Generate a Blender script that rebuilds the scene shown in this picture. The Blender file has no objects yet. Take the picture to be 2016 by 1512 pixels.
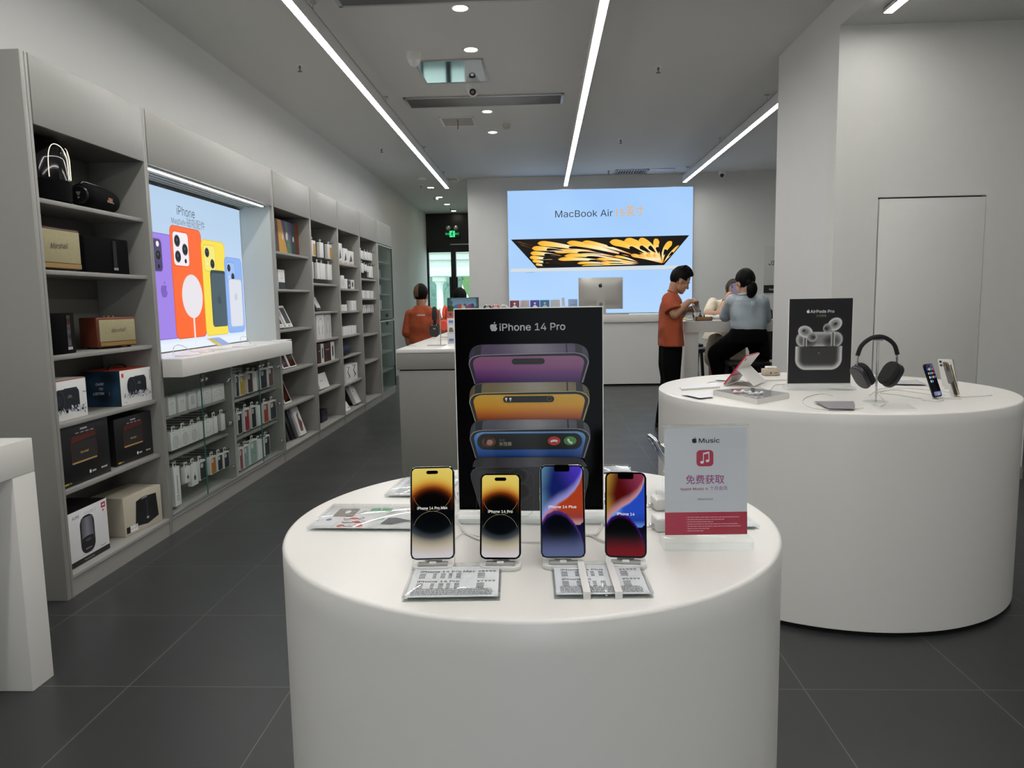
import bpy, bmesh, math, random
from math import sin, cos, pi, radians, atan2, hypot
from mathutils import Matrix, Vector, Euler
from mathutils import geometry as mgeo
random.seed(7)
S = bpy.context.scene
COL = S.collection

# ---------------------------------------------------------------- camera
FPX, CAMH = 1444.0, 1.36
YAW, PITCH, ROLL = radians(-2.423), radians(6.542), radians(1.02)
_fw = Vector((sin(YAW)*cos(PITCH), cos(YAW)*cos(PITCH), -sin(PITCH)))
_r = Vector((cos(YAW), -sin(YAW), 0)); _d = _fw.cross(_r)
RT = cos(ROLL)*_r + sin(ROLL)*_d; DN = -sin(ROLL)*_r + cos(ROLL)*_d
cam_data = bpy.data.cameras.new('camera'); cam = bpy.data.objects.new('camera', cam_data); COL.objects.link(cam)
cam_data.sensor_width = 36.0; cam_data.lens = 36.0*FPX/2016.0; cam_data.clip_start = 0.05; cam_data.clip_end = 200
cam.matrix_world = Matrix(((RT.x, -DN.x, -_fw.x, 0), (RT.y, -DN.y, -_fw.y, 0), (RT.z, -DN.z, -_fw.z, CAMH), (0, 0, 0, 1)))
S.camera = cam

# ---------------------------------------------------------------- world, daylight, exposure
S.view_settings.view_transform = 'Standard'; S.view_settings.look = 'None'
S.view_settings.gamma = 1.0; S.view_settings.use_curve_mapping = False
S.view_settings.exposure = 0.0
W = bpy.data.worlds.new('world'); S.world = W; W.use_nodes = True
_bg = W.node_tree.nodes['Background']; _bg.inputs[0].default_value = (0.84, 0.94, 1.0, 1); _bg.inputs[1].default_value = 3.0
sun_d = bpy.data.lights.new('sun', 'SUN'); sun_d.energy = 4.0; sun_d.angle = .02; sun_d.color = (1, .97, .9)
sun = bpy.data.objects.new('sun', sun_d); COL.objects.link(sun); sun.rotation_euler = Vector((-.55, .35, -.76)).to_track_quat('-Z', 'Y').to_euler()
S.cycles.max_bounces = 10; S.cycles.diffuse_bounces = 5; S.cycles.transparent_max_bounces = 24
S.cycles.use_denoising = True
S.cycles.sample_clamp_indirect = 6.0

# ---------------------------------------------------------------- points in the place
def ray(x, y):
    return RT*((x-1008)/FPX) + DN*((y-756)/FPX) + _fw
def onz(x, y, z):
    d = ray(x, y); return Vector((0, 0, CAMH)) + d*((z-CAMH)/d.z)
def onx(x, y, X):
    d = ray(x, y); return Vector((0, 0, CAMH)) + d*(X/d.x)
def ony(x, y, Y):
    d = ray(x, y); return Vector((0, 0, CAMH)) + d*(Y/d.y)

# ---------------------------------------------------------------- materials
def lin(h):
    if isinstance(h, (tuple, list)): return tuple(h[:3])
    h = h.lstrip('#'); v = [int(h[i:i+2], 16)/255 for i in (0, 2, 4)]
    return tuple(c/12.92 if c <= .04045 else ((c+.055)/1.055)**2.4 for c in v)
MATS = {}
def mat(name, col='#808080', rough=.5, metal=0., emit=0., noise=0., nscale=40, bump=0., spec=.5, coat=0., trans=0., bdist=.002, detail=4.):
    if name in MATS: return MATS[name]
    m = bpy.data.materials.new(name); m.use_nodes = True; nt = m.node_tree; p = nt.nodes['Principled BSDF']
    c = lin(col)
    p.inputs['Base Color'].default_value = (*c, 1); p.inputs['Roughness'].default_value = rough
    p.inputs['Metallic'].default_value = metal; p.inputs['Specular IOR Level'].default_value = spec
    p.inputs['Coat Weight'].default_value = coat; p.inputs['Transmission Weight'].default_value = trans
    if emit:
        p.inputs['Emission Color'].default_value = (*c, 1); p.inputs['Emission Strength'].default_value = emit
    if noise or bump:
        t = nt.nodes.new('ShaderNodeTexCoord'); n = nt.nodes.new('ShaderNodeTexNoise'); n.inputs['Scale'].default_value = nscale
        n.inputs['Detail'].default_value = detail
        nt.links.new(t.outputs['Object'], n.inputs['Vector'])
        if noise:
            r = nt.nodes.new('ShaderNodeMapRange'); r.inputs['To Min'].default_value = 1-noise; r.inputs['To Max'].default_value = 1+noise
            nt.links.new(n.outputs['Fac'], r.inputs['Value'])
            v = nt.nodes.new('ShaderNodeVectorMath'); v.operation = 'SCALE'; v.inputs[0].default_value = c
            nt.links.new(r.outputs[0], v.inputs['Scale']); nt.links.new(v.outputs[0], p.inputs['Base Color'])
        if bump:
            b = nt.nodes.new('ShaderNodeBump'); b.inputs['Strength'].default_value = bump; b.inputs['Distance'].default_value = bdist
            nt.links.new(n.outputs['Fac'], b.inputs['Height']); nt.links.new(b.outputs[0], p.inputs['Normal'])
    MATS[name] = m; return m
def painted(name, emit=0., rough=.4, coat=0., spec=.4):       # colour comes from the mesh's own print
    if name in MATS: return MATS[name]
    m = bpy.data.materials.new(name); m.use_nodes = True; nt = m.node_tree; p = nt.nodes['Principled BSDF']
    a = nt.nodes.new('ShaderNodeAttribute'); a.attribute_name = 'col'
    p.inputs['Roughness'].default_value = rough; p.inputs['Coat Weight'].default_value = coat; p.inputs['Specular IOR Level'].default_value = spec
    if emit:
        p.inputs['Base Color'].default_value = (.002, .002, .002, 1)
        nt.links.new(a.outputs['Color'], p.inputs['Emission Color']); p.inputs['Emission Strength'].default_value = emit
    else: nt.links.new(a.outputs['Color'], p.inputs['Base Color'])
    MATS[name] = m; return m
def glassy(name, tint='#ffffff', ior=1.45, base=0.02, rough=0.0, gain=1.0):
    if name in MATS: return MATS[name]
    m = bpy.data.materials.new(name); m.use_nodes = True; nt = m.node_tree; nt.nodes.remove(nt.nodes['Principled BSDF'])
    o = nt.nodes['Material Output']; t = nt.nodes.new('ShaderNodeBsdfTransparent'); g = nt.nodes.new('ShaderNodeBsdfGlossy')
    t.inputs[0].default_value = (*lin(tint), 1); g.inputs['Roughness'].default_value = rough
    f = nt.nodes.new('ShaderNodeLayerWeight'); f.inputs['Blend'].default_value = .5
    e = nt.nodes.new('ShaderNodeMath'); e.operation = 'POWER'; e.inputs[1].default_value = 5.0; nt.links.new(f.outputs['Facing'], e.inputs[0])
    q = nt.nodes.new('ShaderNodeMath'); q.operation = 'MULTIPLY_ADD'; q.inputs[1].default_value = gain*.9; q.inputs[2].default_value = base; q.use_clamp = True
    x = nt.nodes.new('ShaderNodeMixShader')
    nt.links.new(e.outputs[0], q.inputs[0]); nt.links.new(q.outputs[0], x.inputs[0]); nt.links.new(t.outputs[0], x.inputs[1])
    nt.links.new(g.outputs[0], x.inputs[2]); nt.links.new(x.outputs[0], o.inputs[0])
    MATS[name] = m; return m
def glow(name, col, strength):
    if name in MATS: return MATS[name]
    m = bpy.data.materials.new(name); m.use_nodes = True; nt = m.node_tree; p = nt.nodes['Principled BSDF']
    p.inputs['Base Color'].default_value = (.003, .003, .003, 1); p.inputs['Roughness'].default_value = .3; p.inputs['Specular IOR Level'].default_value = .15
    p.inputs['Emission Color'].default_value = (*lin(col), 1); p.inputs['Emission Strength'].default_value = strength
    MATS[name] = m; return m

# ---------------------------------------------------------------- mesh builder
_TXT = {}
try:                                                  # the sans-serif that ships with Blender itself
    import os
    _F = bpy.data.fonts.load(os.path.join(bpy.utils.system_resource('DATAFILES', path='fonts'), 'Inter.woff2'))
except Exception: _F = None
def _contours(c):
    o = bpy.data.objects.new('t', c); COL.objects.link(o); dg = bpy.context.evaluated_depsgraph_get(); dg.update()
    cu = o.to_curve(dg); out = []
    for sp in cu.splines:
        P = []
        if sp.type == 'BEZIER':
            bp = sp.bezier_points; n = len(bp)
            for i in range(n):
                a, b = bp[i], bp[(i+1) % n]
                flat = (a.handle_right-a.co).length < 1e-6 and (b.handle_left-b.co).length < 1e-6 or abs((b.co-a.co).cross(a.handle_right-a.co).z)+abs((b.co-a.co).cross(b.handle_left-a.co).z) < 1e-6
                if flat: P.append(a.co.xy.copy())
                else: P += [v.xy for v in mgeo.interpolate_bezier(a.co, a.handle_right, b.handle_left, b.co, 5)[:-1]]
        else: P = [p.co.xy.copy() for p in sp.points]
        Q = [P[0]]
        for p in P[1:]:
            if (p-Q[-1]).length > 1e-4: Q.append(p)
        if len(Q) > 2: out.append(Q)
    o.to_curve_clear(); bpy.data.objects.remove(o)
    return out
def _area(P): return sum(a.x*b.y-b.x*a.y for a, b in zip(P, P[1:]+P[:1]))/2
def text_geo(s, bold):
    k = (s, bold)
    if k not in _TXT:
        c = bpy.data.curves.new('t', 'FONT'); c.body = s
        if _F and all(ord(ch) < 256 for ch in s): c.font = _F
        C = _contours(c); bpy.data.curves.remove(c)
        big = max(C, key=lambda P: abs(_area(P))); sg = 1 if _area(big) > 0 else -1
        if bold:
            D = []
            for P in C:
                n = len(P); Q = []
                for i in range(n):
                    a, b, d = P[i-1], P[i], P[(i+1) % n]; e = (b-a).normalized(); f = (d-b).normalized(); m_ = Vector((e.y+f.y, -e.x-f.x))
                    m_ = m_.normalized() if m_.length > 1e-5 else Vector((e.y, -e.x)); Q.append(b+m_*bold*sg)
                D.append(Q)
            C = D
        V, ed = [], []
        for P in C: b0 = len(V); V += P; ed += [(b0+i, b0+(i+1) % len(P)) for i in range(len(P))]
        rv, _, rf, _, _, _ = mgeo.delaunay_2d_cdt(V, ed, [], 0, 1e-5, True)
        bbs = [(min(p.x for p in P), max(p.x for p in P), P) for P in C]
        def wind(p):
            w = 0
            for xa, xb, P in bbs:
                if p.x > xb: continue
                for a, b in zip(P, P[1:]+P[:1]):
                    if (a.y > p.y) != (b.y > p.y) and p.x < (b.x-a.x)*(p.y-a.y)/(b.y-a.y)+a.x: w += 1 if b.y > a.y else -1
            return w
        vs = [(v.x, v.y) for v in rv]; fs = []
        for t in rf:
            c_ = (rv[t[0]]+rv[t[1]]+rv[t[2]])/3
            if wind(c_) == 0: continue
            a, b, d = (vs[i] for i in t); fs.append(tuple(t) if (b[0]-a[0])*(d[1]-a[1])-(d[0]-a[0])*(b[1]-a[1]) > 0 else tuple(t)[::-1])
        x0 = min(v[0] for v in vs); x1 = max(v[0] for v in vs)
        _TXT[k] = ([(v[0]-x0, v[1]) for v in vs], fs, x1-x0)
    return _TXT[k]
EPS = .0004
def rrect(w, h, r, n=5, cx=0, cy=0):
    r = min(r, w/2-1e-6, h/2-1e-6); out = []
    for (sx, sy, a0) in ((1, 1, 0), (-1, 1, 90), (-1, -1, 180), (1, -1, 270)):
        for i in range(n+1):
            a = radians(a0+90*i/n); out.append((cx+sx*(w/2-r)+r*cos(a), cy+sy*(h/2-r)+r*sin(a)))
    return out
def ellp(cx, cy, rx, ry, n=28, a0=0., a1=360., rot=0.):
    full = abs(a1-a0) >= 360; k = n if full else n+1; out = []
    for i in range(k):
        a = radians(a0+(a1-a0)*i/n); x, y = rx*cos(a), ry*sin(a); q = radians(rot)
        out.append((cx+x*cos(q)-y*sin(q), cy+x*sin(q)+y*cos(q)))
    return out
APPLE = [(.5,.80),(.6,.835),(.7,.855),(.8,.83),(.89,.76),(.83,.68),(.80,.58),(.82,.47),(.88,.40),(.94,.36),(.90,.25),(.83,.13),(.74,.03),(.65,0),(.57,.03),(.5,.045),(.43,.03),(.35,0),(.26,.03),(.15,.17),(.08,.33),(.05,.5),(.08,.66),(.16,.78),(.27,.84),(.38,.84),(.46,.80)]
LEAF = [(.5,.88),(.51,.98),(.58,1.08),(.68,1.13),(.68,1.04),(.62,.94),(.55,.89)]
class B:
    def __init__(s, M=None):
        s.bm = bmesh.new(); s.mats = []; s.M = M or Matrix(); s.cl = None
    def mi(s, m):
        if m not in s.mats: s.mats.append(m)
        return s.mats.index(m)
    def add(s, vs, fs, m, smooth=False, cols=None):
        i = s.mi(m); bv = [s.bm.verts.new(s.M @ Vector(v)) for v in vs]
        if cols and s.cl is None: s.cl = s.bm.loops.layers.float_color.new('col')
        out = []
        for f in fs:
            try: F = s.bm.faces.new([bv[k] for k in f])
            except ValueError: continue
            F.material_index = i; F.smooth = smooth; out.append(F)
            if cols:
                for l, k in zip(F.loops, f): l[s.cl] = (*cols[k], 1)
        return bv, out
    def box(s, c, d, m, bev=0., seg=2, rot=None):
        t = bmesh.new(); bmesh.ops.create_cube(t, size=1)
        for v in t.verts: v.co = Vector((v.co.x*d[0], v.co.y*d[1], v.co.z*d[2]))
        if bev: bmesh.ops.bevel(t, geom=t.edges[:], offset=min(bev, min(d)*.49), segments=seg, profile=.5, affect='EDGES')
        R = Matrix.Translation(Vector(c)) @ (rot.to_4x4() if rot is not None else Matrix())
        t.verts.index_update(); t.normal_update()
        _, F = s.add([R @ v.co for v in t.verts], [[v.index for v in f.verts] for f in t.faces], m)
        if bev:
            for f, g in zip(F, t.faces): f.smooth = max(abs(c) for c in g.normal) < .999
        t.free(); return s
    def bx(s, x0, x1, y0, y1, z0, z1, m, bev=0., seg=2):
        return s.box(((x0+x1)/2, (y0+y1)/2, (z0+z1)/2), (abs(x1-x0), abs(y1-y0), abs(z1-z0)), m, bev, seg)
    def prism(s, pts, a0, a1, m, axis='z', bev=0., smooth=False, m2=None):
        # outline extruded along an axis: z -> (x,y), y -> (x,z), x -> (y,z)
        put = {'z': lambda p, a: (p[0], p[1], a), 'y': lambda p, a: (p[0], a, p[1]), 'x': lambda p, a: (a, p[0], p[1])}[axis]
        n = len(pts)
        if bev:
            cx = sum(p[0] for p in pts)/n; cy = sum(p[1] for p in pts)/n
            def ins(k):
                w = max(p[0] for p in pts)-min(p[0] for p in pts); h = max(p[1] for p in pts)-min(p[1] for p in pts)
                mx = (max(p[0] for p in pts)+min(p[0] for p in pts))/2; my = (max(p[1] for p in pts)+min(p[1] for p in pts))/2
                return [(mx+(p[0]-mx)*(1-2*k/w), my+(p[1]-my)*(1-2*k/h)) for p in pts]
            q = [(ins(bev), a0), (ins(bev*.3), a0+(bev*.3 if a1 > a0 else -bev*.3)), (pts, a0+(bev if a1 > a0 else -bev)), (pts, a1-(bev if a1 > a0 else -bev)), (ins(bev*.3), a1-(bev*.3 if a1 > a0 else -bev*.3)), (ins(bev), a1)]
        else: q = [(pts, a0), (pts, a1)]
        vs = [put(p, a) for ps, a in q for p in ps]; L = len(q)
        fs = [(j*n+i, j*n+(i+1) % n, (j+1)*n+(i+1) % n, (j+1)*n+i) for j in range(L-1) for i in range(n)]
        s.add(vs, fs, m, smooth or bool(bev)); 
        mm = m2 or m
        s.add([put(p, q[0][1]) for p in q[0][0]], [tuple(range(n))[::-1]], mm); s.add([put(p, q[-1][1]) for p in q[-1][0]], [tuple(range(n))], mm)
        return s
    def cyl(s, p0, p1, r0, m, r1=None, n=20, caps=True, smooth=True):
        r1 = r0 if r1 is None else r1; p0 = Vector(p0); p1 = Vector(p1); d = (p1-p0).normalized()
        u = d.orthogonal().normalized(); v = d.cross(u)
        A = [p0+(u*cos(2*pi*i/n)+v*sin(2*pi*i/n))*r0 for i in range(n)]; C = [p1+(u*cos(2*pi*i/n)+v*sin(2*pi*i/n))*r1 for i in range(n)]
        s.add(A+C, [(i, (i+1) % n, n+(i+1) % n, n+i) for i in range(n)], m, smooth)
        if caps: s.add(A, [tuple(range(n))[::-1]], m); s.add(C, [tuple(range(n))], m)
        return s
    def tube(s, pts, r, m, n=8, closed=False, sub=0):
        P = [Vector(p) for p in pts]
        if sub:
            Q = []; N = len(P); last = N if closed else N-1
            for i in range(last):
                a = P[(i-1) % N] if (closed or i > 0) else P[0]; b = P[i]; c = P[(i+1) % N]; e = P[(i+2) % N] if (closed or i+2 < N) else P[-1]
                for k in range(sub):
                    t = k/sub; Q.append(.5*((2*b)+(c-a)*t+(2*a-5*b+4*c-e)*t*t+(3*b-a-3*c+e)*t**3))
            if not closed: Q.append(P[-1])
            P = Q
        N = len(P); rs = r if isinstance(r, (list, tuple)) else None
        rings = []; u = None
        for i in range(N):
            if closed: d = P[(i+1) % N]-P[i-1]
            else: d = P[min(i+1, N-1)]-P[max(i-1, 0)]
            if d.length < 1e-9: d = Vector((0, 0, 1))
            d.normalize()
            u = d.orthogonal().normalized() if u is None else (u-d*u.dot(d)).normalized()
            v = d.cross(u); rr = (rs[min(len(rs)-1, int(i*len(rs)/N))] if rs else r)
            rings.append([P[i]+(u*cos(2*pi*k/n)+v*sin(2*pi*k/n))*rr for k in range(n)])
        vs = [p for q in rings for p in q]; L = N if closed else N-1
        s.add(vs, [(j*n+k, j*n+(k+1) % n, ((j+1) % N)*n+(k+1) % n, ((j+1) % N)*n+k) for j in range(L) for k in range(n)], m, True)
        if not closed: s.add(rings[0], [tuple(range(n))[::-1]], m); s.add(rings[-1], [tuple(range(n))], m)
        return s
    def lathe(s, prof, m, n=32, c=(0, 0, 0)):
        vs = []; 
        for r, z in prof: vs += [(c[0]+r*cos(2*pi*i/n), c[1]+r*sin(2*pi*i/n), c[2]+z) for i in range(n)]
        s.add(vs, [(j*n+i, j*n+(i+1) % n, (j+1)*n+(i+1) % n, (j+1)*n+i) for j in range(len(prof)-1) for i in range(n)], m, True)
        if prof[0][0] > 1e-5: s.add(vs[:n], [tuple(range(n))[::-1]], m)
        if prof[-1][0] > 1e-5: s.add(vs[-n:], [tuple(range(n))], m)
        return s
    def loft(s, rings, m, caps=True):                 # rings: lists of equal length of 3-D points
        n = len(rings[0]); vs = [p for r in rings for p in r]
        s.add(vs, [(j*n+i, j*n+(i+1) % n, (j+1)*n+(i+1) % n, (j+1)*n+i) for j in range(len(rings)-1) for i in range(n)], m, True)
        if caps: s.add(rings[0], [tuple(range(n))[::-1]], m, True); s.add(rings[-1], [tuple(range(n))], m, True)
        return s
    def ell(s, c, r, m, rot=None, n=20, k=12):
        c = Vector(c); R = rot if rot is not None else Matrix.Identity(3); vs = []
        r = (r, r, r) if isinstance(r, (int, float)) else r
        for j in range(1, k):
            t = pi*j/k
            for i in range(n):
                p = 2*pi*i/n; vs.append(c+R @ Vector((r[0]*sin(t)*cos(p), r[1]*sin(t)*sin(p), r[2]*cos(t))))
        top = len(vs); vs += [c+R @ Vector((0, 0, r[2])), c+R @ Vector((0, 0, -r[2]))]
        fs = [(j*n+i, (j+1)*n+i, (j+1)*n+(i+1) % n, j*n+(i+1) % n) for j in range(k-2) for i in range(n)]
        fs += [(top, i, (i+1) % n) for i in range(n)]+[(top+1, (k-2)*n+(i+1) % n, (k-2)*n+i) for i in range(n)]
        s.add(vs, fs, m, True); return s
    # flat print on the face that looks towards -y; L is the ink layer
    def poly(s, pts, m, L=1, y=0., cols=None):
        s.add([(p[0], y-L*EPS, p[1]) for p in pts], [tuple(range(len(pts)))], m, cols=cols); return s
    def rect(s, x0, x1, z0, z1, m, L=1, y=0., cols=None):
        return s.poly([(x0, z0), (x1, z0), (x1, z1), (x0, z1)], m, L, y, cols)
    def line(s, pts, w, m, L=1, y=0.):
        for a, b in zip(pts, pts[1:]):
            dx, dz = b[0]-a[0], b[1]-a[1]; l = hypot(dx, dz) or 1; nx, nz = -dz/l*w/2, dx/l*w/2
            s.poly([(a[0]+nx, a[1]+nz), (a[0]-nx, a[1]-nz), (b[0]-nx, b[1]-nz), (b[0]+nx, b[1]+nz)], m, L, y)
        return s
    def pic(s, x0, x1, z0, z1, nx, nz, fn, m, L=1, y=0., inside=None):      # fn(u,v) -> colour, u,v in 0..1
        vs = []; cs = []
        for j in range(nz+1):
            for i in range(nx+1):
                u, v = i/nx, j/nz; vs.append((x0+(x1-x0)*u, y-L*EPS, z0+(z1-z0)*v)); cs.append(lin(fn(u, v)))
        fs = [(j*(nx+1)+i, j*(nx+1)+i+1, (j+1)*(nx+1)+i+1, (j+1)*(nx+1)+i) for j in range(nz) for i in range(nx) if inside is None or inside((i+.5)/nx, (j+.5)/nz)]
        s.add(vs, fs, m, cols=cs); return s
    def text(s, t, x, z, h, m, L=2, y=0., align='C', bold=0., shear=0., width=None, rise=0.):
        vs, fs, w = text_geo(t, bold); k = h/.70; kx = width/w if width else k
        ox = x-(w*kx/2 if align == 'C' else (w*kx if align == 'R' else 0))
        s.add([(ox+v[0]*kx+v[1]*k*shear, y-L*EPS, z+v[1]*k+(v[0]*kx)*rise) for v in vs], fs, m); return s
    def apple(s, x, z, h, m, L=2, y=0.):
        for P in (APPLE, LEAF): s.poly([(x+(p[0]-.5)*h/1.13, z+p[1]*h/1.13) for p in P], m, L, y)
        return s
    def build(s, name, parent=None, loc=None, rz=0., rx=0., remesh=0., smooth=0, sub=0):
        me = bpy.data.meshes.new(name); 
        if not s.cl and not remesh: pass
        s.bm.normal_update(); s.bm.to_mesh(me); s.bm.free()
        if not remesh: me.set_sharp_from_angle(angle=radians(38))
        for m in s.mats: me.materials.append(m)
        o = bpy.data.objects.new(name, me); COL.objects.link(o)
        if remesh or sub:
            if remesh:
                q = o.modifiers.new('r', 'REMESH'); q.mode = 'VOXEL'; q.voxel_size = remesh; q.use_smooth_shade = True
            if smooth:
                q = o.modifiers.new('s', 'SMOOTH'); q.iterations = smooth; q.factor = .5
            dg = bpy.context.evaluated_depsgraph_get(); dg.update()
            nm = bpy.data.meshes.new_from_object(o.evaluated_get(dg)); o.modifiers.clear(); o.data = nm; bpy.data.meshes.remove(me); nm.name = name
        if parent: o.parent = parent
        if loc is not None: o.location = loc
        o.rotation_euler = (rx, 0, rz)
        return o
def tag(o, label, cat, group=None, kind=None):
    o['label'] = label; o['category'] = cat
    if group: o['group'] = group
    if kind: o['kind'] = kind
    return o
def struct(o, label=None):
    o['kind'] = 'structure'
    if label: o['label'] = label
    return o
def thing(name, label, cat, loc=(0, 0, 0), rz=0., rx=0., group=None):
    o = bpy.data.objects.new(name, None); o.empty_display_size = .05; COL.objects.link(o)
    o.location = loc; o.rotation_euler = (rx, 0, rz); return tag(o, label, cat, group)
def kids(o): return [c for c in bpy.data.objects if c.parent == o]
def dup(o, label, loc=None, rz=None, group=None, rx=None):
    def cp(a, p):
        c = a.copy(); COL.objects.link(c); c.parent = p
        for k in kids(a): cp(k, c)
        return c
    n = cp(o, None); n['label'] = label
    if group: n['group'] = group
    if loc is not None: n.location = loc
    if rz is not None or rx is not None: n.rotation_euler = (rx or 0, 0, rz if rz is not None else n.rotation_euler.z)
    return n
R90 = pi/2
# ================================================================ materials used widely
CEIL = 3.40
m_wall = mat('wall_paint', '#dcdcda', .7, noise=.015, nscale=6, bump=.05)
m_wallR = mat('wall_paint_warm', '#dcdbd7', .75, noise=.02, nscale=8, bump=.08)
m_ceil = mat('ceiling_paint', '#d9d9d6', .85, noise=.01, nscale=3)
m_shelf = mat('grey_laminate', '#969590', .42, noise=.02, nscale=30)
m_shelfd = mat('grey_laminate_shaded', '#64635e', .5, noise=.02, nscale=30)  # darker copy of the shelf grey, with the bays' shade painted in
m_white = mat('white_solid_surface', '#e9e6e1', .32, noise=.006, nscale=12)
m_whitem = mat('white_plastic', '#eceae6', .35)
m_paper = mat('paper', '#e8e8ea', .55)
m_dark = mat('black_print', '#0a0a0b', .4)
m_black = mat('black_plastic', '#0b0b0d', .35)
m_blackm = mat('black_fabric', '#101012', .85, noise=.3, nscale=300, bump=.4)
m_alu = mat('aluminium', '#c2c2c0', .4, metal=.85)
m_chrome = mat('chrome', '#dcdcdc', .08, metal=1)
m_grey = mat('grey_ink', '#6b6b6e', .5)
m_lgrey = mat('light_grey_ink', '#b9b9bd', .5)
m_ink = mat('dark_ink', '#2a2a2c', .5)
m_inkw = mat('white_ink', '#e6e6e6', .5)
m_cable = mat('white_cable', '#dedcd6', .45)
m_paint = painted('print_colours', rough=.45)
m_gloss = painted('glossy_print', rough=.2, spec=.2)
m_screen = painted('screen_picture', emit=.92, rough=.05, spec=.03)
m_glass = glassy('cabinet_glass', '#fcfefd', 1.5, .02, 0, .45)
m_pane = glassy('clear_glass', '#eaf3f0', 1.5, .01)
m_acryl = glassy('acrylic', '#feffff', 1.5, .004, 0, .55)
m_acryle = glassy('acrylic_edge', '#fbfdfd', 1.5, .04, .05)
m_gap = mat('gap_shadow_black', '#141414', .9)

# floor: dark tiles with fine grout
mf = bpy.data.materials.new('floor_tiles'); mf.use_nodes = True; nt = mf.node_tree; p = nt.nodes['Principled BSDF']
tc = nt.nodes.new('ShaderNodeTexCoord'); br = nt.nodes.new('ShaderNodeTexBrick'); mp = nt.nodes.new('ShaderNodeMapping')
mp.inputs['Location'].default_value = (1.507+.6, -2.445, 0)
br.offset = 0; br.inputs['Scale'].default_value = 1; br.inputs['Brick Width'].default_value = .6; br.inputs['Row Height'].default_value = .6
br.inputs['Mortar Size'].default_value = .0022; br.inputs['Mortar Smooth'].default_value = .2
br.inputs['Color1'].default_value = (*lin('#333535'), 1); br.inputs['Color2'].default_value = (*lin('#313333'), 1); br.inputs['Mortar'].default_value = (*lin('#62635f'), 1)
nz = nt.nodes.new('ShaderNodeTexNoise'); nz.inputs['Scale'].default_value = 3; nz.inputs['Detail'].default_value = 6
rr = nt.nodes.new('ShaderNodeMapRange'); rr.inputs['To Min'].default_value = .30; rr.inputs['To Max'].default_value = .42
nt.links.new(tc.outputs['Object'], mp.inputs[0]); nt.links.new(mp.outputs[0], br.inputs['Vector']); nt.links.new(br.outputs['Color'], p.inputs['Base Color'])
nt.links.new(tc.outputs['Object'], nz.inputs['Vector']); nt.links.new(nz.outputs['Fac'], rr.inputs['Value']); nt.links.new(rr.outputs[0], p.inputs['Roughness'])

# ================================================================ room shell
WL, BACK, COLX, DOORY, ENDY = -2.69, 12.62, 2.07, 5.37, 17.4
YF = -2.6                                             # front plane behind the camera, where the added blocking wall stands
struct(B().bx(-3.2, 6.0, YF, 17.9, -.12, 0, mf).build('floor'))
struct(B().bx(-3.2, 6.0, YF, 17.9, CEIL, CEIL+.15, m_ceil).build('ceiling'))
struct(B().bx(COLX, 6.0, YF, DOORY, 3.19, CEIL, m_ceil).build('ceiling_soffit'))
struct(B().bx(WL-.15, WL, YF, ENDY+.2, 0, CEIL, m_wall).build('wall_left'))
struct(B().bx(-1.228, 6.0, BACK, BACK+.2, 0, CEIL, m_wall).build('wall_back'))
struct(B().bx(-1.228, -1.05, BACK+.2, ENDY, 0, CEIL, m_wall).build('wall_corridor'))
struct(B().bx(COLX, COLX+.15, DOORY+.15, 6.69, 0, CEIL, m_wall).build('wall_column'))
dX0, dX1, dZ = 2.372, 3.112, 2.03
w = B(); w.bx(COLX, dX0, DOORY, DOORY+.15, 0, CEIL, m_wallR); w.bx(dX0, dX1, DOORY, DOORY+.15, dZ, 3.19, m_wallR)
w.bx(dX1, 3.47, DOORY, DOORY+.15, 0, 3.19, m_wallR); struct(w.build('wall_right'))
struct(B().bx(4.6, 4.75, 8.15, BACK, 0, CEIL, m_wall).build('wall_right_rear'))
w = B(); mfw = mat('light_block_grey', '#8a8a88', .7); w.bx(WL, -.4, YF-.15, YF, 0, CEIL, mfw); w.bx(.75, 6.0, YF-.15, YF, 0, CEIL, mfw); w.bx(-.4, .75, YF-.15, YF, 2.1, CEIL, mfw); struct(w.build('wall_front_light_block'))  # unseen wall added to limit daylight; its grey cuts the bounce
struct(B().bx(5.85, 6.0, YF, DOORY+2.6, 0, CEIL, m_wallR).build('wall_far_right'))
struct(B().bx(4.2, 6.0, 8.0, 8.15, 0, CEIL, m_wallR).build('wall_side_room'))
d = B(); d.bx(dX0+.008, dX1-.004, DOORY-.006, DOORY+.045, .01, dZ-.012, m_wallR, .002); d.bx(dX0-.002, dX1+.002, DOORY+.05, DOORY+.07, 0, dZ, m_gap)
struct(d.build('door_1'), 'flush white concealed door in the bright wall')
m_base = mat('grey_skirting', '#8c8b86', .4)
b = B(); b.bx(COLX+.15, dX0-.03, DOORY-.012, DOORY, 0, .09, m_base); b.bx(dX1+.02, 3.47, DOORY-.012, DOORY, 0, .09, m_base); struct(b.build('baseboard_right'))
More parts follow.
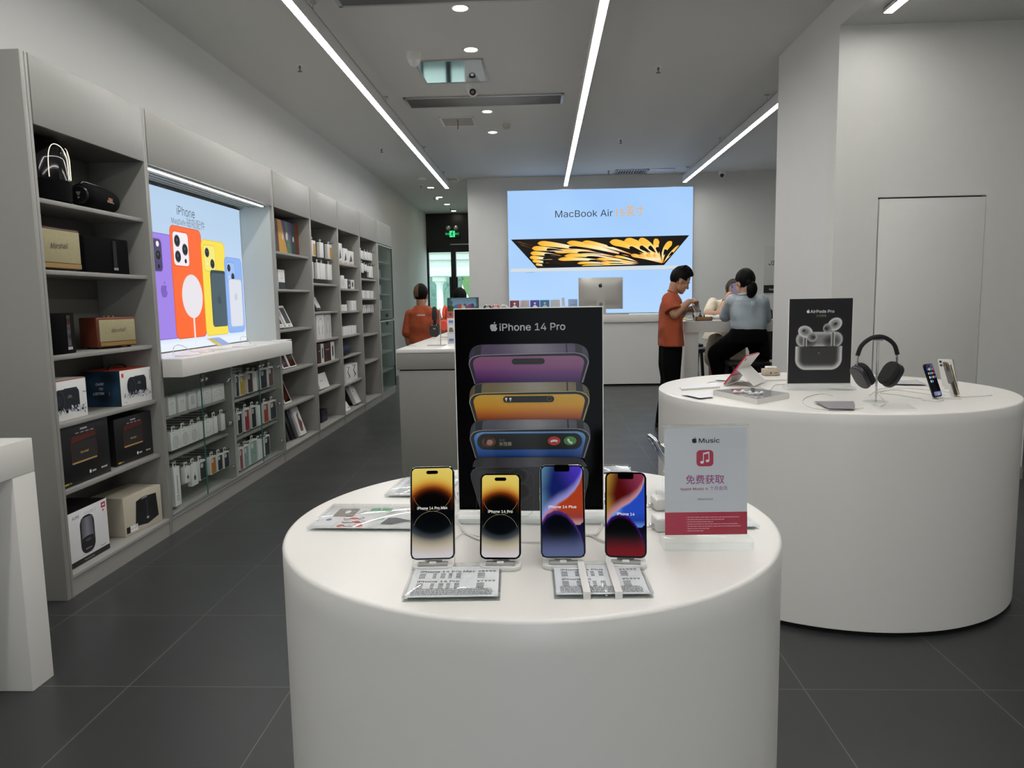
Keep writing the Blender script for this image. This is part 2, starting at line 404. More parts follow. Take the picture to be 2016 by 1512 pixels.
# ---- glazed back entrance at the corridor end
m_bframe = mat('black_door_frame', '#0c1013', .35)
fr = B(); fr.bx(WL, -1.228, ENDY, ENDY+.12, 2.60, CEIL-.005, m_bframe); fr.bx(WL, -1.228, ENDY-.03, ENDY, 2.71, 2.74, m_bframe)
fr.bx(-2.12, -2.005, ENDY-.02, ENDY+.1, 0, 2.62, m_bframe); fr.bx(WL, WL+.045, ENDY, ENDY+.1, 0, 2.62, m_bframe); fr.bx(-1.273, -1.228, ENDY, ENDY+.1, 0, 2.62, m_bframe)
fr.bx(WL, -1.228, ENDY, ENDY+.1, 2.50, 2.62, m_bframe); fr.bx(-2.12, -1.26, ENDY-.05, ENDY, 2.665, 2.685, m_alu)
fr.build('door_2')
struct(bpy.data.objects['door_2'], 'black framed glass entrance door at the corridor end')
dr = bpy.data.objects['door_2']
B().bx(WL+.045, -2.12, ENDY+.03, ENDY+.045, 0, 2.5, m_pane).build('pane', dr); B().bx(-2.005, -1.273, ENDY+.03, ENDY+.045, 0, 2.5, m_pane).build('pane', dr)
h = B(); h.bx(-2.16, -2.11, ENDY-.09, ENDY-.02, .75, 1.92, m_bframe, .01); h.build('door_handle', dr)
h = B(); h.bx(-2.01, -1.96, ENDY-.09, ENDY-.02, .75, 1.92, m_bframe, .01); h.build('door_handle', dr)

# ================================================================ outdoors beyond the entrance
m_stone = mat('pergola_stone', '#cfd3cf', .8, noise=.03, nscale=5)
m_leaf = mat('tree_leaves', '#7f9f6c', .7, noise=.45, nscale=8)
m_leafb = mat('tree_leaves_blue', '#6f8f86', .7, noise=.35, nscale=9)
m_bark = mat('bark', '#5a4a3c', .9, noise=.3, nscale=20)
struct(B().bx(-14, 10, 17.9, 45, -.12, -.02, mat('outdoor_paving', '#b9bbb4', .9, noise=.1)).build('ground_outdoor'))
pg = thing('pergola', 'white stone pergola outside the glass entrance', 'pergola', (-2.7, 23.5, -.02))
q = B(); q.bx(-5, 5, -.3, .3, 2.16, 2.66, m_stone, .02); q.bx(-5.1, 5.1, -.42, .42, 2.66, 2.86, m_stone, .03); q.bx(-5.2, 5.2, -.5, .5, 2.86, 2.95, m_stone, .02); q.build('beam', pg)
for x in (-3.3, -.55, .92, 3.6):
    q = B(); q.lathe([(.17, 0), (.17, .10), (.12, .13), (.11, 1.2), (.10, 1.9), (.15, 1.96), (.15, 2.0)], m_stone, 20, (x, 0, 0)); q.bx(x-.2, x+.2, -.2, .2, 2.0, 2.16, m_stone, .02); q.build('column', pg)
def tree(x, y, h, r, mm, label):
    t = thing('tree', label, 'tree', (x, y, -.02), group='trees outside the entrance')
    B().tube([(0, 0, 0), (.05, 0, h*.3), (-.05, .1, h*.62)], [.16, .13, .08], m_bark, 8, sub=3).build('trunk', t)
    q = B(); rnd = random.Random(int(x*100+y*7)); q.ell((0, 0, h*.52), (r*.9, r*.9, h*.42), mm)
    for i in range(90):
        a, e, k = rnd.uniform(0, 2*pi), rnd.uniform(-1, 1), rnd.uniform(.35, 1)**.5
        c = (r*k*cos(a)*(1-e*e)**.5, r*k*sin(a)*(1-e*e)**.5, h*.52+e*k*h*.44)
        s = rnd.uniform(.18, .34)*r*.8
        for j in range(26):
            v = Vector((rnd.gauss(0, 1), rnd.gauss(0, 1), rnd.gauss(0, 1))).normalized(); p0 = Vector(c)+v*s; o = v.orthogonal().normalized()*rnd.uniform(.05, .10); n = v.cross(o)*.6
            q.add([p0-o, p0-n*.5, p0+o, p0+n*.5], [(0, 1, 2, 3)], mm)
    q.build('foliage', t)
tree(-5.6, 27.4, 4.0, .85, m_leafb, 'bluish green tree beside the pergola column nearest the corridor wall')
tree(-3.7, 27.4, 4.2, .85, m_leafb, 'bluish green tree between pergola column and black door post')
tree(-1.8, 27.4, 4.1, .85, m_leafb, 'bluish green tree by the end of the back wall, behind the pergola')
tree(-6.2, 34.0, 7.6, 1.7, m_leaf, 'tall pale green tree above the pergola beam, nearest the corridor wall')
tree(-2.4, 34.0, 8.2, 1.8, m_leaf, 'tall pale green tree above the pergola beam, nearest the back wall')

# ================================================================ ceiling lights
m_led = glow('led_strip_glow', '#fffdf9', 43)
m_lbody = mat('lamp_body', '#d8d8d6', .4)
def led(x, y0, y1, label, wires, zc=CEIL, z0=-.20):
    zt = -.09 if z0 < -.1 else -.001
    t = thing('linear_light', label, 'ceiling light', (x, 0, zc), group='suspended linear lights')
    q = B(); q.bx(-.03, -.026, y0, y1, z0, zt, m_lbody); q.bx(.026, .03, y0, y1, z0, zt, m_lbody); q.bx(-.03, .03, y0, y1, zt-.005, zt, m_lbody); q.bx(-.03, .03, y1-.004, y1, z0, zt, m_lbody); q.build('housing', t)
    B().bx(-.0255, .0255, y0+.004, y1-.005, z0-.003, z0+.004, m_led).build('diffuser', t)
    for y in (wires if z0 < -.1 else ()):
        q = B(); q.cyl((0, y, -.003), (0, y, -.012), .022, m_alu, n=12); q.cyl((0, y, -.012), (0, y, -.09), .0035, m_alu, n=6); q.build('wire', t)
    return t
led(-1.53, -1.5, 12.3, 'suspended light line running above the grey shelf wall', (5.2, 7.55, 9.97, 11.9))
led(.415, -1.5, 12.35, 'suspended light line ending above the wide blue advertising panel', (4.2, 7.1, 9.6, 12.1))
led(2.33, 6.75, 12.25, 'suspended light line vanishing behind the white column', (7.9, 9.9, 12.0))
led(2.26, -1.5, 5.08, 'short end of a light line in the niche over the concealed door', (4.4,), 3.19, -.03)
m_down = glow('downlight_glow', '#fff1d8', 32)
def downlight(p, label, r=.052, lamp=True):
    t = thing('downlight', label, 'downlight', (p[0], p[1], CEIL), group='recessed downlights')
    B().lathe([(r, -.001), (r+.002, -.006), (r+.014, -.007), (r+.016, -.001)], m_whitem, 28).build('trim', t)
    B().lathe([(0, -.003), (r, -.0035)], m_down if lamp else m_whitem, 28).build('lamp_disc', t)
downlight(onz(906, 15, CEIL), 'recessed downlight beside the nearest linear air vent')
downlight(onz(927, 97, CEIL), 'recessed downlight just before the mirrored ceiling hatch')
downlight(onz(959, 219, CEIL), 'recessed downlight just past the long air vent with camera', .05)
downlight(onz(970, 260, CEIL), 'recessed downlight beside the small smoke detector', .05)
for i, (a, lb) in enumerate([((848, 369), 'first recessed downlight of the corridor, by the light line end'), ((865, 388), 'second recessed downlight of the corridor'), ((880, 402), 'third recessed downlight of the corridor'), ((893, 415), 'last recessed downlight before the black entrance')]):
    downlight(onz(*a, CEIL), lb, .055)
pd = onz(830, 350, CEIL)
t = B().lathe([(0, -.022), (.08, -.022), (.085, -.014), (.085, 0)], m_whitem, 28).build('ceiling_speaker', loc=pd); tag(t, 'flat white disc on the ceiling at the corridor mouth', 'ceiling speaker')

# ---- sprinklers
def sprinkler(p, label, first=[None]):
    if first[0] is None:
        t = thing('sprinkler', label, 'sprinkler', p, group='ceiling sprinklers')
        B().lathe([(.034, 0), (.03, -.006), (.012, -.008)], m_whitem, 20).build('rosette', t)
        B().lathe([(.011, -.006), (.009, -.03), (.005, -.034), (.005, -.05), (.02, -.052), (.02, -.055), (0, -.056)], m_grey, 14).build('head', t)
        first[0] = t
    else: dup(first[0], label, p)
for a, lb in [((590, 128), 'sprinkler head over the speaker shelf side'), ((751, 292), 'sprinkler head farther back over the shelf wall'), ((1296, 131), 'sprinkler head between middle light line and column'), ((1222, 274), 'sprinkler head before the louvred air vent'),
              ((1198, 336), 'small sprinkler head touching the louvred air vent'), ((829, 364), 'sprinkler head in the corridor below the white ceiling disc'), ((887, 410), 'sprinkler head deepest in the corridor')]:
    sprinkler(onz(*a, CEIL), lb)
# ---- cameras
def dome(p, label, ang, lens=True):
    t = thing('dome_camera', label, 'security camera', (p[0], p[1], CEIL), rz=ang, group='ceiling dome cameras')
    B().lathe([(.062, 0), (.062, -.045), (.058, -.06), (.045, -.066)], m_whitem, 28).build('base', t)
    q = B(); q.ell((0, 0, -.065), (.05, .05, .05), m_whitem); q.build('ball', t)
    if lens:
        q = B(); q.cyl((0, -.03, -.075), (0, -.052, -.085), .032, m_black, .03); q.cyl((0, -.05, -.084), (0, -.056, -.087), .016, m_chrome); q.build('lens', t)
dome(onz(815, 103, CEIL), 'white dome camera at the corner of the mirrored hatch', pi, False)
dome(onz(931, 166, CEIL), 'dome camera with black lens before the long air vent', 0)
dome(onz(1422, 336, CEIL), 'small camera at the back wall corner past the blue panel', -.3)
ps = onz(858, 389, CEIL); 
t = B().lathe([(.05, 0), (.05, -.03), (.035, -.05), (0, -.05)], mat('detector', '#b9b6a8', .5), 24).build('smoke_detector', loc=ps); tag(t, 'round smoke detector in the corridor ceiling', 'smoke detector')
ps = onz(997, 244, CEIL)
q = B(); q.lathe([(.05, 0), (.05, -.03), (.04, -.034), (.036, -.055), (0, -.056)], mat('detector', '#b9b6a8', .5), 24); tag(q.build('smoke_detector', loc=ps), 'beige smoke detector beside a downlight', 'smoke detector')
# ---- air vents
def vent(x0, x1, y0, y1, label, n, ax='x'):
    t = thing('air_vent', label, 'air vent', ((x0+x1)/2, (y0+y1)/2, CEIL), group='ceiling air vents'); w, l = (x1-x0)/2, (y1-y0)/2
    q = B(); f = .03
    for a in ((-w, w, -l, -l+f), (-w, w, l-f, l), (-w, -w+f, -l, l), (w-f, w, -l, l)): q.bx(a[0], a[1], a[2], a[3], -.016, 0, m_alu, .004)
    q.build('frame', t); B().bx(-w+f, w-f, -l+f, l-f, -.003, -.001, m_gap if ax == 'y' else mat('vent_shadow', '#3a3b3c', .6)).build('backing', t)
    for k in range(n):
        q = B()
        if ax == 'x': y = -l+f+(k+.5)*(2*l-2*f)/n; q.box((0, y, -.011), (2*w-2*f, .026, .0025), mat('vent_slat', '#7d7f81', .35, metal=.7), rot=Matrix.Rotation(-.5, 3, 'X'))
        else: x = -w+f+(k+.5)*(2*w-2*f)/n; q.box((x, 0, -.011), (.022, 2*l-2*f, .003), m_alu, rot=Matrix.Rotation(.5, 3, 'Y'))
        q.build('slat', t)
    return t
vent(-1.37, .25, 7.6, 7.98, 'long aluminium linear air vent behind the dome camera', 7)
vent(-1.37, .215, 4.9, 5.28, 'aluminium linear air vent cut by the top of the picture', 7)
vent(1.21, 1.74, 12.1, 12.5, 'black louvred air vent above the blue panel', 11, 'y')
t = thing('access_panel', 'blank white panel next to the louvred air vent', 'access panel', (1.95, 12.3, CEIL)); B().bx(-.2, .2, -.2, .2, -.012, 0, m_whitem, .003).build('panel', t)
# ---- mirrored hatch and small hatches
def hatch(pts, label, face, fm):
    xs = [v[0] for v in pts]; ys = [v[1] for v in pts]; cx, cy = sum(xs)/len(xs), sum(ys)/len(ys); w, l = (max(xs)-min(xs))/2, (max(ys)-min(ys))/2
    t = thing('ceiling_hatch', label, 'ceiling hatch', (cx, cy, CEIL)); q = B(); f = .02
    for a in ((-w, w, -l, -l+f), (-w, w, l-f, l), (-w, -w+f, -l, l), (w-f, w, -l, l)): q.bx(a[0], a[1], a[2], a[3], -.012, 0, fm, .003)
    q.build('frame', t); B().bx(-w+f, w-f, -l+f, l-f, -.008, 0, face).build('panel', t); return t
hatch([(-1.065, 6.48), (-.47, 7.14)], 'square mirrored ceiling hatch between two dome cameras', mat('mirror_panel', '#cfd6da', .06, metal=1), m_alu)
t = hatch([(-1.12, 8.43), (-.735, 8.85)], 'small ceiling hatch with a red wire hanging out', mat('hatch_board', '#a9a49a', .7), m_whitem)
q = B(); q.tube([(.02, 0, -.006), (.03, 0, -.05), (.02, .01, -.11)], .004, mat('red_wire', '#a02020', .4), 6, sub=3); q.build('red_wire', t, (-.02, -.1, 0))
hatch([(-1.6, 12.45), (-1.37, 12.75)], 'small ceiling hatch by the end of the light line', mat('hatch_board', '#a9a49a', .7), m_whitem)

# ---- exit sign with twin emergency lamps
pe = ony(890.5, 461, ENDY-.05)
t = thing('exit_sign', 'green running-man exit sign with twin emergency lamps', 'exit sign', (pe.x, ENDY-.05, pe.z-.085)); t.scale = (1.25, 1.25, 1.25)
m_green = glow('exit_green', '#3fe08a', 1.3)
q = B(); q.box((0, 0, .07), (.27, .03, .14), m_black, .004); q.build('box', t)
q = B(); q.rect(-.128, .128, .008, .132, mat('exit_dark', '#0a2a1a', .4), 1, -.0155); q.rect(-.05, .05, .012, .128, m_green, 2, -.0155)
# running man, arrow and words
q.poly(ellp(.008, .108, .011, .011, 14), m_dark, 3, -.0155); q.line([(.002, .094), (-.004, .062)], .018, m_dark, 3, -.0155); q.line([(-.004, .064), (.014, .045), (.008, .022)], .011, m_dark, 3, -.0155); q.line([(-.004, .062), (-.022, .042), (-.036, .04)], .011, m_dark, 3, -.0155)
q.line([(.002, .09), (.022, .074), (.034, .08)], .008, m_dark, 3, -.0155); q.line([(0, .09), (-.02, .086), (-.026, .07)], .008, m_dark, 3, -.0155)
q.text('安全', -.09, .058, .028, m_green, 2, -.0155); q.text('出口', .09, .058, .028, m_green, 2, -.0155); q.build('sign_face', t)
for x in (-.075, .07):
    q = B(); q.cyl((x, 0, .14), (x, 0, .16), .01, m_whitem, n=10); q.cyl((x, .02, .185), (x, -.03, .185), .044, m_whitem, .038); q.ell((x, -.03, .185), (.038, .014, .038), m_chrome); q.build('lamp', t)
# ================================================================ shelf wall on the left
XF, XB = -2.226, -2.565                              # front and back planes of the units
TOPZ, HDZ, PLZ = 2.468, 2.168, .105
def unit(name, label, y0, y1, shelves, glass=False):
    t = thing(name, label, 'shelf unit', (XF, y0, 0), rz=R90, group='grey shelf units along the wall'); w = y1-y0; dp = XF-XB
    q = B(); T = .02                                 # local: x along the wall, y into the wall
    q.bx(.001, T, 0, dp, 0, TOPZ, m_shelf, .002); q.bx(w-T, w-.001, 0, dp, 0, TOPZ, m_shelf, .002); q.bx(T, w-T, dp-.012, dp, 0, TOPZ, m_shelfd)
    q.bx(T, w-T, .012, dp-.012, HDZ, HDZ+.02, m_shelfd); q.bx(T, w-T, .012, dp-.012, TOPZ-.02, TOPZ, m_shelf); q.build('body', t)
    q = B(); q.bx(T+.003, w-T-.003, -.003, .012, HDZ, TOPZ, m_shelf, .001); q.build('header_panel', t)
    q = B(); q.bx(T, w-T, .006, .022, 0, PLZ-.02, m_shelf); q.bx(T, w-T, .0, dp-.012, PLZ-.02, PLZ, m_shelf, .003); q.build('plinth', t)
    for z in shelves:
        q = B(); q.bx(T, w-T, .027, dp-.012, z-.022, z, m_shelf, .003); q.build('shelf', t)
    return t
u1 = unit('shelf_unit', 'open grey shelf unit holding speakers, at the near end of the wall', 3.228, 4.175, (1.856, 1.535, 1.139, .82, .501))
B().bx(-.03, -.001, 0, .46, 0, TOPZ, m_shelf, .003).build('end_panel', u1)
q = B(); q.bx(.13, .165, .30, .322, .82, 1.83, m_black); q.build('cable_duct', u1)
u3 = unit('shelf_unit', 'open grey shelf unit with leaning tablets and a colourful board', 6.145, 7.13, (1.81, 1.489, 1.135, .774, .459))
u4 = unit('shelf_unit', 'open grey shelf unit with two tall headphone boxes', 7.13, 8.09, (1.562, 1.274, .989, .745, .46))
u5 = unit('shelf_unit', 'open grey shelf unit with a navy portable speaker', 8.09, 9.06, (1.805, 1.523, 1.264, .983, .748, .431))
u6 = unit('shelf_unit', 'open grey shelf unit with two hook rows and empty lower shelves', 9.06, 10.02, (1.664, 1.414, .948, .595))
_ms, _md = m_shelf, m_shelfd; m_shelfd = mat('pale_haze_inside', '#e4ecec', .5)  # inside paled to stand in for the bright haze reflected on the glass
u7 = unit('shelf_unit', 'glass fronted shelf unit at the far end of the wall', 10.02, 10.99, (1.93, 1.70, 1.48, 1.26, .9, .65, .38))
m_shelfd = _md
m_pale = mat('pale_frame', '#aeb6b5', .4)
for z0, z1 in ((1.125, 2.155), (.11, 1.10)):
    g = B(); g.bx(.03, .94, -.004, .002, z0, z1, glassy('far_glass', '#f4fbfa', 1.6, .10, .05, .5)); d = g.build('glass_door', u7)
    q = B(); q.bx(.012, .03, -.006, .008, z0, z1, m_pale); q.bx(.94, .958, -.006, .008, z0, z1, m_gap); q.bx(.03, .94, -.006, .004, (z1 if z0 > 1 else z1)-.012, z1, m_pale); q.build('door_frame', d)
    zk = 1.17 if z0 > 1 else 1.06
    q = B(); 
    for x in (.455, .515): q.bx(x-.018, x+.018, -.02, -.004, zk-.025, zk+.025, m_black, .004)
    q.build('door_lock', d)

# ---- light box bay
LY0, LY1 = 4.175, 6.145
u2 = thing('shelf_unit', 'double grey shelf unit framing the bright phone case panel', 'shelf unit', (XF, LY0, 0), rz=R90, group='grey shelf units along the wall')
W2, dp, T = LY1-LY0, XF-XB, .02
m_side = mat('light_laminate', '#c3c8c3', .4)
q = B(); q.bx(.001, T, 0, dp, 0, TOPZ, m_shelf, .002); q.bx(W2-T, W2-.001, 0, dp, 0, TOPZ, m_shelf, .002); q.bx(T, W2-T, dp-.012, dp, 0, TOPZ, m_side)
q.bx(W2-T-.004, W2-T, .02, dp-.02, 1.05, HDZ, m_side); q.bx(T, T+.004, .02, dp-.02, 1.05, HDZ, m_side); q.bx(T, W2-T, .012, dp-.012, HDZ, HDZ+.02, m_side)
q.bx(.965, 1.0, .006, .2, PLZ, .94, m_shelf); q.build('body', u2)
q = B(); q.bx(T+.003, W2-T-.003, -.003, .012, HDZ, TOPZ, m_shelf, .001); q.build('header_panel', u2)
q = B(); q.bx(T, W2-T, .006, .022, 0, PLZ-.02, m_shelf); q.bx(T, W2-T, .0, dp-.012, PLZ-.02, PLZ, m_shelf, .003); q.build('plinth', u2)
for x0, x1, zs in ((T, .965, (.693, .441)), (1.0, W2-T, (.657, .372))):
    for z in zs: q = B(); q.bx(x0, x1, .05, dp-.012, z-.018, z, m_shelf, .003); q.build('shelf', u2)
for i in range(4):
    q = B(); q.bx(.03, .062, .05+.05*i, .052+.05*i, HDZ-.012, HDZ-.002, m_side)
q = B(); 
for i in range(5): q.bx(T, W2-T, .055+.045*i, .062+.045*i, HDZ-.012, HDZ, m_side)
q.build('soffit_ribs', u2)
q = B(); q.bx(T+.004, W2-T-.004, .014, dp-.012, 1.03, 1.05, m_white); q.build('inner_ledge', u2)
q = B(); q.bx(.07, W2-.13, .026, .05, HDZ-.016, HDZ-.004, m_whitem, .004); lp = q.build('lamp_rail', u2)
q = B(); q.bx(.075, W2-.135, .028, .048, HDZ-.019, HDZ-.015, glow('shelf_led_glow', '#f4fbff', 12)); q.build('lamp_tube', lp)
for i in range(4):                                   # glass doors with steel knobs and hinges
    x0 = (.022, .495, 1.002, 1.477)[i]; x1 = (.492, .963, 1.474, 1.948)[i]
    d = B().bx(x0, x1, .001, .006, .115, .935, m_glass).build('glass_door', u2)
    q = B(); xe = x1 if i % 2 == 0 else x0; q.bx(xe-.0015, xe+.0015, 0, .0065, .115, .935, mat('glass_edge', '#3f6f68', .2)); q.build('glass_edge', d)
    xk = x1-.03 if i % 2 == 0 else x0+.03
    q = B(); q.cyl((xk, 0, .88), (xk, -.012, .88), .006, m_chrome, n=10); q.ell((xk, -.02, .88), (.014, .012, .014), m_chrome, n=14, k=8); q.build('knob', d)
    if i in (1, 3):
        for z in (.2, .52, .83): q = B(); q.box((x1-.03, .01, z), (.035, .022, .03), m_chrome, .005); q.build('hinge', d)
q = B(); q.bx(.022, 1.948, -.002, .012, .106, .116, m_alu); q.build('door_rail', u2)
t = thing('display_counter', 'white counter slab jutting out under the phone case panel', 'counter', (XF, LY0, 0), rz=R90)
q = B(); q.bx(.006, 1.9, -.128, -.006, .944, 1.052, m_white, .004); q.bx(.03, 1.9, -.008, .010, .944, 1.052, m_white); q.build('slab', t)

# ---- the lit phone case panel (a flat advertising light box)
lb = thing('light_box', 'lit advertising panel with purple, orange, yellow and blue phone cases', 'advertising panel', (-2.50, 4.20, 1.055), rz=R90)
LW, LH = 1.92, 1.088
B().bx(0, LW, 0, .03, 0, LH, m_alu).build('frame', lb)
def em(name, col, k=1.0): return glow('lit_'+name, col, k)
q = B()
def lbg(u, v):
    t = v; a = (.70, .80, .90); b = (.80, .87, .97)
    c = [a[i]*t+b[i]*(1-t) for i in range(3)]
    if v < .06: c = [.9, .93, .98]
    return tuple(lin('#%02x%02x%02x' % tuple(int(255*x) for x in c)))
q.pic(.012, LW-.004, .004, LH-.006, 8, 24, lbg, painted('lit_picture', emit=1.05, rough=.4, spec=.05), 1)
q.bx(0, LW, -.004, 0, LH-.006, LH, m_black)
def phone_case(q, x, z, w, h, col, dark, lens, L, cam='#e8e4f0', ncam=3, scale=1.0):
    q.poly(rrect(w, h, .05, 6, x+w/2, z+h/2), em('edge'+dark, dark), L); q.poly(rrect(w-.016, h-.012, .045, 6, x+w/2, z+h/2), em(col, col), L+1)
    cw = w*.50; ch = cw*(1.05 if ncam == 3 else 1.0); cx, cz = x+.03+cw/2, z+h-.035-ch/2
    q.poly(rrect(cw, ch, .035, 6, cx, cz), em('edge'+dark, dark), L+2); q.poly(rrect(cw-.014, ch-.014, .03, 6, cx, cz), em(cam, cam), L+3)
    spots = [(-.22, .22), (-.22, -.22), (.24, 0)] if ncam == 3 else [(-.2, .2), (.2, -.2)]
    for a, b in spots:
        q.poly(ellp(cx+a*cw, cz+b*ch, cw*.18, cw*.18, 20), em('lensrim', '#5a5a60'), L+4); q.poly(ellp(cx+a*cw, cz+b*ch, cw*.15, cw*.15, 20), em('lens', '#101014'), L+5); q.poly(ellp(cx+a*cw-.004, cz+b*ch+.006, cw*.05, cw*.05, 10), em('lensglint', '#4a5266'), L+6)
    if ncam == 3: q.poly(ellp(cx+.24*cw, cz-.33*ch, cw*.07, cw*.07, 12), em('lens', '#101014'), L+4); q.poly(ellp(cx+.24*cw, cz+.33*ch, cw*.09, cw*.09, 12), em('flash', '#f6eeea'), L+4)
    else: q.poly(ellp(cx-.2*cw, cz-.22*ch, cw*.05, cw*.05, 10), em('flash', '#f6eeea'), L+4)
# left to right: purple (cut by the shelf side), orange with round charger, yellow with wallet, pale blue with battery
phone_case(q, .37, .082, .42, .70, '#a184e6', '#8a6ad0', 3, 2, '#4a3e6a', 3); q.apple(.60, .36, .11, em('purple_mark', '#7c5fbe'), 8)
phone_case(q, .72, .076, .46, .775, '#ff6a2c', '#e0561e', 3, 2+8, '#f4ecf2', 3)
q.poly(ellp(.985, .37, .155, .155, 40), em('pad_rim', '#e4d8d2'), 19); q.poly(ellp(.985, .37, .15, .15, 40), em('pad', '#e9e4ea'), 20); q.rect(.972, .994, .02, .225, em('pad_cord', '#efe8ea'), 20)
phone_case(q, 1.16, .076, .40, .715, '#f8e04e', '#e6c93a', 2, 22, '#f6e878', 2)
q.poly(rrect(.27, .43, .035, 6, 1.41, .355), em('wallet_edge', '#2c3f48'), 30); q.poly(rrect(.25, .405, .03, 6, 1.41, .345), em('wallet', '#4a5c66'), 31); q.apple(1.41, .31, .085, em('wallet_mark', '#3c4e58'), 32)
phone_case(q, 1.53, .082, .335, .60, '#8fb4f2', '#7a9fe2', 2, 33, '#9ec0f4', 2)
q.poly(rrect(.25, .385, .03, 6, 1.71, .32), em('pack_edge', '#b8c2dc'), 42); q.poly(rrect(.238, .372, .026, 6, 1.71, .32), em('pack', '#dde0ea'), 43); q.apple(1.71, .34, .075, em('pack_mark', '#c6ccd8'), 44)
q.text('iPhone', .98, .93, .085, em('title_ink', '#33363a'), 2, bold=-.004); q.text('MagSafe', .865, .865, .05, em('sub_ink', '#6a7076'), 2, width=.2); q.text('磁吸配件', 1.12, .862, .05, em('sub_ink', '#6a7076'), 2, bold=-.006)
q.build('panel', lb)

# ================================================================ round display tables
def round_table(name, label, c, r, h=.90, base=.02):
    t = thing(name, label, 'display table', (c[0], c[1], 0))
    q = B(); q.lathe([(r-.02, 0), (r-.02, base)], m_gap, 96); q.build('plinth', t)
    q = B(); q.lathe([(r-.004, base), (r, base+.003), (r, h-.05)], m_white, 128); q.build('drum', t)
    q = B(); q.lathe([(r, h-.05), (r, h-.006), (r-.002, h-.002), (r-.006, h), (r-.009, h), (r-.014, h), (0, h)], m_white, 128); q.build('top', t)
    return t
T1, T2 = (-.031, 1.512), (1.386, 3.635)
round_table('round_table', 'white round display table in front carrying four phones', T1, .502)
round_table('round_table', 'larger white round display table by the concealed door', T2, .803)

# ---- white square table cut by the left edge of the picture
t = thing('parsons_table', 'white square-legged table cut by the picture edge beside the speaker shelves', 'table', (-2.633, 1.62, 0))
q = B(); q.bx(0, .80, 0, .90, .778, .90, m_white, .003); q.build('top', t)
for x, y in ((0, 0), (0, .786), (.64, 0), (.64, .786)):
    q = B(); q.bx(x, x+.16, y, y+.114, 0, .7775, m_white, .003); q.build('leg', t)

# ================================================================ grey island counter
G0 = (-1.112, 5.53); GL = 3.3; GW = 1.02
isl = thing('island_counter', 'grey island counter with white top behind the black poster', 'counter', (G0[0], G0[1], 0))
m_isl = mat('island_grey', '#8f8e88', .45, noise=.015, nscale=20)
q = B(); q.bx(.012, GW-.012, .012, GL-.012, 0, .835, m_isl, .002); q.build('carcass', isl)
q = B(); q.bx(.004, GW-.004, .004, GL-.004, .845, .968, m_isl, .002); q.bx(.02, GW-.02, .02, GL-.02, .83, .85, m_gap); q.build('drawer_front', isl)
q = B(); q.bx(0, GW, 0, GL, .97, 1.0, m_white, .004); q.build('counter_top', isl)

# ================================================================ back counter and the blue light box
CY = 11.385
bc = thing('service_counter', 'long white service counter below the blue panel', 'counter', (0, CY, 0))
q = B(); q.bx(-.7, 2.05, .03, .07, .03, .99, m_wall); q.bx(-.7, 2.05, .05, .08, 0, .03, m_gap); q.bx(-.7, -.66, .03, .7, .0, .99, m_wall); q.bx(2.01, 2.05, .03, .7, .0, .99, m_wall); q.build('front_panel', bc)
q = B(); q.bx(-.72, 2.07, 0, .72, .988, 1.106, m_white, .004); q.build('counter_top', bc)
BW, BH = 3.1, 2.08
sb = thing('light_box', 'large blue lit panel showing a laptop with golden petals', 'advertising panel', (-.561, BACK-.06, 1.10))
B().bx(0, BW, .0, .058, 0, BH, m_alu).build('frame', sb)
q = B()
def sky(u, v):
    a = (.62, .78, .97); b = (.74, .86, .985); n = .5+.5*sin(u*9+1.3*sin(v*7))*cos(v*6+u*2)
    k = .25*n+.5*(1-v)
    return lin('#%02x%02x%02x' % tuple(int(255*min(1, a[i]*(1-k)+b[i]*k)) for i in range(3)))
q.pic(.008, BW-.008, .008, BH-.008, 30, 20, sky, painted('lit_picture', emit=1.05, rough=.4, spec=.05), 1)
q.text('MacBook Air', .805, 1.62, .15, em('title_ink2', '#2c3138'), 2, align='L', width=.96); q.text('15', 1.80, 1.62, .15, em('gold_ink', '#f2b04e'), 2, align='L'); q.text('英寸', 1.985, 1.632, .128, em('gold_ink', '#f2b04e'), 2, align='L', width=.285)
# the opened laptop seen edge-on: screen trapezoid with fan of petals, thin base below
TL, TR, BR, BL = (.075, 1.255), (3.015, 1.265), (2.62, .81), (.49, .80)
def tz(u, v):                                       # u along, v up inside the trapezoid
    xl = BL[0]+(TL[0]-BL[0])*v; xr = BR[0]+(TR[0]-BR[0])*v; zb = BL[1]+(BR[1]-BL[1])*u; zt = TL[1]+(TR[1]-TL[1])*u
    return (xl+(xr-xl)*u, zb+(zt-zb)*v)
q.poly([(TL[0]-.02, TL[1]+.015), (BL[0]-.0, BL[1]-.015), (BR[0]+.0, BR[1]-.015), (TR[0]+.02, TR[1]+.015)], em('screen_black', '#15120f'), 2)
mm = painted('lit_picture', emit=1.05, rough=.4, spec=.05)
LT = ((105, 440), (1340, 412), (1165, 600), (278, 625))
def tq(x, y):                                       # measured picture point -> panel point
    v = (625-y-(x-278)*(25/887.))/186.; v = min(max(v, .01), .985)
    xl = 278-173*v; xr = 1165+175*v; u = min(max((x-xl)/(xr-xl), .006), .994)
    a = BL[0]+(TL[0]-BL[0])*v; b = BR[0]+(TR[0]-BR[0])*v; zb = BL[1]+(BR[1]-BL[1])*u; zt = TL[1]+(TR[1]-TL[1])*u
    return (a+(b-a)*u, zb+(zt-zb)*v)
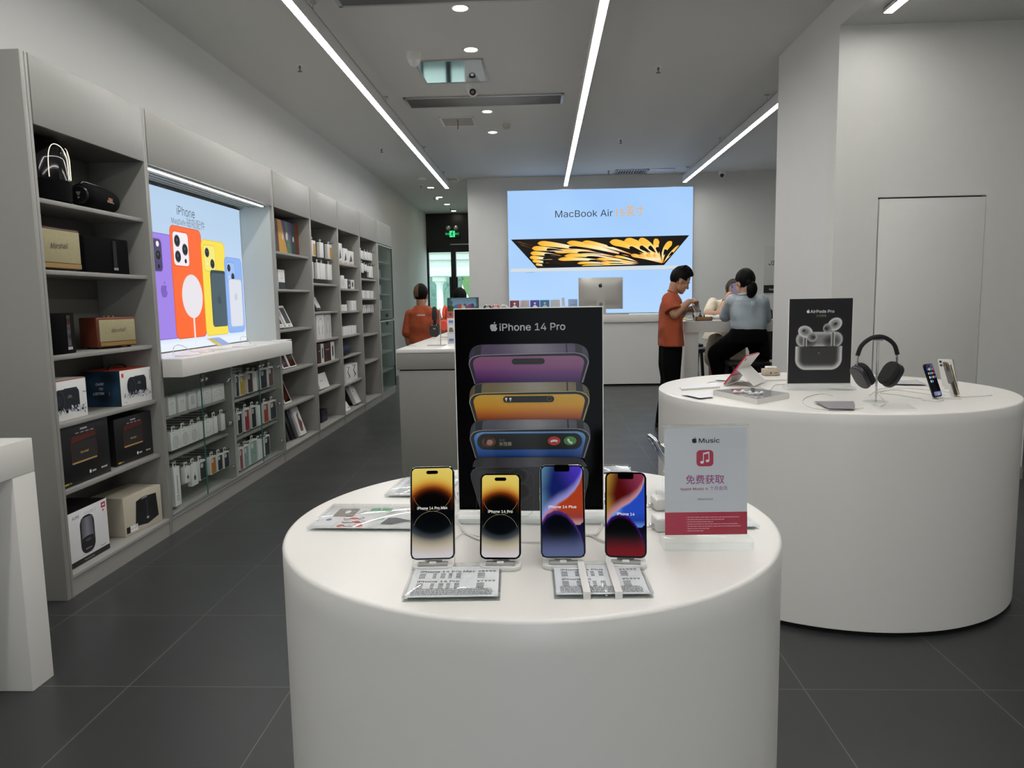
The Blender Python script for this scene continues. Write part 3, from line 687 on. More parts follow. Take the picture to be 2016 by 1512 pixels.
def petal(p0, p1, p2, w, L, c=('#ffab22', '#ffcf62', '#fff2cc', '#f2901e'), k=1.0):
    n = 18; up, dn, cl = [], [], []
    P0, P1, P2 = Vector(p0), Vector(p1), Vector(p2)
    for i in range(n+1):
        t = i/n; q_ = P0*(1-t)**2+P1*2*t*(1-t)+P2*t*t; d = (P1-P0)*(1-t)+(P2-P1)*t; nn = Vector((-d.y, d.x)).normalized()
        ww = w*min(1, (t/.14)**.5)*(1-t**1.6)**.8; up.append(tq(*(q_-nn*ww))); dn.append(tq(*(q_+nn*ww))); cl.append(ramp_(t, c))
    for i in range(n): q.poly([dn[i], dn[i+1], up[i+1], up[i]], mm, L, cols=[cl[i], cl[i+1], cl[i+1], cl[i]])
def ramp_(t, c):
    k = t*(len(c)-1); i = min(int(k), len(c)-2); k -= i; return tuple(a*(1-k)+b*k for a, b in zip(lin(c[i]), lin(c[i+1])))
DK = ('#17110d', '#17110d', '#2a1a0c')
for L, a in enumerate((((140, 452), (220, 470), (330, 500), 5), ((160, 470), (230, 490), (300, 520), 4))): petal(a[0], a[1], a[2], a[3], 3, ('#6a4a20', '#3a2812', '#17110d'))
big = [((490, 456), (650, 468), (930, 548), 19), ((283, 462), (420, 464), (700, 522), 19), ((600, 452), (720, 458), (960, 540), 15), ((400, 519), (560, 500), (860, 556), 15), ((243, 497), (350, 494), (520, 522), 17), ((470, 548), (620, 530), (880, 570), 13),
       ((232, 530), (320, 530), (450, 546), 15), ((425, 571), (560, 560), (800, 582), 13), ((226, 558), (300, 560), (390, 572), 13), ((560, 597), (660, 585), (820, 602), 9), ((245, 581), (300, 586), (365, 594), 11), ((268, 604), (300, 609), (345, 613), 9), ((590, 613), (690, 604), (820, 612), 6),
       ((690, 571), (800, 558), (970, 590), 9), ((720, 592), (820, 582), (970, 596), 7), ((720, 607), (820, 600), (960, 603), 5), ((820, 548), (900, 552), (985, 588), 9), ((860, 580), (920, 580), (990, 596), 6), ((870, 600), (920, 596), (980, 600), 4)]
for i, (a, b, c, w) in enumerate(big): petal(a, b, c, w, 4+2*i)
for i, (a, b, c, w) in enumerate((((345, 506), (390, 500), (470, 514), 9), ((500, 490), (580, 488), (690, 512), 9), ((328, 540), (375, 536), (440, 547), 8), ((560, 525), (640, 516), (740, 535), 7), ((318, 566), (355, 562), (420, 570), 7), ((318, 590), (350, 586), (420, 594), 7), ((312, 610), (345, 607), (560, 612), 7), ((620, 556), (680, 548), (760, 560), 6), ((770, 472), (830, 476), (905, 505), 10), ((850, 530), (900, 528), (950, 548), 7), ((640, 578), (700, 572), (760, 580), 5))): petal(a, b, c, w, 46+i, DK)
fan = [((790, 452), (930, 452), (1150, 592), 24), ((893, 442), (1020, 445), (1152, 592), 25), ((993, 438), (1085, 448), (1153, 592), 24), ((1128, 430), (1090, 470), (1154, 592), 22), ((1226, 446), (1150, 500), (1156, 592), 20), ((1282, 474), (1215, 515), (1160, 592), 12)]
for i, (a, b, c, w) in enumerate(fan):
    petal(a, b, c, w, 58+3*i, ('#ffb838', '#ffc850', '#ffe7a4', '#ffae2c'))
    m_ = Vector(a)*.42+Vector(b)*.33+Vector(c)*.25; e_ = Vector(a)*.12+Vector(b)*.35+Vector(c)*.53; petal(tuple(m_), tuple((m_+e_)/2), tuple(e_), w*.62, 59+3*i, DK)
for i, (a, b) in enumerate((((935, 540), (1010, 545)), ((985, 545), (1060, 540)), ((1040, 540), (1095, 540)), ((1090, 540), (1120, 545)))): petal(a, b, (1150, 594), 13, 78+2*i, ('#ff9c1e', '#ffd070', '#fff0c8', '#ff9c1e'))
m_lt = em('laptop_silver', '#d6dde0'); q.poly(rrect(3.0, .055, .02, 4, 1.545, .755), m_lt, 90); q.rect(.30, .44, .712, .718, em('foot_line', '#9aa4ac'), 3); q.rect(2.70, 2.86, .722, .728, em('foot_line', '#9aa4ac'), 3); q.rect(1.3, 1.77, .765, .785, em('hinge_light', '#eef4f8'), 4)
q.build('panel', sb)

# wall sign beside the column
ws = thing('wall_sign', 'pale wall sign with black lower band beside the white column', 'sign', (ony(1504, 545, BACK-.02).x, BACK-.02, 0))
q = B(); q.bx(0, .75, 0, .018, 1.40, 2.18, mat('sign_board', '#c9c9c5', .5), .003); q.bx(0, .75, -.004, .004, 1.40, 1.53, m_black); q.build('board', ws)
q = B(); q.text('JI', .07, 1.86, .10, m_ink, 1, align='L', shear=.25, bold=.01); q.text('App', .085, 1.445, .045, m_inkw, 1, -.004, align='L'); q.build('lettering', ws)

# ================================================================ service table with stools
SY0, SY1, SX0, SX1, SZ = 7.76, 8.5, 1.475, 2.95, 1.105
st = thing('bar_table', 'high white service table where customers sit', 'table', (SX0, SY0, 0))
sw, sd = SX1-SX0, SY1-SY0
q = B(); q.prism(rrect(sw, sd, .05, 6, sw/2, sd/2), SZ-.118, SZ, m_white); q.build('top', st)
for x0 in (.0, sw-.145):
    q = B(); q.bx(x0+.02, x0+.165, .015, sd-.015, 0, SZ-.118, m_white, .004); q.build('leg_panel', st)
m_stool = mat('stool_black', '#0d0d0e', .4)
def stool(x, y, z, label):
    t = thing('bar_stool', label, 'stool', (x, y, 0), group='black bar stools')
    q = B(); q.prism(rrect(.38, .36, .05), z-.045, z, m_stool, bev=.008); q.build('seat', t)
    for sx in (-1, 1):
        for sy in (-1, 1):
            q = B(); q.tube([(sx*.15, sy*.13, z-.03), (sx*.165, sy*.15, z-.12), (sx*.205, sy*.185, 0)], .02, m_stool, 8, sub=3); q.build('leg', t)
    q = B(); 
    for a, b in (((-1, -1), (1, -1)), ((1, -1), (1, 1)), ((1, 1), (-1, 1)), ((-1, 1), (-1, -1))): q.cyl((a[0]*.19, a[1]*.172, .28), (b[0]*.19, b[1]*.172, .28), .011, m_stool, n=8)
    q.build('footrest', t); return t
# ================================================================ printed pictures
def sst(a, b, x):
    t = min(max((x-a)/(b-a), 0), 1); return t*t*(3-2*t)
def mixc(a, b, t): return tuple(x*(1-t)+y*t for x, y in zip(a, b))
def ramp(t, st):
    if t <= st[0][0]: return st[0][1]
    for (a, c), (b, e) in zip(st, st[1:]):
        if t <= b: return mixc(c, e, (t-a)/(b-a))
    return st[-1][1]
def H(h): return lin(h)
GOLD_A = [(0, H('#000000')), (.165, H('#020000')), (.20, H('#240b03')), (.235, H('#6a2c0a')), (.27, H('#b06c22')), (.31, H('#cfa244')), (.36, H('#d9be58')), (.5, H('#dccb6c'))]
GOLD_B = [(0, H('#000103')), (.16, H('#02060a')), (.22, H('#3b4248')), (.27, H('#948d7a')), (.33, H('#b9ae9c')), (.42, H('#c9c3c6')), (.6, H('#cbc6cc'))]
def gold(u, v):
    du = (u-.5)*.45
    if v > .535: return ramp(hypot(du*.9, v-.545), GOLD_A)
    d = hypot(du*.75, v-.44); c = ramp(d if v < .44 else min(d, .1), GOLD_B)
    return c
def swirl(kind):
    bx = [(0, .40), (.1, .475), (.2, .52), (.4, .59), (.6, .645), (.8, .73), (.93, .82), (1, .92)]
    dk = [(0, .38), (.12, .46), (.3, .505), (.45, .50), (.6, .465), (.8, .36), (.92, .25), (1, .14)]
    if kind == 'blue':
        F = (H('#5f8fa8'), H('#101c5c'), H('#4a34b8'), H('#8f8fd0')); G = (H('#c98a94'), H('#a33a1c'), H('#8a3a34'), H('#b88a8c')); K = (H('#00020a'), H('#0a1030'), H('#565f86'), H('#4a2a78')); cor = H('#0a0e30')
    else:
        F = (H('#b8903a'), H('#4c0706'), H('#8c3450'), H('#c0868c')); G = (H('#7fb2e8'), H('#2448b8'), H('#1c3a98'), H('#5c86d0')); K = (H('#010102'), H('#06010a'), H('#6c0d16'), H('#3a1068')); cor = H('#06061c')
    def f(u, v):
        b = ramp(u, [(a, (c,)) for a, c in bx])[0]; d = ramp(u, [(a, (c,)) for a, c in dk])[0]
        if v > b:
            c = mixc(F[0], F[1], sst(.0, .5, u+.25*(1-abs(v-.75)*2))); c = mixc(c, F[2], sst(.45, 1.05, u*.75+(v-.6)*.9)*.9)
            return mixc(F[3], c, sst(0, .11+.05*(1-u), v-b))
        if v < d:
            c = mixc(K[0], K[1], sst(.1, .25, hypot((u-.4)*.5, v-.33))); c = mixc(c, K[2], sst(.26, .02, v)); c = mixc(c, K[2], .5*sst(.75, 1.0, u)*sst(.3, .1, v))
            return mixc(K[3], c, sst(0, .06, d-v))
        if v < .345+.03*sst(.9, 1, u) and u > .7: return cor
        c = mixc(G[0], G[1], sst(0, .35, u-.12)); c = mixc(c, G[2], sst(.55, .4, v)); c = mixc(c, G[3], sst(.44, .35, v)); return mixc(mixc(G[0], G[3], .5), c, sst(0, .05, b-v+.02))
    return f
def home(u, v):
    c = mixc(H('#05060c'), H('#10142c'), sst(.3, 1, v)); c = mixc(c, H('#5c5a86'), .8*sst(.75, .95, v)*sst(.0, .6, u))
    return mixc(c, H('#7f94b4'), .9 if v < .13 and .04 < u < .96 and v > .03 else 0)
def dusk(u, v): return mixc(mixc(H('#15161c'), H('#b98a6a'), sst(.55, .25, u)*sst(.5, .2, v)), H('#3c3a4c'), sst(.6, 1, v))

# ================================================================ phones and docks
m_gun = mat('gunmetal', '#3a3a40', .25, metal=1); m_silver = mat('silver_frame', '#d9d9dc', .2, metal=1); m_goldf = mat('gold_frame', '#c9b48a', .2, metal=1)
m_bez = mat('phone_glass_black', '#020203', .05, spec=.06); m_lensm = mat('lens_glass', '#0c0d12', .05)
def phone(label, w, h, loc, tilt, rz, art, frame, back, isl, title=None, tz=.42, cams=3, icons=False, group=None, nx=36, nz=78):
    t = thing('smartphone', label, 'phone', loc, rz=rz, rx=-tilt, group=group)
    q = B(); q.prism(rrect(w, h, .0115, 6, 0, h/2), .0009, .0077, frame, 'y', bev=.0012); q.build('body', t)
    q = B(); q.prism(rrect(w-.0022, h-.0022, .0105, 6, 0, h/2), 0, .001, m_bez, 'y')
    W_, H_ = w-.0068, h-.0068; z0 = .0034; R = .0085/W_; A = W_/H_
    def ins(u, v):
        x = min(u, 1-u)/R; y = min(v, 1-v)/A/R
        return not (x < 1 and y < 1 and hypot(1-x, 1-y) > 1)
    if nx > 20 and art is not gold: nx, nz = 64, 140
    q.pic(-W_/2, W_/2, z0, z0+H_, nx, nz, art, m_screen, 1)
    for sx in (-1, 1):                               # rounded screen corners
        for cz_, sz in ((z0, 1), (z0+H_, -1)):
            r_ = .0088; X0 = sx*(W_/2+.0003); Z0 = cz_-sz*.0003; C_ = (X0-sx*r_, Z0+sz*r_); A_ = [(C_[0]+sx*r_*sin(k*pi/16), C_[1]-sz*r_*cos(k*pi/16)) for k in range(9)]
            for a_, b_ in zip(A_, A_[1:]): q.poly([(X0, Z0), a_, b_], m_bez, 2)
    if isl == 'pill': q.poly(rrect(.0205, .006, .003, 5, 0, h-.0105), m_bez, 2)
    elif isl == 'notch': q.poly(rrect(.027, .012, .003, 4, 0, h-.0064), m_bez, 2)
    if title: q.text(title, 0, h*tz, .0062, glow('screen_white', '#e8e8ea', .9), 3, bold=.012, width=w*(.68 if 'Max' in title else .62 if 'Pl' in title else .60 if 'Pro' in title else .42))
    if art is gold:                                 # the two fine rings of the wallpaper
        for c0, a0, a1 in ((h*.715, 195, 345), (h*.315, 15, 165)):
            r = h*.2; P = ellp(0, c0, W_*.47, r, 40, a0, a1); q.line(P, .0007, glow('ring_gold', '#8c7a50', .7), 2)
    if icons:
        ic = ['#3a6ad0', '#e8e8ee', '#48b060', '#d84a8a', '#e8a030', '#60a8e0', '#b0b0b8', '#c04040', '#e6e6ea', '#4a8ad8', '#f0d060', '#8a5ad0', '#d8d8e0', '#50b8a0']
        k = 0
        for r_ in range(4):
            for c_ in range(4):
                if r_ == 3 and c_ > 1: continue
                q.poly(rrect(.0098, .0098, .0024, 3, -.0225+c_*.015, h*.83-r_*.0175), em('icon'+ic[k % 14], ic[k % 14], .8), 2); k += 1
        for c_ in range(4): q.poly(rrect(.0098, .0098, .0024, 3, -.0225+c_*.015, h*.08), em('icon'+ic[(c_*3) % 14], ic[(c_*3) % 14], .8), 2)
    q.build('screen', t)
    q = B(); q.prism(rrect(w-.0015, h-.0015, .011, 6, 0, h/2), .0077, .0082, back, 'y'); s = .036
    cx, cz = w/2-.005-s/2, h-.005-s/2                # seen from behind this sits top left
    q.prism(rrect(s, s, .009, 6, cx, cz), .0082, .0095, back, 'y')
    for a, b in ([(.008, .009), (.008, -.009), (-.009, 0)] if cams == 3 else [(.008, .008), (-.008, -.008)]):
        q.cyl((cx+a, .0095, cz+b), (cx+a, .0115, cz+b), .0072, frame, n=20); q.cyl((cx+a, .0115, cz+b), (cx+a, .0117, cz+b), .0058, m_lensm, n=18)
    q.build('camera_back', t)
    q = B(); q.box((-w/2, .004, h*.72), (.0012, .0026, .01), frame, .0005); q.box((-w/2, .004, h*.64), (.0012, .0026, .01), frame, .0005); q.box((w/2, .004, h*.68), (.0012, .0026, .016), frame, .0005); q.build('side_button', t)
    return t
def dock(label, loc, rz, tilt, w=.072):
    t = thing('phone_dock', label, 'phone dock', loc, rz=rz, group='white charging docks')
    q = B(); q.prism(rrect(w, .074, .016, 6, 0, .024), 0, .0085, m_whitem, 'z', bev=.0015); q.build('base', t)
    q = B(); ax = sin(tilt); az = cos(tilt)
    q.box((0, .0155+.028*ax, .010+.028*az), (.03, .006, .058), m_whitem, .002, rot=Matrix.Rotation(-tilt, 3, 'X')); q.build('support', t)
    q = B(); q.box((0, .000, .0102), (.05, .016, .004), mat('dock_ledge_grey', '#a8a8a6', .4), .001); q.box((0, -.001, .0118), (.012, .010, .005), m_whitem, .001); q.build('ledge', t)
    return t
TI = radians(17)
front = [((852, 1106), .0776, .1607, gold, m_silver, m_whitem, 'pill', 'iPhone 14 Pro Max', 'big golden wallpaper phone in the dock row nearest the flat leaflet', 3),
         ((985, 1105), .0715, .1475, gold, m_gun, m_black, 'pill', 'iPhone 14 Pro', 'smaller golden wallpaper phone in front of the black poster', 3),
         ((1109, 1103), .0781, .1608, swirl('blue'), m_silver, m_whitem, 'notch', 'iPhone 14 Plus', 'blue and orange swirl wallpaper phone in front of the black poster', 2),
         ((1232, 1102), .0715, .1467, swirl('red'), m_gun, m_black, 'notch', 'iPhone 14', 'red and blue swirl wallpaper phone next to the acrylic music sign', 2)]
for i, (px, w, h, art, fr_, bk, isl_, ti, lb_, nc) in enumerate(front):
    p0 = onz(px[0], px[1], .914); rz = radians((4, -1, 0, -6)[i])
    phone(lb_, w, h, (p0.x, p0.y, .9172), TI, rz, art, fr_, bk, isl_, ti, .535 if art is gold else (.53 if i == 2 else .49), nc)
    dock(['white dock under the big golden phone', 'white dock under the smaller golden phone', 'white dock under the blue swirl phone', 'white dock under the red swirl phone'][i], (p0.x, p0.y, .9), rz, TI)

# ================================================================ flat acrylic cards
FLAT = Matrix.Rotation(-R90, 4, 'X')
def cardbox(fl, frr, bl, z):
    A, C, D = onz(*fl, z), onz(*frr, z), onz(*bl, z); w = (C-A).length; d = abs((D-A).dot((C-A).normalized().cross(Vector((0, 0, -1)))))
    return A, w, d, atan2((C-A).y, (C-A).x)
m_sheet = mat('price_sheet', '#ececef', .5); m_small = mat('small_print', '#7c7d82', .6)
def price_card(label, fl, frr, bl, draw, th=.011, z=.9, group='acrylic price cards', name='price_card'):
    A, w, d, rz = cardbox(fl, frr, bl, z); t = thing(name, label, 'price card', (A.x, A.y, z), rz=rz, group=group)
    B().bx(0, w, 0, d, 0, th*.45, m_acryl, .0008).build('lower_plate', t); B().bx(0, w, 0, d, th*.55, th, m_acryl, .0008).build('upper_plate', t)
    q = B(); q.bx(-.0003, w+.0003, -.0006, .0004, .0005, th-.0005, m_acryle); q.build('edge', t)
    q = B(FLAT); q.rect(.004, w-.004, .005, d-.005, m_sheet, 0, -th*.5); draw(q, w, d, -th*.5); q.build('sheet', t); return t
def prices(t1, t2, p1, p2):
    def f(q, w, d, y):
        for k, (tt, pp) in enumerate(((t1, p1), (t2, p2))):
            z = d*(.77-.31*k); q.text(tt, w*.10, z, d*.075, m_ink, 1, y, align='L', bold=.01); q.text(pp, w*.74, z-d*.0, d*.07, m_ink, 1, y, align='L', bold=.01)
            q.line([(w*.1, z+d*.11), (w*.92, z+d*.11)], .0004, m_lgrey, 1, y)
            for r in range(4):
                zz = z-d*(.055+.042*r); q.rect(w*.10, w*.17, zz, zz+d*.022, m_small, 1, y); q.rect(w*.74, w*.82, zz, zz+d*.022, m_small, 1, y)
                for c in range(4): q.rect(w*(.25+.085*c), w*(.29+.085*c+.012*(c % 2)), zz, zz+d*.022, m_small, 1, y)
        rnd = random.Random(5)
        for r in range(6):
            x = w*.07
            while x < w*.9:
                l = w*rnd.uniform(.01, .05); q.rect(x, min(x+l, w*.93), d*(.25-.032*r), d*(.25-.032*r)+d*.018, m_small, 1, y); x += l+w*.006
    return f
price_card('acrylic price card lying before the two golden phones', (791, 1186), (985, 1183), (818, 1121), prices('iPhone 14 Pro Max', 'iPhone 14 Pro', '¥8999', '¥7999'))
t = price_card('acrylic price card with white tape strips before the two swirl phones', (1091, 1180), (1287, 1178), (1086, 1117), prices('iPhone 14 Plus', 'iPhone 14', '¥6999', '¥5999'))
A, w, d, rz = cardbox((1091, 1180), (1287, 1178), (1086, 1117), .9)
for x in (.33, .65):
    q = B(); q.box((x*w, d/2, .0114), (.0115, d+.001, .0006), m_whitem); q.box((x*w, -.0009, .0058), (.0115, .0006, .0114), m_whitem); q.build('tape_strip', t)
def leaflet(q, w, d, y):
    q.rect(.004, w-.004, .005, d-.005, mat('leaflet_grey', '#d9d7d6', .5), 1, y); P = lambda n, c: mat('leaf_'+n, c, .5)
    box = [(.10, .55, .17, .36, '#8f877f'), (.40, .79, .25, .12, '#7aa080')]
    q.poly(rrect(w*.19, d*.36, .003, 4, w*.20, d*.68), P('taupe', '#857a72'), 2, y); q.poly(rrect(w*.20, d*.13, .004, 4, w*.50, d*.82), P('green', '#5d9a70'), 2, y); q.poly(ellp(w*.50, d*.82, .003, .003, 10), m_inkw, 3, y)
    q.poly(ellp(w*.21, d*.70, w*.025, d*.07, 14), m_inkw, 3, y); q.poly(rrect(w*.17, d*.3, .002, 3, w*.11, d*.27), P('pale', '#d2d0d0'), 2, y); q.poly(ellp(w*.11, d*.36, w*.025, d*.05, 12), P('blue', '#5676b4'), 3, y)
    q.poly(rrect(w*.28, d*.5, .002, 3, w*.36, d*.28), P('pale', '#d2d0d0'), 2, y)
    rnd = random.Random(3)
    for i in range(11):
        c = ['#b4584a', '#46464a', '#a8654a', '#c0443c', '#5a5a5e', '#3f4a68'][i % 6]; cx, cz = w*(.26+.055*(i % 4)+rnd.uniform(0, .02)), d*(.10+.15*(i//4)+rnd.uniform(0, .03))
        q.poly(ellp(cx, cz, .009, .007, 16, rot=rnd.uniform(0, 180)), P(c[1:], c), 3, y)
        if i % 3: q.poly(ellp(cx, cz, .006, .0045, 14), P('pale', '#d2d0d0'), 4, y)
    q.poly([(w*.60, d*.20), (w*.63, d*.46), (w*.70, d*.47), (w*.78, d*.40), (w*.86, d*.34), (w*.78, d*.28), (w*.70, d*.18)], P('coal', '#4c4c50'), 3, y)
    q.poly(rrect(w*.07, d*.08, .002, 3, w*.56, d*.42), P('mint', '#86b096'), 3, y)
    for i in range(9): q.rect(w*(.30+.02*(i % 3))+w*.28*(i//3), w*(.34+.02*(i % 3))+w*.28*(i//3), d*(.62+.05*(i % 3)), d*(.62+.05*(i % 3))+d*.02, m_small, 3, y)
price_card('flat colour leaflet under acrylic beside the big golden phone', (604, 1046), (832, 1048), (644, 1000), leaflet, .010, group='acrylic leaflets', name='leaflet_holder')
def lines(q, w, d, y):
    for r in range(9): q.rect(w*.12, w*(.55+.3*((r*7) % 5)/5), d*(.86-.085*r), d*(.86-.085*r)+d*.025, m_small, 1, y)
price_card('acrylic text card behind the big golden phone', (757, 980), (880, 982), (777, 943), lines, .010, group='acrylic leaflets', name='leaflet_holder')
price_card('acrylic text card behind the poster, beyond the red swirl phone', (1170, 934), (1246, 933), (1168, 921), lines, .010, group='acrylic leaflets', name='leaflet_holder')
price_card('acrylic text card showing past the right side of the music sign', (1420, 1046), (1496, 1042), (1412, 1003), lines, .010, group='acrylic leaflets', name='leaflet_holder')

# ================================================================ black poster
PB = ony(905, 1003, 1.49); PW, PH = .2985, .4165
po = thing('poster_stand', 'tall black poster stand with a stack of purple, gold and blue phone tops', 'poster', (PB.x, 1.49, .9), rz=radians(-1.0)); z0 = PB.z-.9
q = B(); q.bx(-.002, PW+.002, .0, .006, z0-.002, z0+PH+.002, m_whitem, .0008); q.build('board', po)
q = B(); q.bx(-.006, PW+.006, -.03, .045, 0, z0-.004, m_acryl, .002); q.bx(-.002, PW+.002, -.02, .035, .001, z0*.45, m_whitem, .001); q.bx(-.006, PW+.006, -.004, .010, z0*.4, z0+.004, m_acryl); q.bx(-.004, PW+.004, -.031, -.0302, .002, z0-.006, m_acryle); q.build('foot', po)
def pp(cx, cy):
    v = (1485-cy)/1410.; xl = 85-43*v; xr = 1093-13*v; return ((cx-xl)/(xr-xl)*PW, z0+v*PH)
q = B(); q.rect(0, PW, z0, z0+PH, mat('poster_black', '#030304', .15, spec=.05), 1)
def fill(rows, cfn, L, m=None):                     # rows: (cy, xl, xr); colour by (row, across)
    m = m or m_gloss; n = 10
    for (ya, la, ra), (yb, lb_, rb) in zip(rows, rows[1:]):
        for i in range(n):
            s0, s1 = i/n, (i+1)/n
            P = [(lb_+(rb-lb_)*s0, yb), (lb_+(rb-lb_)*s1, yb), (la+(ra-la)*s1, ya), (la+(ra-la)*s0, ya)]
            q.poly([pp(*p) for p in P], m, L, cols=[H(cfn(yb, s0)) if isinstance(cfn(yb, s0), str) else cfn(yb, s0), cfn(yb, s1), cfn(ya, s1), cfn(ya, s0)])
def slice_(dx, dy, band, edge, scr, L, tall=300):
    S_ = lambda pts: [pp(x+dx, y+dy) for x, y in pts]
    outer = [(318, 235, 880), (322, 205, 905), (328, 190, 928), (340, 172, 952), (355, 160, 970), (380, 150, 983), (410, 146, 988), (440, 146, 990), (460, 147, 990)]
    fill([(y+dy, a+dx, b+dx) for y, a, b in outer]+[(460+dy+130, 185+dx, 952+dx)], lambda y, s: mixc(band, mixc(band, (1, 1, 1), .18), max(0, 1-abs(s-.55)*3.2)) if .06 < s < .94 else mixc(band, (0, 0, 0), .45), L)
    q.poly(S_([(187, 334), (235, 323), (230, 392), (183, 400)]), m_black, L+1); q.poly(S_([(893, 322), (938, 334), (945, 392), (895, 384)]), m_black, L+1)
    q.poly(S_([(826, 318), (836, 318), (840, 386), (830, 386)]), m_black, L+1)
    q.poly(S_([(188, 590), (145, 455), (150, 425), (168, 404), (200, 392), (240, 388), (890, 380), (935, 388), (966, 405), (986, 432), (986, 455), (946, 590)]), mat('edge_'+edge[1:], edge, .3), L+2)
    q.poly(S_([(193, 590), (151, 455), (156, 430), (173, 409), (204, 398), (240, 393), (890, 385), (932, 393), (962, 410), (980, 434), (980, 455), (940, 590)]), m_dark, L+3)
    rows = [(402, 235, 892), (405, 218, 912), (411, 200, 930), (420, 187, 944), (434, 179, 953), (450, 176, 956), (480, 182, 950), (520, 192, 941), (560, 202, 932), (592, 210, 925)]
    fill([(y+dy, a+dx, b+dx) for y, a, b in rows], lambda y, s: ramp((y-dy-402)/190., scr), L+4)
A1 = H('#5c4c68'); slice_(0, 0, A1, '#8f84a0', [(0, H('#936080')), (.35, H('#8a5480')), (.7, H('#5c2c6c')), (1, H('#2c1450'))], 2)
q.poly([pp(*p) for p in rrect(230, 40, 20, 8, 565, 437)], m_dark, 8)
slice_(6, 264, H('#7d7054'), '#b0a070', [(0, H('#d2a83c')), (.4, H('#cf962c')), (.7, H('#b8601c')), (1, H('#6c1c0c'))], 9)
q.poly([pp(*p) for p in rrect(358, 44, 22, 8, 569, 698)], m_dark, 15); q.line([pp(*p) for p in ellp(714, 696, 16, 14, 16, 20, 340)], .0008, mat('ring_olive', '#6c6a3c', .5), 16)
for x in (412, 442): q.poly([pp(*p) for p in ellp(x, 694, 8, 8, 10)], m_inkw, 16); q.poly([pp(*p) for p in [(x-2, 698), (x+3, 698), (x+3, 712), (x-2, 712)]], m_inkw, 16)
slice_(12, 522, H('#5a5a62'), '#85858f', [(0, H('#6f9ccc')), (.3, H('#4a80bc')), (.7, H('#2f5aa0')), (1, H('#1c2a60'))], 17)
q.poly([pp(*p) for p in rrect(734, 112, 56, 10, 577, 992)], m_dark, 23)
q.poly([pp(*p) for p in ellp(292, 994, 50, 34, 28)], mat('portrait_brown', '#5a3c34', .6), 24); q.poly([pp(*p) for p in ellp(297, 996, 24, 20, 20)], mat('portrait_skin', '#a8786a', .6), 25); q.poly([pp(*p) for p in [(258, 975), (275, 962), (310, 962), (325, 985), (318, 975), (285, 978), (272, 1010), (262, 1010)]], mat('portrait_hair', '#33201c', .6), 26)
x, z = pp(365, 1020); q.text('关恺霖', x, z, .0062, mat('poster_grey', '#b4b0a0', .5), 24, align='L'); x, z = pp(365, 992); q.text('手机', x, z, .0045, m_grey, 24, align='L')
for cx, cc, rot in ((749, '#b8383a', 0), (860, '#4c8a48', 1)):
    q.poly([pp(*p) for p in ellp(cx, 989, 44, 31, 30)], mat('call_'+cc[1:], cc, .4), 24)
    if rot: q.line([pp(*p) for p in [(846, 976), (852, 992), (862, 1002), (876, 1004)]], .0042, m_inkw, 25)
    else: q.line([pp(*p) for p in [(727, 996), (735, 988), (763, 987), (771, 994)]], .0042, m_inkw, 25)
# lowest, dark phone seen from behind
o4 = [(1104, 245, 890), (1112, 210, 925), (1125, 192, 950), (1150, 182, 970), (1172, 180, 980)]
fill(o4, lambda y, s: mixc(H('#3c3c42'), H('#55555c'), max(0, 1-abs(s-.5)*3)), 27)
q.poly([pp(*p) for p in [(205, 1118), (250, 1110), (247, 1172), (200, 1180)]], m_black, 28); q.poly([pp(*p) for p in [(902, 1106), (948, 1118), (955, 1172), (905, 1168)]], m_black, 28)
q.poly([pp(*p) for p in [(240, 1484), (172, 1260), (166, 1220), (180, 1190), (220, 1172), (940, 1168), (978, 1185), (990, 1220), (985, 1300), (940, 1484)]], mat('back_grey', '#232327', .3), 28)
q.line([pp(*p) for p in [(240, 1484), (172, 1260), (166, 1220), (180, 1190), (220, 1172), (940, 1168), (978, 1185), (990, 1220)]], .0005, m_grey, 29)
q.line([pp(*p) for p in rrect(400, 330, 70, 6, 410, 1360)+[rrect(400, 330, 70, 6, 410, 1360)[0]]], .0005, mat('line_dark', '#4a4a50', .4), 29)
for cx, cy in ((330, 1275), (500, 1235), (520, 1345)): q.line([pp(*p) for p in ellp(cx, cy, 70, 62, 28)+[ellp(cx, cy, 70, 62, 28)[0]]], .0006, mat('line_dark', '#4a4a50', .4), 29); q.poly([pp(*p) for p in ellp(cx, cy, 52, 46, 26)], m_dark, 29)
ax, az = pp(322, 228); q.apple(ax, az, .0192, m_lgrey, 2); x, z = pp(362, 225); q.text('iPhone 14 Pro', x, z, .0192, m_lgrey, 2, align='L', bold=.012, width=pp(824, 225)[0]-x)
q.build('print', po)

# ================================================================ acrylic music sign
MB, MC = onz(1311, 1086, .9), onz(1478, 1084, .9); rz = atan2((MC-MB).y, (MC-MB).x); mw = .157
ms = thing('acrylic_sign', 'upright acrylic sign with red music note icon and red lower band', 'sign', (MB.x, MB.y, .9), rz=rz)
tl = Matrix.Rotation(-radians(4), 4, 'X')
fz = .019; q = B(); q.bx(-.003, mw+.003, 0, .052, 0, fz, m_acryl, .002); q.bx(-.002, mw+.002, -.0006, .0002, .002, fz-.003, m_acryle); q.build('foot', ms)
sx0, sx1, sh = -.001, mw+.0, .208
q = B(Matrix.Translation((0, .020, fz)) @ tl); q.bx(sx0, sx1, 0, .003, 0, sh, m_acryl, .0008); q.bx(sx0, sx1, .005, .008, 0, sh, m_acryl, .0008); q.bx(sx0, sx1, 0, .008, sh-.002, sh, m_acryle, .0006); q.build('plates', ms)
q = B(Matrix.Translation((0, .024, fz)) @ tl); q.rect(.003, mw-.003, .004, sh-.006, mat('sign_grey', '#d2d2d6', .45), 0); pw = mw-.006
def band(u, v): return mixc(H('#b83a50'), H('#a8283e'), u)
q.pic(.003, mw-.003, .004, .046, 4, 2, band, m_paint, 1)
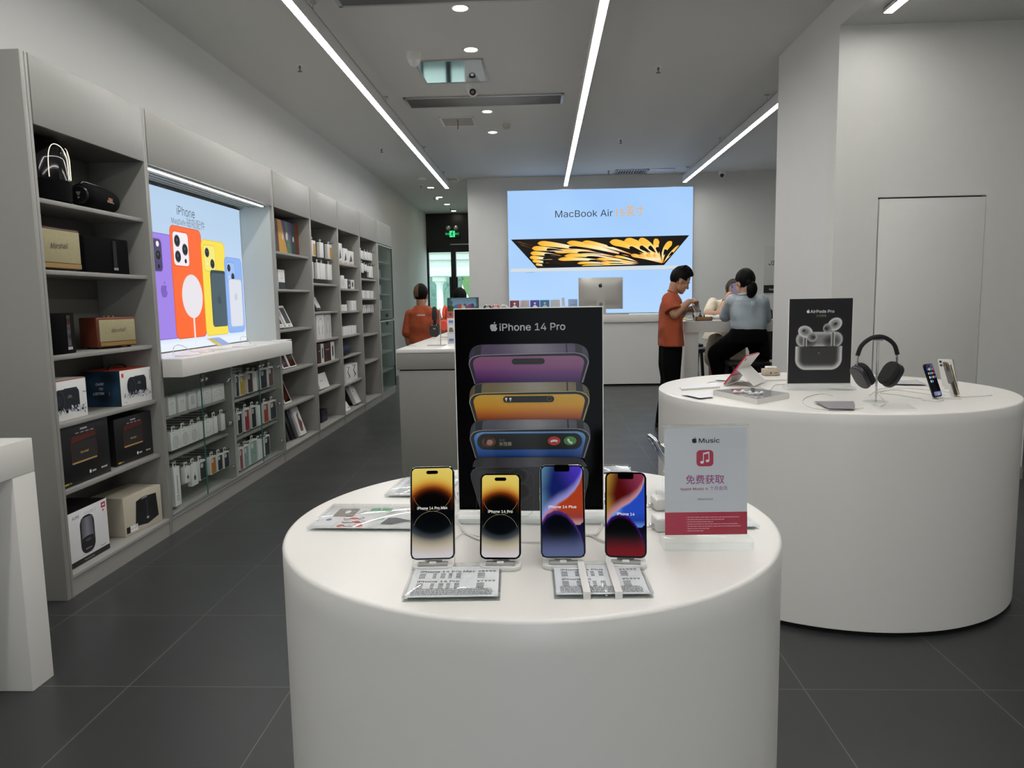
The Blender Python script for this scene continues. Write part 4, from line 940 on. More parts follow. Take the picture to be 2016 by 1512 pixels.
q.apple(.058, .174, .0115, m_dark, 1); q.text('Music', .066, .1745, .0112, m_dark, 1, align='L', bold=.01, width=.038)
q.poly(rrect(.031, .030, .007, 6, .077, .146), mat('note_red', '#b83450', .4), 1)
q.poly(ellp(.0715, .1385, .0032, .0026, 14), m_inkw, 2); q.poly(ellp(.0815, .141, .0032, .0026, 14), m_inkw, 2); q.line([(.0742, .1385), (.0742, .1545)], .0016, m_inkw, 2); q.line([(.0842, .141), (.0842, .1568)], .0016, m_inkw, 2); q.poly([(.0734, .1525), (.085, .155), (.085, .1585), (.0734, .156)], m_inkw, 2)
q.text('免费获取', .077, .1, .0125, mat('plum_ink', '#a0508c', .5), 1, bold=.01); q.text('Apple Music 6', .031, .0872, .0062, mat('rose_ink', '#a83c6c', .5), 1, align='L', bold=.008, width=.051); q.text('个月会员', .0855, .0872, .0058, mat('lilac_ink', '#9a6ca8', .5), 1, align='L', bold=.004); q.text('详情请咨询店员', .077, .0685, .0029, m_grey, 1)
rnd = random.Random(9)
for r in range(7):
    x = .044
    q.poly(ellp(.0415, .0366-.0042*r, .0005, .0005, 6), mat('pink_ink', '#e0a0a8', .5), 2)
    while x < .044+(.095, .066, .046, .086, .094, .036, .026)[r]: l = rnd.uniform(.002, .008); q.rect(x, x+l, .036-.0042*r, .0374-.0042*r, mat('pink_ink', '#e0a0a8', .5), 2); x += l+.0009
q.build('sheet', ms)

# ================================================================ cables, chargers and other phones on the front table
def cable(label, pts, z=.9035, r=.0016, group='white charging cables', zs=None):
    P = [onz(p[0], p[1], z+(zs[i] if zs else 0)) for i, p in enumerate(pts)]
    return tag(B().tube(P, r, m_cable, 8, sub=5).build('charging_cable'), label, 'cable', group)
cable('thin white cable curling from behind the big golden phone', [(893, 1062), (915, 1050), (948, 1056), (985, 1049)], r=.0014)
cable('thicker white cable under the poster foot, near the big golden phone', [(903, 1030), (915, 1047), (935, 1058), (955, 1064)], r=.0026)
cable('white cable running across between the golden and blue phones', [(1020, 1066), (1050, 1067), (1075, 1066)], r=.0018)
cable('white cable bending from the poster foot to the red swirl phone', [(1186, 1030), (1176, 1050), (1158, 1053), (1120, 1058)], r=.0022)
cable('white cable with connector at the back of the red swirl phone', [(1150, 1050), (1168, 1056), (1184, 1064), (1205, 1072)], r=.0022)
cable('thin white cable from red swirl phone to the upper charger', [(1258, 998), (1275, 998), (1290, 997)], r=.0016)
cable('thin white cable from red swirl phone to the lower charger', [(1258, 1038), (1275, 1037), (1292, 1039)], r=.0016)
for k, (px, lb_) in enumerate((((1297, 1003), 'upper white charger block behind the music sign'), ((1300, 1044), 'lower white charger block behind the music sign'))):
    p = onz(*px, .9); t = thing('power_adapter', lb_, 'charger', (p.x+.008, p.y+.006, .9), rz=.15, group='white charger blocks')
    q = B(); q.box((0, 0, .0145), (.042, .042, .028), m_whitem, .005, 3); q.build('body', t); q = B(); q.box((-.025, -.002, .011), (.012, .008, .006), m_chrome, .001); q.build('plug', t)
p = onz(1301, 1000, .9)
PT = radians(25)
for lb_, x, y, bk, dl in (('dark blue phone standing edge-on behind the music sign', .324, 1.68, mat('blue_back', '#2c4468', .2), 'white dock under the blue edge-on phone behind the music sign'),
                          ('black phone standing edge-on closest behind the music sign', .335, 1.565, m_black, 'white dock under the black edge-on phone behind the music sign')):
    phone(lb_, .0715, .147, (x, y, .919), radians(30), radians(96), dusk, m_silver, bk, 'pill', nx=4, nz=8); dock(dl, (x, y, .9), radians(96), radians(30))
p = ony(898, 945, 1.66); phone('silver phone standing edge-on behind the black poster', .0715, .147, (p.x+.012, 1.66, .918), radians(10), -R90+.25, dusk, m_silver, m_whitem, 'pill', nx=4, nz=8)
dock('white dock hidden behind the black poster edge', (p.x+.012, 1.66, .9), -R90+.25, radians(10))
# ================================================================ goods on the shelf wall
pA = lambda x, y: (530+.17196*x, 380+.17196*y)       # enlargements used while measuring
pB = lambda x, y: (530+.19847*x, 620+.19847*y)
m_box = mat('white_carton', '#e9e9e7', .5, noise=.01); m_boxd = mat('black_carton', '#101013', .45); m_boxs = mat('carton_side', '#cfcfcd', .5)
def ink(h): return mat('ink_'+h[1:], h, .5)
def carton(label, loc, w, h, d, body=None, draw=None, rz=R90, lean=0., group=None, name='product_box', cat='box', hang=False, bev=.0015):
    """box facing local -y with its front print; loc is the lower left front corner on the shelf"""
    if abs(rz-R90) < .2:                                # keep clear of the side panels
        for u0, u1 in ((3.228, 4.175), (6.145, 7.13), (7.13, 8.09), (8.09, 9.06), (9.06, 10.02)):
            if u0 < loc[1]+w/2 < u1:
                y0, y1 = max(loc[1], u0+.022), min(loc[1]+w, u1-.023-max(0, R90-rz)*d*1.1); loc = (loc[0], y0, loc[2]); w = y1-y0
    t = thing(name, label, cat, (loc[0], loc[1], loc[2]+(0 if hang else .0015+d*sin(lean))), rz=rz, rx=-lean, group=group)
    q = B(); q.bx(0, w, 0, d, 0, h, body or m_box, bev); q.build('carton', t)
    if draw: q = B(); draw(q, w, h); q.build('front_print', t)
    if hang:
        q = B(); a, e = w/2-min(.022, w*.4), w/2+min(.022, w*.4); q.bx(a, w/2-.009, d*.4, d*.4+.002, h-.001, h+.028, m_whitem); q.bx(w/2+.009, e, d*.4, d*.4+.002, h-.001, h+.028, m_whitem); q.bx(a, e, d*.4, d*.4+.002, h+.024, h+.032, m_whitem); q.build('hang_tab', t)
    return t
def put(label, X, px0, px1, z, h, d, **k):           # lower front edge runs from px0 to px1 in the plane X
    y0 = onx(*px0, X).y; y1 = onx(*px1, X).y
    return carton(label, (X, y0, z), y1-y0, h, d, **k)
def hook(u, y, z, x=.10, l=.2):
    z += .001; q = B(); q.tube([(y, dp-.012, z), (y, x+.03, z), (y, x-.03, z+.002), (y, x-.036, z+.014)], .003, m_black, 6); q.build('hook', u)
# --- top row of speakers
m_spk = mat('speaker_fabric', '#060607', .9, noise=.4, nscale=400, bump=.3, spec=.12); m_smoke = mat('smoked_dome', '#08080a', .08, coat=.3)
t = thing('dome_speaker', 'black dome speaker with glowing arcs on the top shelf', 'speaker', (-2.385, 3.50, 1.856+.0015), rz=R90+.35)
q = B(); q.lathe([(.105, 0), (.125, .01), (.128, .06), (.128, .105), (.122, .108), (.05, .125), (0, .15)], m_spk, 40); q.build('base', t)
q = B(); q.lathe([(.127, .105), (.127, .2), (.118, .255), (.09, .295), (.05, .308), (0, .31)], m_smoke, 40); q.build('dome', t)
q = B(); q.lathe([(.09, .108), (.07, .13), (.03, .2), (0, .21)], m_black, 30); q.build('inner_cone', t)
m_arc = glow('arc_glow', '#fff4de', 1.3)
q = B()
def _dr(z): return ramp(z, [(a_, (b_,)) for a_, b_ in ((.105, .129), (.2, .129), (.255, .12), (.295, .092), (.308, .052))])[0]
for a in (-.62, .42):
    q.tube([(_dr(z)*cos(-R90+a+k), _dr(z)*sin(-R90+a+k), z) for k, z in ((-.42, .112), (-.42, .16), (-.40, .205), (-.33, .24), (-.2, .262), (0, .270), (.2, .262), (.33, .24), (.40, .205), (.42, .16), (.42, .112))], .0018, m_arc, 6, sub=4)
q.build('light_arc', t)
t = thing('portable_speaker', 'black cylinder speaker with orange lettering lying on the top shelf', 'speaker', (-2.325, 3.83, 1.856+.0015), rz=R90+.12)
q = B(); ax = Matrix.Rotation(R90, 4, 'Y'); q.M = Matrix.Translation((0, 0, .0645)) @ ax
q.lathe([(0, -.17), (.03, -.168), (.05, -.165), (.058, -.15), (.062, -.12), (.063, 0), (.062, .12), (.058, .15), (.05, .165), (.03, .168), (0, .17)], m_spk, 36); q.build('body', t)
q = B(); q.M = Matrix.Translation((-.17, 0, .0645)) @ ax; q.lathe([(.0, -.004), (.04, -.006), (.046, .004), (.05, .012)], m_black, 28); q.build('end_cap', t)
q = B(Matrix.Rotation(-R90, 4, 'Z')); q.poly([(-.012, .078), (.012, .078), (.004, .06), (-.004, .06)], m_grey, 1, -.1762); q.poly(ellp(0, .05, .006, .006, 12), m_grey, 1, -.1762); q.build('emblem', t)
q = B(); q.text('JBL', .03, .048, .032, ink('#b8876a'), 1, -.0625, bold=.03, width=.075); q.build('logo', t)
q = B(); q.tube([(-.15, 0, .12), (-.12, 0, .132), (0, 0, .134), (.12, 0, .132), (.15, 0, .12)], .006, m_black, 8, sub=3); q.build('strap', t)
# --- second and third row speakers
def amp(label, y0, z, w, h, d, X, rz, side, grille, script, gh):
    t = thing('amp_speaker', label, 'speaker', (X, y0, z+.0015), rz=rz)
    q = B(); q.bx(0, w, .004, d, .008, h, side, .008, 3); q.build('cabinet', t)
    q = B(); q.bx(.011, w-.011, -.002, .006, .016+gh, h-.013, grille, .003); q.build('grille', t)
    q = B(); q.bx(.011, w-.011, -.003, .004, .014, .014+gh, mat('brass', '#b8955c', .35, metal=.8)); q.build('brass_strip', t)
    q = B(); q.text('Marshall', w/2, h*.5, h*.17, script, 2, -.003, shear=.35, bold=.0, rise=.05, width=w*.36); q.build('logo', t)
    q = B()
    for i in range(3): q.cyl((w*.35+i*.03, d*.4, h), (w*.35+i*.03, d*.4, h+.008), .007, mat('brass', '#b8955c', .35, metal=.8), n=12)
    q.build('knob', t)
    q = B(); 
    for x in (.03, w-.03): q.cyl((x, .03, 0), (x, .03, .01), .01, m_black, n=10); q.cyl((x, d-.03, 0), (x, d-.03, .01), .01, m_black, n=10)
    q.build('foot', t)
m_weave = mat('woven_grille', '#a89f7c', .9, noise=.22, nscale=220, bump=.6); m_brown = mat('brown_leatherette', '#6a2f1c', .5, noise=.12, nscale=200); m_brownd = mat('dark_brown_edge', '#4a2a20', .5)
amp('cream fronted retro speaker with script lettering on the second shelf', 3.285, 1.535, .35, .205, .15, -2.30, R90, m_brownd, m_weave, m_ink, .022)
amp('brown leather retro speaker with script lettering on the third shelf', 3.765, 1.139, .255, .165, .13, -2.33, R90-.28, m_brown, m_weave, m_ink, .02)
def slim(label, y0, z, w, h, d, X, rz):
    t = thing('bookshelf_speaker', label, 'speaker', (X, y0, z+.0015), rz=rz)
    q = B(); q.prism([(0, .02), (.015, .004), (w*.5, -.006), (w-.015, .004), (w, .02), (w, d), (0, d)], 0, h, m_spk, bev=.004); q.build('body', t)
    q = B(); q.bx(w*.62-.014, w*.62+.014, -.0075, .01, .035, h-.012, mat('glossy_black', '#0d0f13', .08, coat=.6)); q.build('control_strip', t)
    q = B(); q.bx(w*.62-.018, w*.62+.018, -.009, .01, .018, .032, m_silver); q.build('badge', t)
slim('wide black speaker with silver badge on the second shelf', 3.66, 1.535, .365, .185, .13, -2.305, R90-.1)
slim('narrow black speaker with tall glossy strip on the third shelf', 3.335, 1.139, .205, .195, .13, -2.29, R90+.02)
# --- boxed speakers on the three lower shelves
def pill_art(q, cx, cz, r, l, splash=True):
    if splash:
        rnd = random.Random(int(cx*1000))
        for i in range(46):
            x = cx+rnd.uniform(-l*.75, l*.75); q.poly(ellp(x, cz-r*.95+rnd.uniform(-.016, .014), rnd.uniform(.004, .012), rnd.uniform(.003, .008), 9, rot=rnd.uniform(0, 180)), ink(['#b8bcc4', '#cfd2d8', '#9aa0aa'][i % 3]), 3)
    q.poly(rrect(l*.9, 2*r, r*.5, 6, cx+l*.05, cz), ink('#161a24'), 1); q.poly(ellp(cx-l*.30, cz, r*.75, r*1.02, 26), ink('#2c3446'), 2); q.poly(ellp(cx-l*.30, cz, r*.62, r*.86, 24), ink('#0d0f16'), 3); q.poly(ellp(cx-l*.30, cz, r*.3, r*.5, 18), ink('#1c2434'), 4); q.rect(cx-l*.1, cx+l*.42, cz+r*.94, cz+r*1.06, ink('#242c3c'), 2)
    q.text('JBL', cx+l*.12, cz+r*.15, r*.35, ink('#8a8a90'), 2, width=l*.2, bold=.02)
def jw(q, w, h): pill_art(q, w*.42, h*.50, h*.27, w*.72); q.text('XTREME', w*.93, h*.62, .007, m_ink, 1, bold=.02, width=.03); q.rect(w*.90, w*.93, h*.1, h*.14, ink('#555558'), 1); q.rect(0, w, h-.004, h, ink('#c8482a'), 1)
t = carton('white speaker box with splashing black cylinder, on the fourth shelf', (-2.29, 3.30, .82), .265, .195, .2, m_box, jw)
def jr(q, w, h): pill_art(q, w*.52, h*.52, h*.26, w*.62); q.poly(rrect(.02, .022, .002, 3, w*.08, h*.86), ink('#d8562c'), 1); q.text('Bluetooth', w*.14, h*.08, .006, m_ink, 1); q.rect(w*.95, w*.965, h*.6, h*.92, m_ink, 1)
t = carton('white and navy speaker box reading dare to listen, on the fourth shelf', (-2.285, 3.855, .82), .31, .193, .215, m_box, jr, rz=R90-.06)
q = B(Matrix.Rotation(-R90, 4, 'Z'))
def nv(u, v): return mixc(H('#10202e'), H('#274a63'), .5+.5*sin(u*7+v*4)*cos(v*6-u*3))
q.pic(-.215, 0, 0, .193, 14, 12, nv, m_paint, 1)
for k, (s_, x) in enumerate((('DARE', -.12), ('TO', -.115), ('LISTEN', -.13))): q.text(s_, x, .115-.026*k, .018, ink('#d4d8dc'), 2, shear=.2, bold=.02, rise=.05)
q.text('!', -.066, .062, .022, ink('#e0582c'), 2, bold=.03); q.rect(-.075, -.055, .02, .05, ink('#1a3044'), 2); q.build('side_print', t)
q = B(); q.bx(0, .27, 0, .215, .193, .1945, ink('#c8482a')); q.tube([(.05, .1, .196), (.08, .1, .215), (.18, .1, .215), (.21, .1, .196)], .006, m_black, 8, sub=3); q.build('carry_handle', t)
def mar(q, w, h):
    a, b, c, e = w*.22, w*.72, h*.36, h*.70
    q.rect(a, b, c, e, ink('#2a2628'), 1); q.poly([(a, e), (b, e+.012), (b+.004, e+.04), (a+.01, e+.032)], ink('#5a241c'), 1); q.line([(a, c), (b, c)], .008, ink('#b8955c'), 2); q.line([(a, c), (a, e)], .005, ink('#5a241c'), 2); q.line([(b, c), (b, e)], .005, ink('#5a241c'), 2)
    q.text('Marshall', (a+b)/2, (c+e)/2-.01, h*.055, ink('#c8a85a'), 2, shear=.3, bold=.01); q.rect(w*.42, w*.56, h*.895, h*.925, m_lgrey, 1)
    for i in range(4): q.rect(w*(.32+.1*i), w*(.39+.1*i), h*.845, h*.86, m_lgrey, 1)
    q.text('Marshall', w*.92, h*.12, h*.045, m_inkw, 1, align='R', shear=.3, bold=.02); q.poly(rrect(.014, .016, .002, 2, w*.56, h*.14), m_inkw, 1); q.rect(w*.60, w*.68, h*.12, h*.15, m_lgrey, 1)
    q.rect(w*.04, w*.12, h*.04, h*.07, ink('#b89a3a'), 1); q.rect(w*.13, w*.18, h*.045, h*.065, ink('#8a7430'), 1)
carton('larger black box with picture of a retro speaker, on the fifth shelf', (-2.275, 3.30, .501), .395, .292, .24, m_boxd, mar)
carton('smaller black box with picture of a retro speaker, on the fifth shelf', (-2.30, 3.79, .501), .355, .255, .2, m_boxd, mar, rz=R90-.03)
def aura(q, w, h):
    q.rect(0, w, 0, h*.1, ink('#0c0c0e'), 1); q.text('AURA', w*.18, h*.86, .020, m_ink, 1, align='L', bold=.0); q.text('STUDIO 3', w*.46, h*.86, .020, m_lgrey, 1, align='L'); q.poly(rrect(.036, .028, .002, 3, w*.91, h*.90), ink('#b03040'), 1); q.rect(w*.88, w*.94, h*.885, h*.915, m_inkw, 2)
    cx, cz = w*.5, h*.5; q.poly(rrect(.115, .19, .045, 6, cx, cz), ink('#1c1c20'), 1)
    q.pic(cx-.047, cx+.047, cz-.03, cz+.085, 6, 6, lambda u, v: mixc(H('#8e9098'), H('#4a4c54'), abs(u-.5)*1.6+.2*v), m_paint, 2)
    for r in range(3): q.poly(ellp(cx, cz-.022-.004*r, .047-.012*r, .012-.003*r, 22), ink(['#0e0e12', '#2a2a30', '#55585f'][r]), 3+r)
    q.rect(cx-.025, cx+.025, cz-.075, cz-.071, m_lgrey, 2); q.text('Bluetooth', w*.84, h*.13, .010, m_ink, 1); q.text('harman/kardon', w*.5, h*.035, .011, m_lgrey, 2)
    q.rect(w*.2, w*.62, h*.14, h*.146, m_lgrey, 1); q.poly(ellp(w*.9, h*.80, .006, .006, 10), ink('#b03040'), 1)
t = carton('white box with dark dome speaker picture on the bottom shelf', (-2.275, 3.285, PLZ), .345, .27, .2, mat('box_white_black_top', '#e4e4e6', .45), aura)
q = B(); q.bx(-.0006, .3456, .001, .2006, .02, .2706, m_boxd); q.build('black_sleeve', t)
def bose(q, w, h):
    q.poly([(w*.27, h*.16), (w*.32, h*.80), (w*.5, h*.86), (w*.86, h*.83), (w*.90, h*.2), (w*.6, h*.1)], ink('#16161a'), 1); q.poly([(w*.45, h*.80), (w*.62, h*.81), (w*.60, h*.87), (w*.5, h*.86)], ink('#8a8a8e'), 2); q.rect(w*.575, w*.625, h*.28, h*.74, ink('#2c3038'), 2); q.rect(w*.57, w*.63, h*.24, h*.29, ink('#c0c0c2'), 3)
    q.rect(w*.04, w*.13, h*.06, h*.22, m_dark, 1); q.rect(w*.14, w*.33, h*.06, h*.22, m_inkw, 1); q.text('SoundTouch 20', w*.235, h*.13, .008, m_ink, 2)
carton('beige speaker box with black speaker picture, on the bottom shelf', (-2.29, 3.80, PLZ), .36, .215, .21, mat('beige_carton', '#c0b8a6', .6), bose, rz=R90-.12)

# --- behind the glass doors
def airbox(k):
    def f(q, w, h):
        if k in (0, 1):
            for s in (-1, 1): q.poly(ellp(w*.5+s*.012, h*.62, .006, .009, 12), ink('#c2c2c6'), 1); q.rect(w*.5+s*.013-.0018, w*.5+s*.013+.0018, h*.36, h*.6, ink('#c2c2c6'), 1)
        elif k == 2: q.poly(rrect(w*.5, h*.5, .01, 4, w*.5, h*.5), ink('#c8c8cc'), 1); q.line([(w*.3, h*.3), (w*.7, h*.3)], .002, m_lgrey, 2)
        else:
            for s in (.3, .7): q.line(ellp(w*s, h*.45, w*.13, h*.14, 20)+[ellp(w*s, h*.45, w*.13, h*.14, 20)[0]], .0025, ink('#a8a8ae'), 1)
            q.rect(w*.3, w*.7, h*.66, h*.7, ink('#b8b8bc'), 1)
    return f
GX = -2.275
ys = [(4.325, 4.415), (4.445, 4.55), (4.585, 4.685), (4.712, 4.79), (4.797, 4.905), (4.922, 5.115)]
pl = ['first', 'second', 'third', 'fourth', 'fifth', 'wide sixth']
for i, (a, b) in enumerate(ys): carton(pl[i]+' white earphone box on the top shelf behind the glass doors', (GX, a, .693), b-a, .112, .05, m_box, airbox(i), group='white earphone boxes behind glass')
def pad(q, w, h): q.line(ellp(w*.5, h*.42, w*.32, w*.32, 26)+[ellp(w*.5, h*.42, w*.32, w*.32, 26)[0]], .0022, ink('#9c9ca2'), 1); q.poly(ellp(w*.5, h*.42, w*.3, w*.3, 24), ink('#d2d2d4'), 1); q.rect(w*.2, w*.5, h*.86, h*.89, m_lgrey, 1)
def lug(q, w, h): q.line([(w*.3, h*.7), (w*.3, h*.25), (w*.7, h*.25), (w*.7, h*.6)], .004, ink('#b4b4b8'), 1); q.rect(w*.2, w*.6, h*.85, h*.88, m_lgrey, 1)
row2 = [(4.325, .118, pad), (4.447, .118, pad), (4.569, .118, pad), (4.695, .05, None), (4.762, .145, lug), (4.915, .06, None), (5.035, .065, None)]
nm = ['first charging pad box', 'second charging pad box', 'third charging pad box', 'slim white cable box', 'wide white plug box', 'narrow white box', 'separate narrow white box']
for i, (y, w, f) in enumerate(row2):
    carton(nm[i]+' hanging on the middle hook row behind glass', (GX, y, .475), w, .115, .032, m_box, f, hang=True, group='hanging boxes behind glass'); hook(u2, y+w/2-LY0, .475+.115+.012, .06)
def case(col, L=.62):
    def f(q, w, h):
        q.poly(rrect(w*.84, h*.9, .012, 5, w*.5, h*.48), ink('#3a3a3e'), 1); q.poly(rrect(w*.80, h*.88, .011, 5, w*.5, h*.48), ink(col), 2); q.poly(rrect(w*.36, h*.22, .009, 5, w*.31, h*.77), ink('#d6d4d2'), 3); q.apple(w*.5, h*.4, h*.08, ink('#2b2b2e' if col != '#26282e' else '#4a4a50'), 3)
    return f
def band(q, w, h): q.line([(w*.5, h*.78), (w*.5, h*.30)], .007, ink('#8a4a3a'), 1); q.line(ellp(w*.5, h*.2, w*.17, h*.06, 18)+[ellp(w*.5, h*.2, w*.17, h*.06, 18)[0]], .004, ink('#55555a'), 1)
def buds(q, w, h): q.poly(ellp(w*.5, h*.35, w*.16, h*.12, 14), ink('#44464c'), 1); q.line([(w*.5, h*.42), (w*.5, h*.62)], .003, ink('#77787c'), 1)
row3 = [(4.33, .075, .245, band, .125), (4.47, .07, .1, buds, .237), (4.555, .085, .145, buds, .195), (4.665, .11, .125, case('#26282e'), .205), (4.83, .085, .12, case('#b8782a'), .205), (4.935, .085, .115, case('#26282e'), .205), (5.04, .09, .115, case('#23283a'), .2)]
nm = ['tall white box with brown watch strap', 'small white box with dark earbud', 'taller white box with dark earbud', 'black phone case box', 'amber phone case box', 'charcoal phone case box', 'dark navy phone case box']
for i, (y, w, h, f, z) in enumerate(row3):
    carton(nm[i]+' hanging on the lowest hook row behind glass', (GX, y, z), w, h, .03 if i != 3 else .06, m_box, f, hang=True, group='hanging boxes behind glass'); hook(u2, y+w/2-LY0, z+h+.012, .06)
R1 = [(5.315, .055, .165, '#26282e'), (5.385, .10, .16, '#b89a2a'), (5.53, .11, .165, '#4a1a1c'), (5.655, .07, .155, None), (5.79, .15, .165, '#1e2838'), (5.965, .115, .165, '#561a18')]
R2 = [(5.305, .085, .165, '#26282e'), (5.435, .095, .175, '#a82a30'), (5.57, .095, .175, '#22222a'), (5.69, .07, .16, None), (5.82, .11, .165, '#a84422'), (5.96, .15, .16, '#1c2826')]
R3 = [(5.305, .06, .17, '#8a3a40'), (5.385, .095, .17, '#7fa09a'), (5.50, .15, .185, '#8aa6a2'), (5.665, .07, .16, None), (5.75, .03, .16, '#3a2628'), (5.80, .12, .165, '#26282e')]
cn = {'#26282e': 'black', '#b89a2a': 'yellow', '#4a1a1c': 'dark red', '#1e2838': 'navy', '#561a18': 'brown red', '#a82a30': 'bright red', '#22222a': 'deep plum black', '#a84422': 'orange', '#1c2826': 'dark green', '#8a3a40': 'rose red', '#7fa09a': 'narrow mint', '#8aa6a2': 'wide mint', '#3a2628': 'thin maroon', None: 'plain white'}
for rw, z, lb_ in ((R1, .672, 'top'), (R2, .39, 'middle'), (R3, .118, 'bottom')):
    for y, w, h, c in rw:
        carton('%s phone case box, %s row behind glass nearer the tablets' % (cn[c], lb_), (GX, y, z+.004), w, h, .03, m_box, case(c) if c else None, hang=True, lean=0, group='phone case boxes behind glass'); hook(u2, y+w/2-LY0, z+h+.016, .06)

# --- things on the counter slab under the lit panel
def slabpt(x, y): return onz(x, y, 1.052)
t = thing('phone_stand', 'clear acrylic stand with yellow and blue card on the slab under the lit panel', 'display stand', (-2.27, 5.08, 1.052), rz=R90)
q = B(); q.bx(-.1, .1, -.05, .05, 0, .006, m_acryl); q.box((0, .01, .05), (.2, .004, .1), m_acryl, rot=Matrix.Rotation(-1.0, 3, 'X')); q.build('acrylic', t)
q = B(Matrix.Translation((0, .01, .052)) @ Matrix.Rotation(-1.0, 4, 'X')); q.rect(-.098, -.03, -.045, .045, ink('#d8c04a'), 1, -.003); q.rect(-.03, .098, -.045, .045, ink('#8aa8e0'), 1, -.003); q.build('card', t)
for lb_, p, w, d in (('flat white card at the near end of the slab under the lit panel', (362, 700), .15, .1), ('flat white card in the middle of the slab under the lit panel', (432, 683), .2, .1), ('grey tray card at the far end of the slab under the lit panel', (536, 671), .2, .1)):
    p = slabpt(*p); tag(B().bx(-w/2, w/2, -d/2, d/2, 0, .007, m_sheet, .001).build('counter_card', loc=(-2.2, p.y, 1.052), rz=R90), lb_, 'card', 'cards on the slab')
for lb_, pts, zz in (('thin white cable arching over the near end of the slab', [(341, 700), (342, 684), (352, 679), (366, 684), (378, 692), (400, 694)], 1),
                     ('thin white cable arching at the far end of the slab', [(473, 674), (474, 665), (482, 662), (490, 668), (493, 676)], 1)):
    P = [onx(x, y, -2.3) for x, y in pts]; P[0].z = 1.054; P[-1].z = 1.054
    tag(B().tube(P, .0022, m_cable, 6, sub=4).build('charging_cable'), lb_, 'cable', 'white charging cables')
cb = thing('magnetic_charger', 'white puck charger lying on the slab under the lit panel', 'charger', (-2.22, 4.72, 1.052)); q = B(); q.lathe([(.028, 0), (.028, .005), (.026, .006), (0, .006)], m_whitem, 24); q.build('puck', cb); q = B(); q.tube([(0, .02, .003), (.03, .09, .003), (-.03, .2, .003), (.02, .3, .003)], .0018, m_cable, 6, sub=4); q.build('cord', cb)

# --- third bay: board, boxes, tablets, laptops
def waves(q, w, h):
    cl = ['#27463a', '#7c2428', '#c79a32', '#5a3f7c', '#6a4a86', '#1f3d33', '#7a2a16']
    q.rect(0, w, 0, h, ink(cl[5]), 1)
    for i, (x0, x1, x2, x3, c) in enumerate(((0, .08, .14, .0, cl[0]), (.04, .16, .24, .1, cl[1]), (.12, .26, .52, .16, cl[2]), (.26, .68, .78, .5, cl[3]), (.42, .5, .66, .5, '#4c7c4a'), (.66, .9, .92, .7, cl[5]), (.82, .96, 1, .9, cl[6]))):
        q.poly([(w*x0, h), (w*x1, h), (w*x2, 0), (w*x3, 0)], ink(c), 2+i)
    for x, z, r in ((.30, .5, .03), (.47, .55, .045), (.74, .5, .03)): q.poly(ellp(w*x, h*z, w*r, h*r*2.8, 18), ink('#cfccc6'), 10)
put('colourful striped picture board on the top shelf before the headphone bay', -2.34, pA(70, 645), pA(405, 695), 1.81, .30, .02, draw=waves, name='picture_board', cat='board')
def halfb(q, w, h): q.rect(0, w, 0, h*.36, m_dark, 1); q.line([(w*.4, h*.8), (w*.4, h*.55), (w*.6, h*.55), (w*.6, h*.8)], .004, m_grey, 1)
put('white box with black lower band alone on the second tablet shelf', -2.33, pA(110, 1070), pA(183, 1072), 1.489, .175, .06, draw=halfb)
def blackrect(q, w, h): q.rect(w*.16, w*.84, h*.16, h*.9, m_dark, 1); q.rect(w*.3, w*.6, h*.05, h*.09, m_grey, 1)
def tabl(q, w, h): q.poly(rrect(w*.86, h*.9, .004, 3, w*.5, h*.5), mat('tablet_glass', '#08080a', .08), 1)
put('leaning white box with black window on the third tablet shelf, first', -2.31, pB(106, 119), pB(152, 113), 1.137, .2, .035, draw=blackrect, lean=.42, group='leaning white boxes'); put('leaning white box with black window on the third tablet shelf, second', -2.29, pB(176, 121), pB(238, 104), 1.137, .21, .035, draw=blackrect, lean=.42, group='leaning white boxes')
put('tablet leaning on the fourth shelf, nearer the glass bay', -2.31, pB(143, 508), pB(199, 495), .777, .20, .012, draw=tabl, lean=.38, name='tablet', cat='tablet', group='leaning tablets'); put('tablet leaning on the fourth shelf, nearer the headphone bay', -2.30, pB(208, 488), pB(272, 472), .777, .20, .012, draw=tabl, lean=.38, name='tablet', cat='tablet', group='leaning tablets')
put('tall tablet leaning alone on the fifth shelf', -2.31, pB(158, 835), pB(222, 818), .461, .27, .012, draw=tabl, lean=.36, name='tablet', cat='tablet', group='leaning tablets')
q0 = [onx(*pB(150+30*i, 1195), -2.33).y for i in range(4)]
for i, y in enumerate(q0): carton(['first', 'second', 'third', 'fourth'][i]+' dark slim laptop leaning on the bottom shelf of the tablet bay', (-2.34+.012*i, y, PLZ+.003), .068, .29, .016, mat('laptop_grey', '#55565a', .35, metal=.6) if i % 2 else m_boxd, None, lean=.30, group='leaning laptops', name='laptop', cat='laptop')
def swoosh(q, w, h): q.poly([(w*.2, h*.15), (w*.6, h*.12), (w*.85, h*.4), (w*.6, h*.6), (w*.75, h*.8), (w*.4, h*.7)], ink('#7a4a44'), 1)
put('white box with reddish picture leaning by the row of laptops', -2.28, pB(318, 1170), pB(374, 1142), PLZ+.003, .285, .04, draw=swoosh, lean=.32)

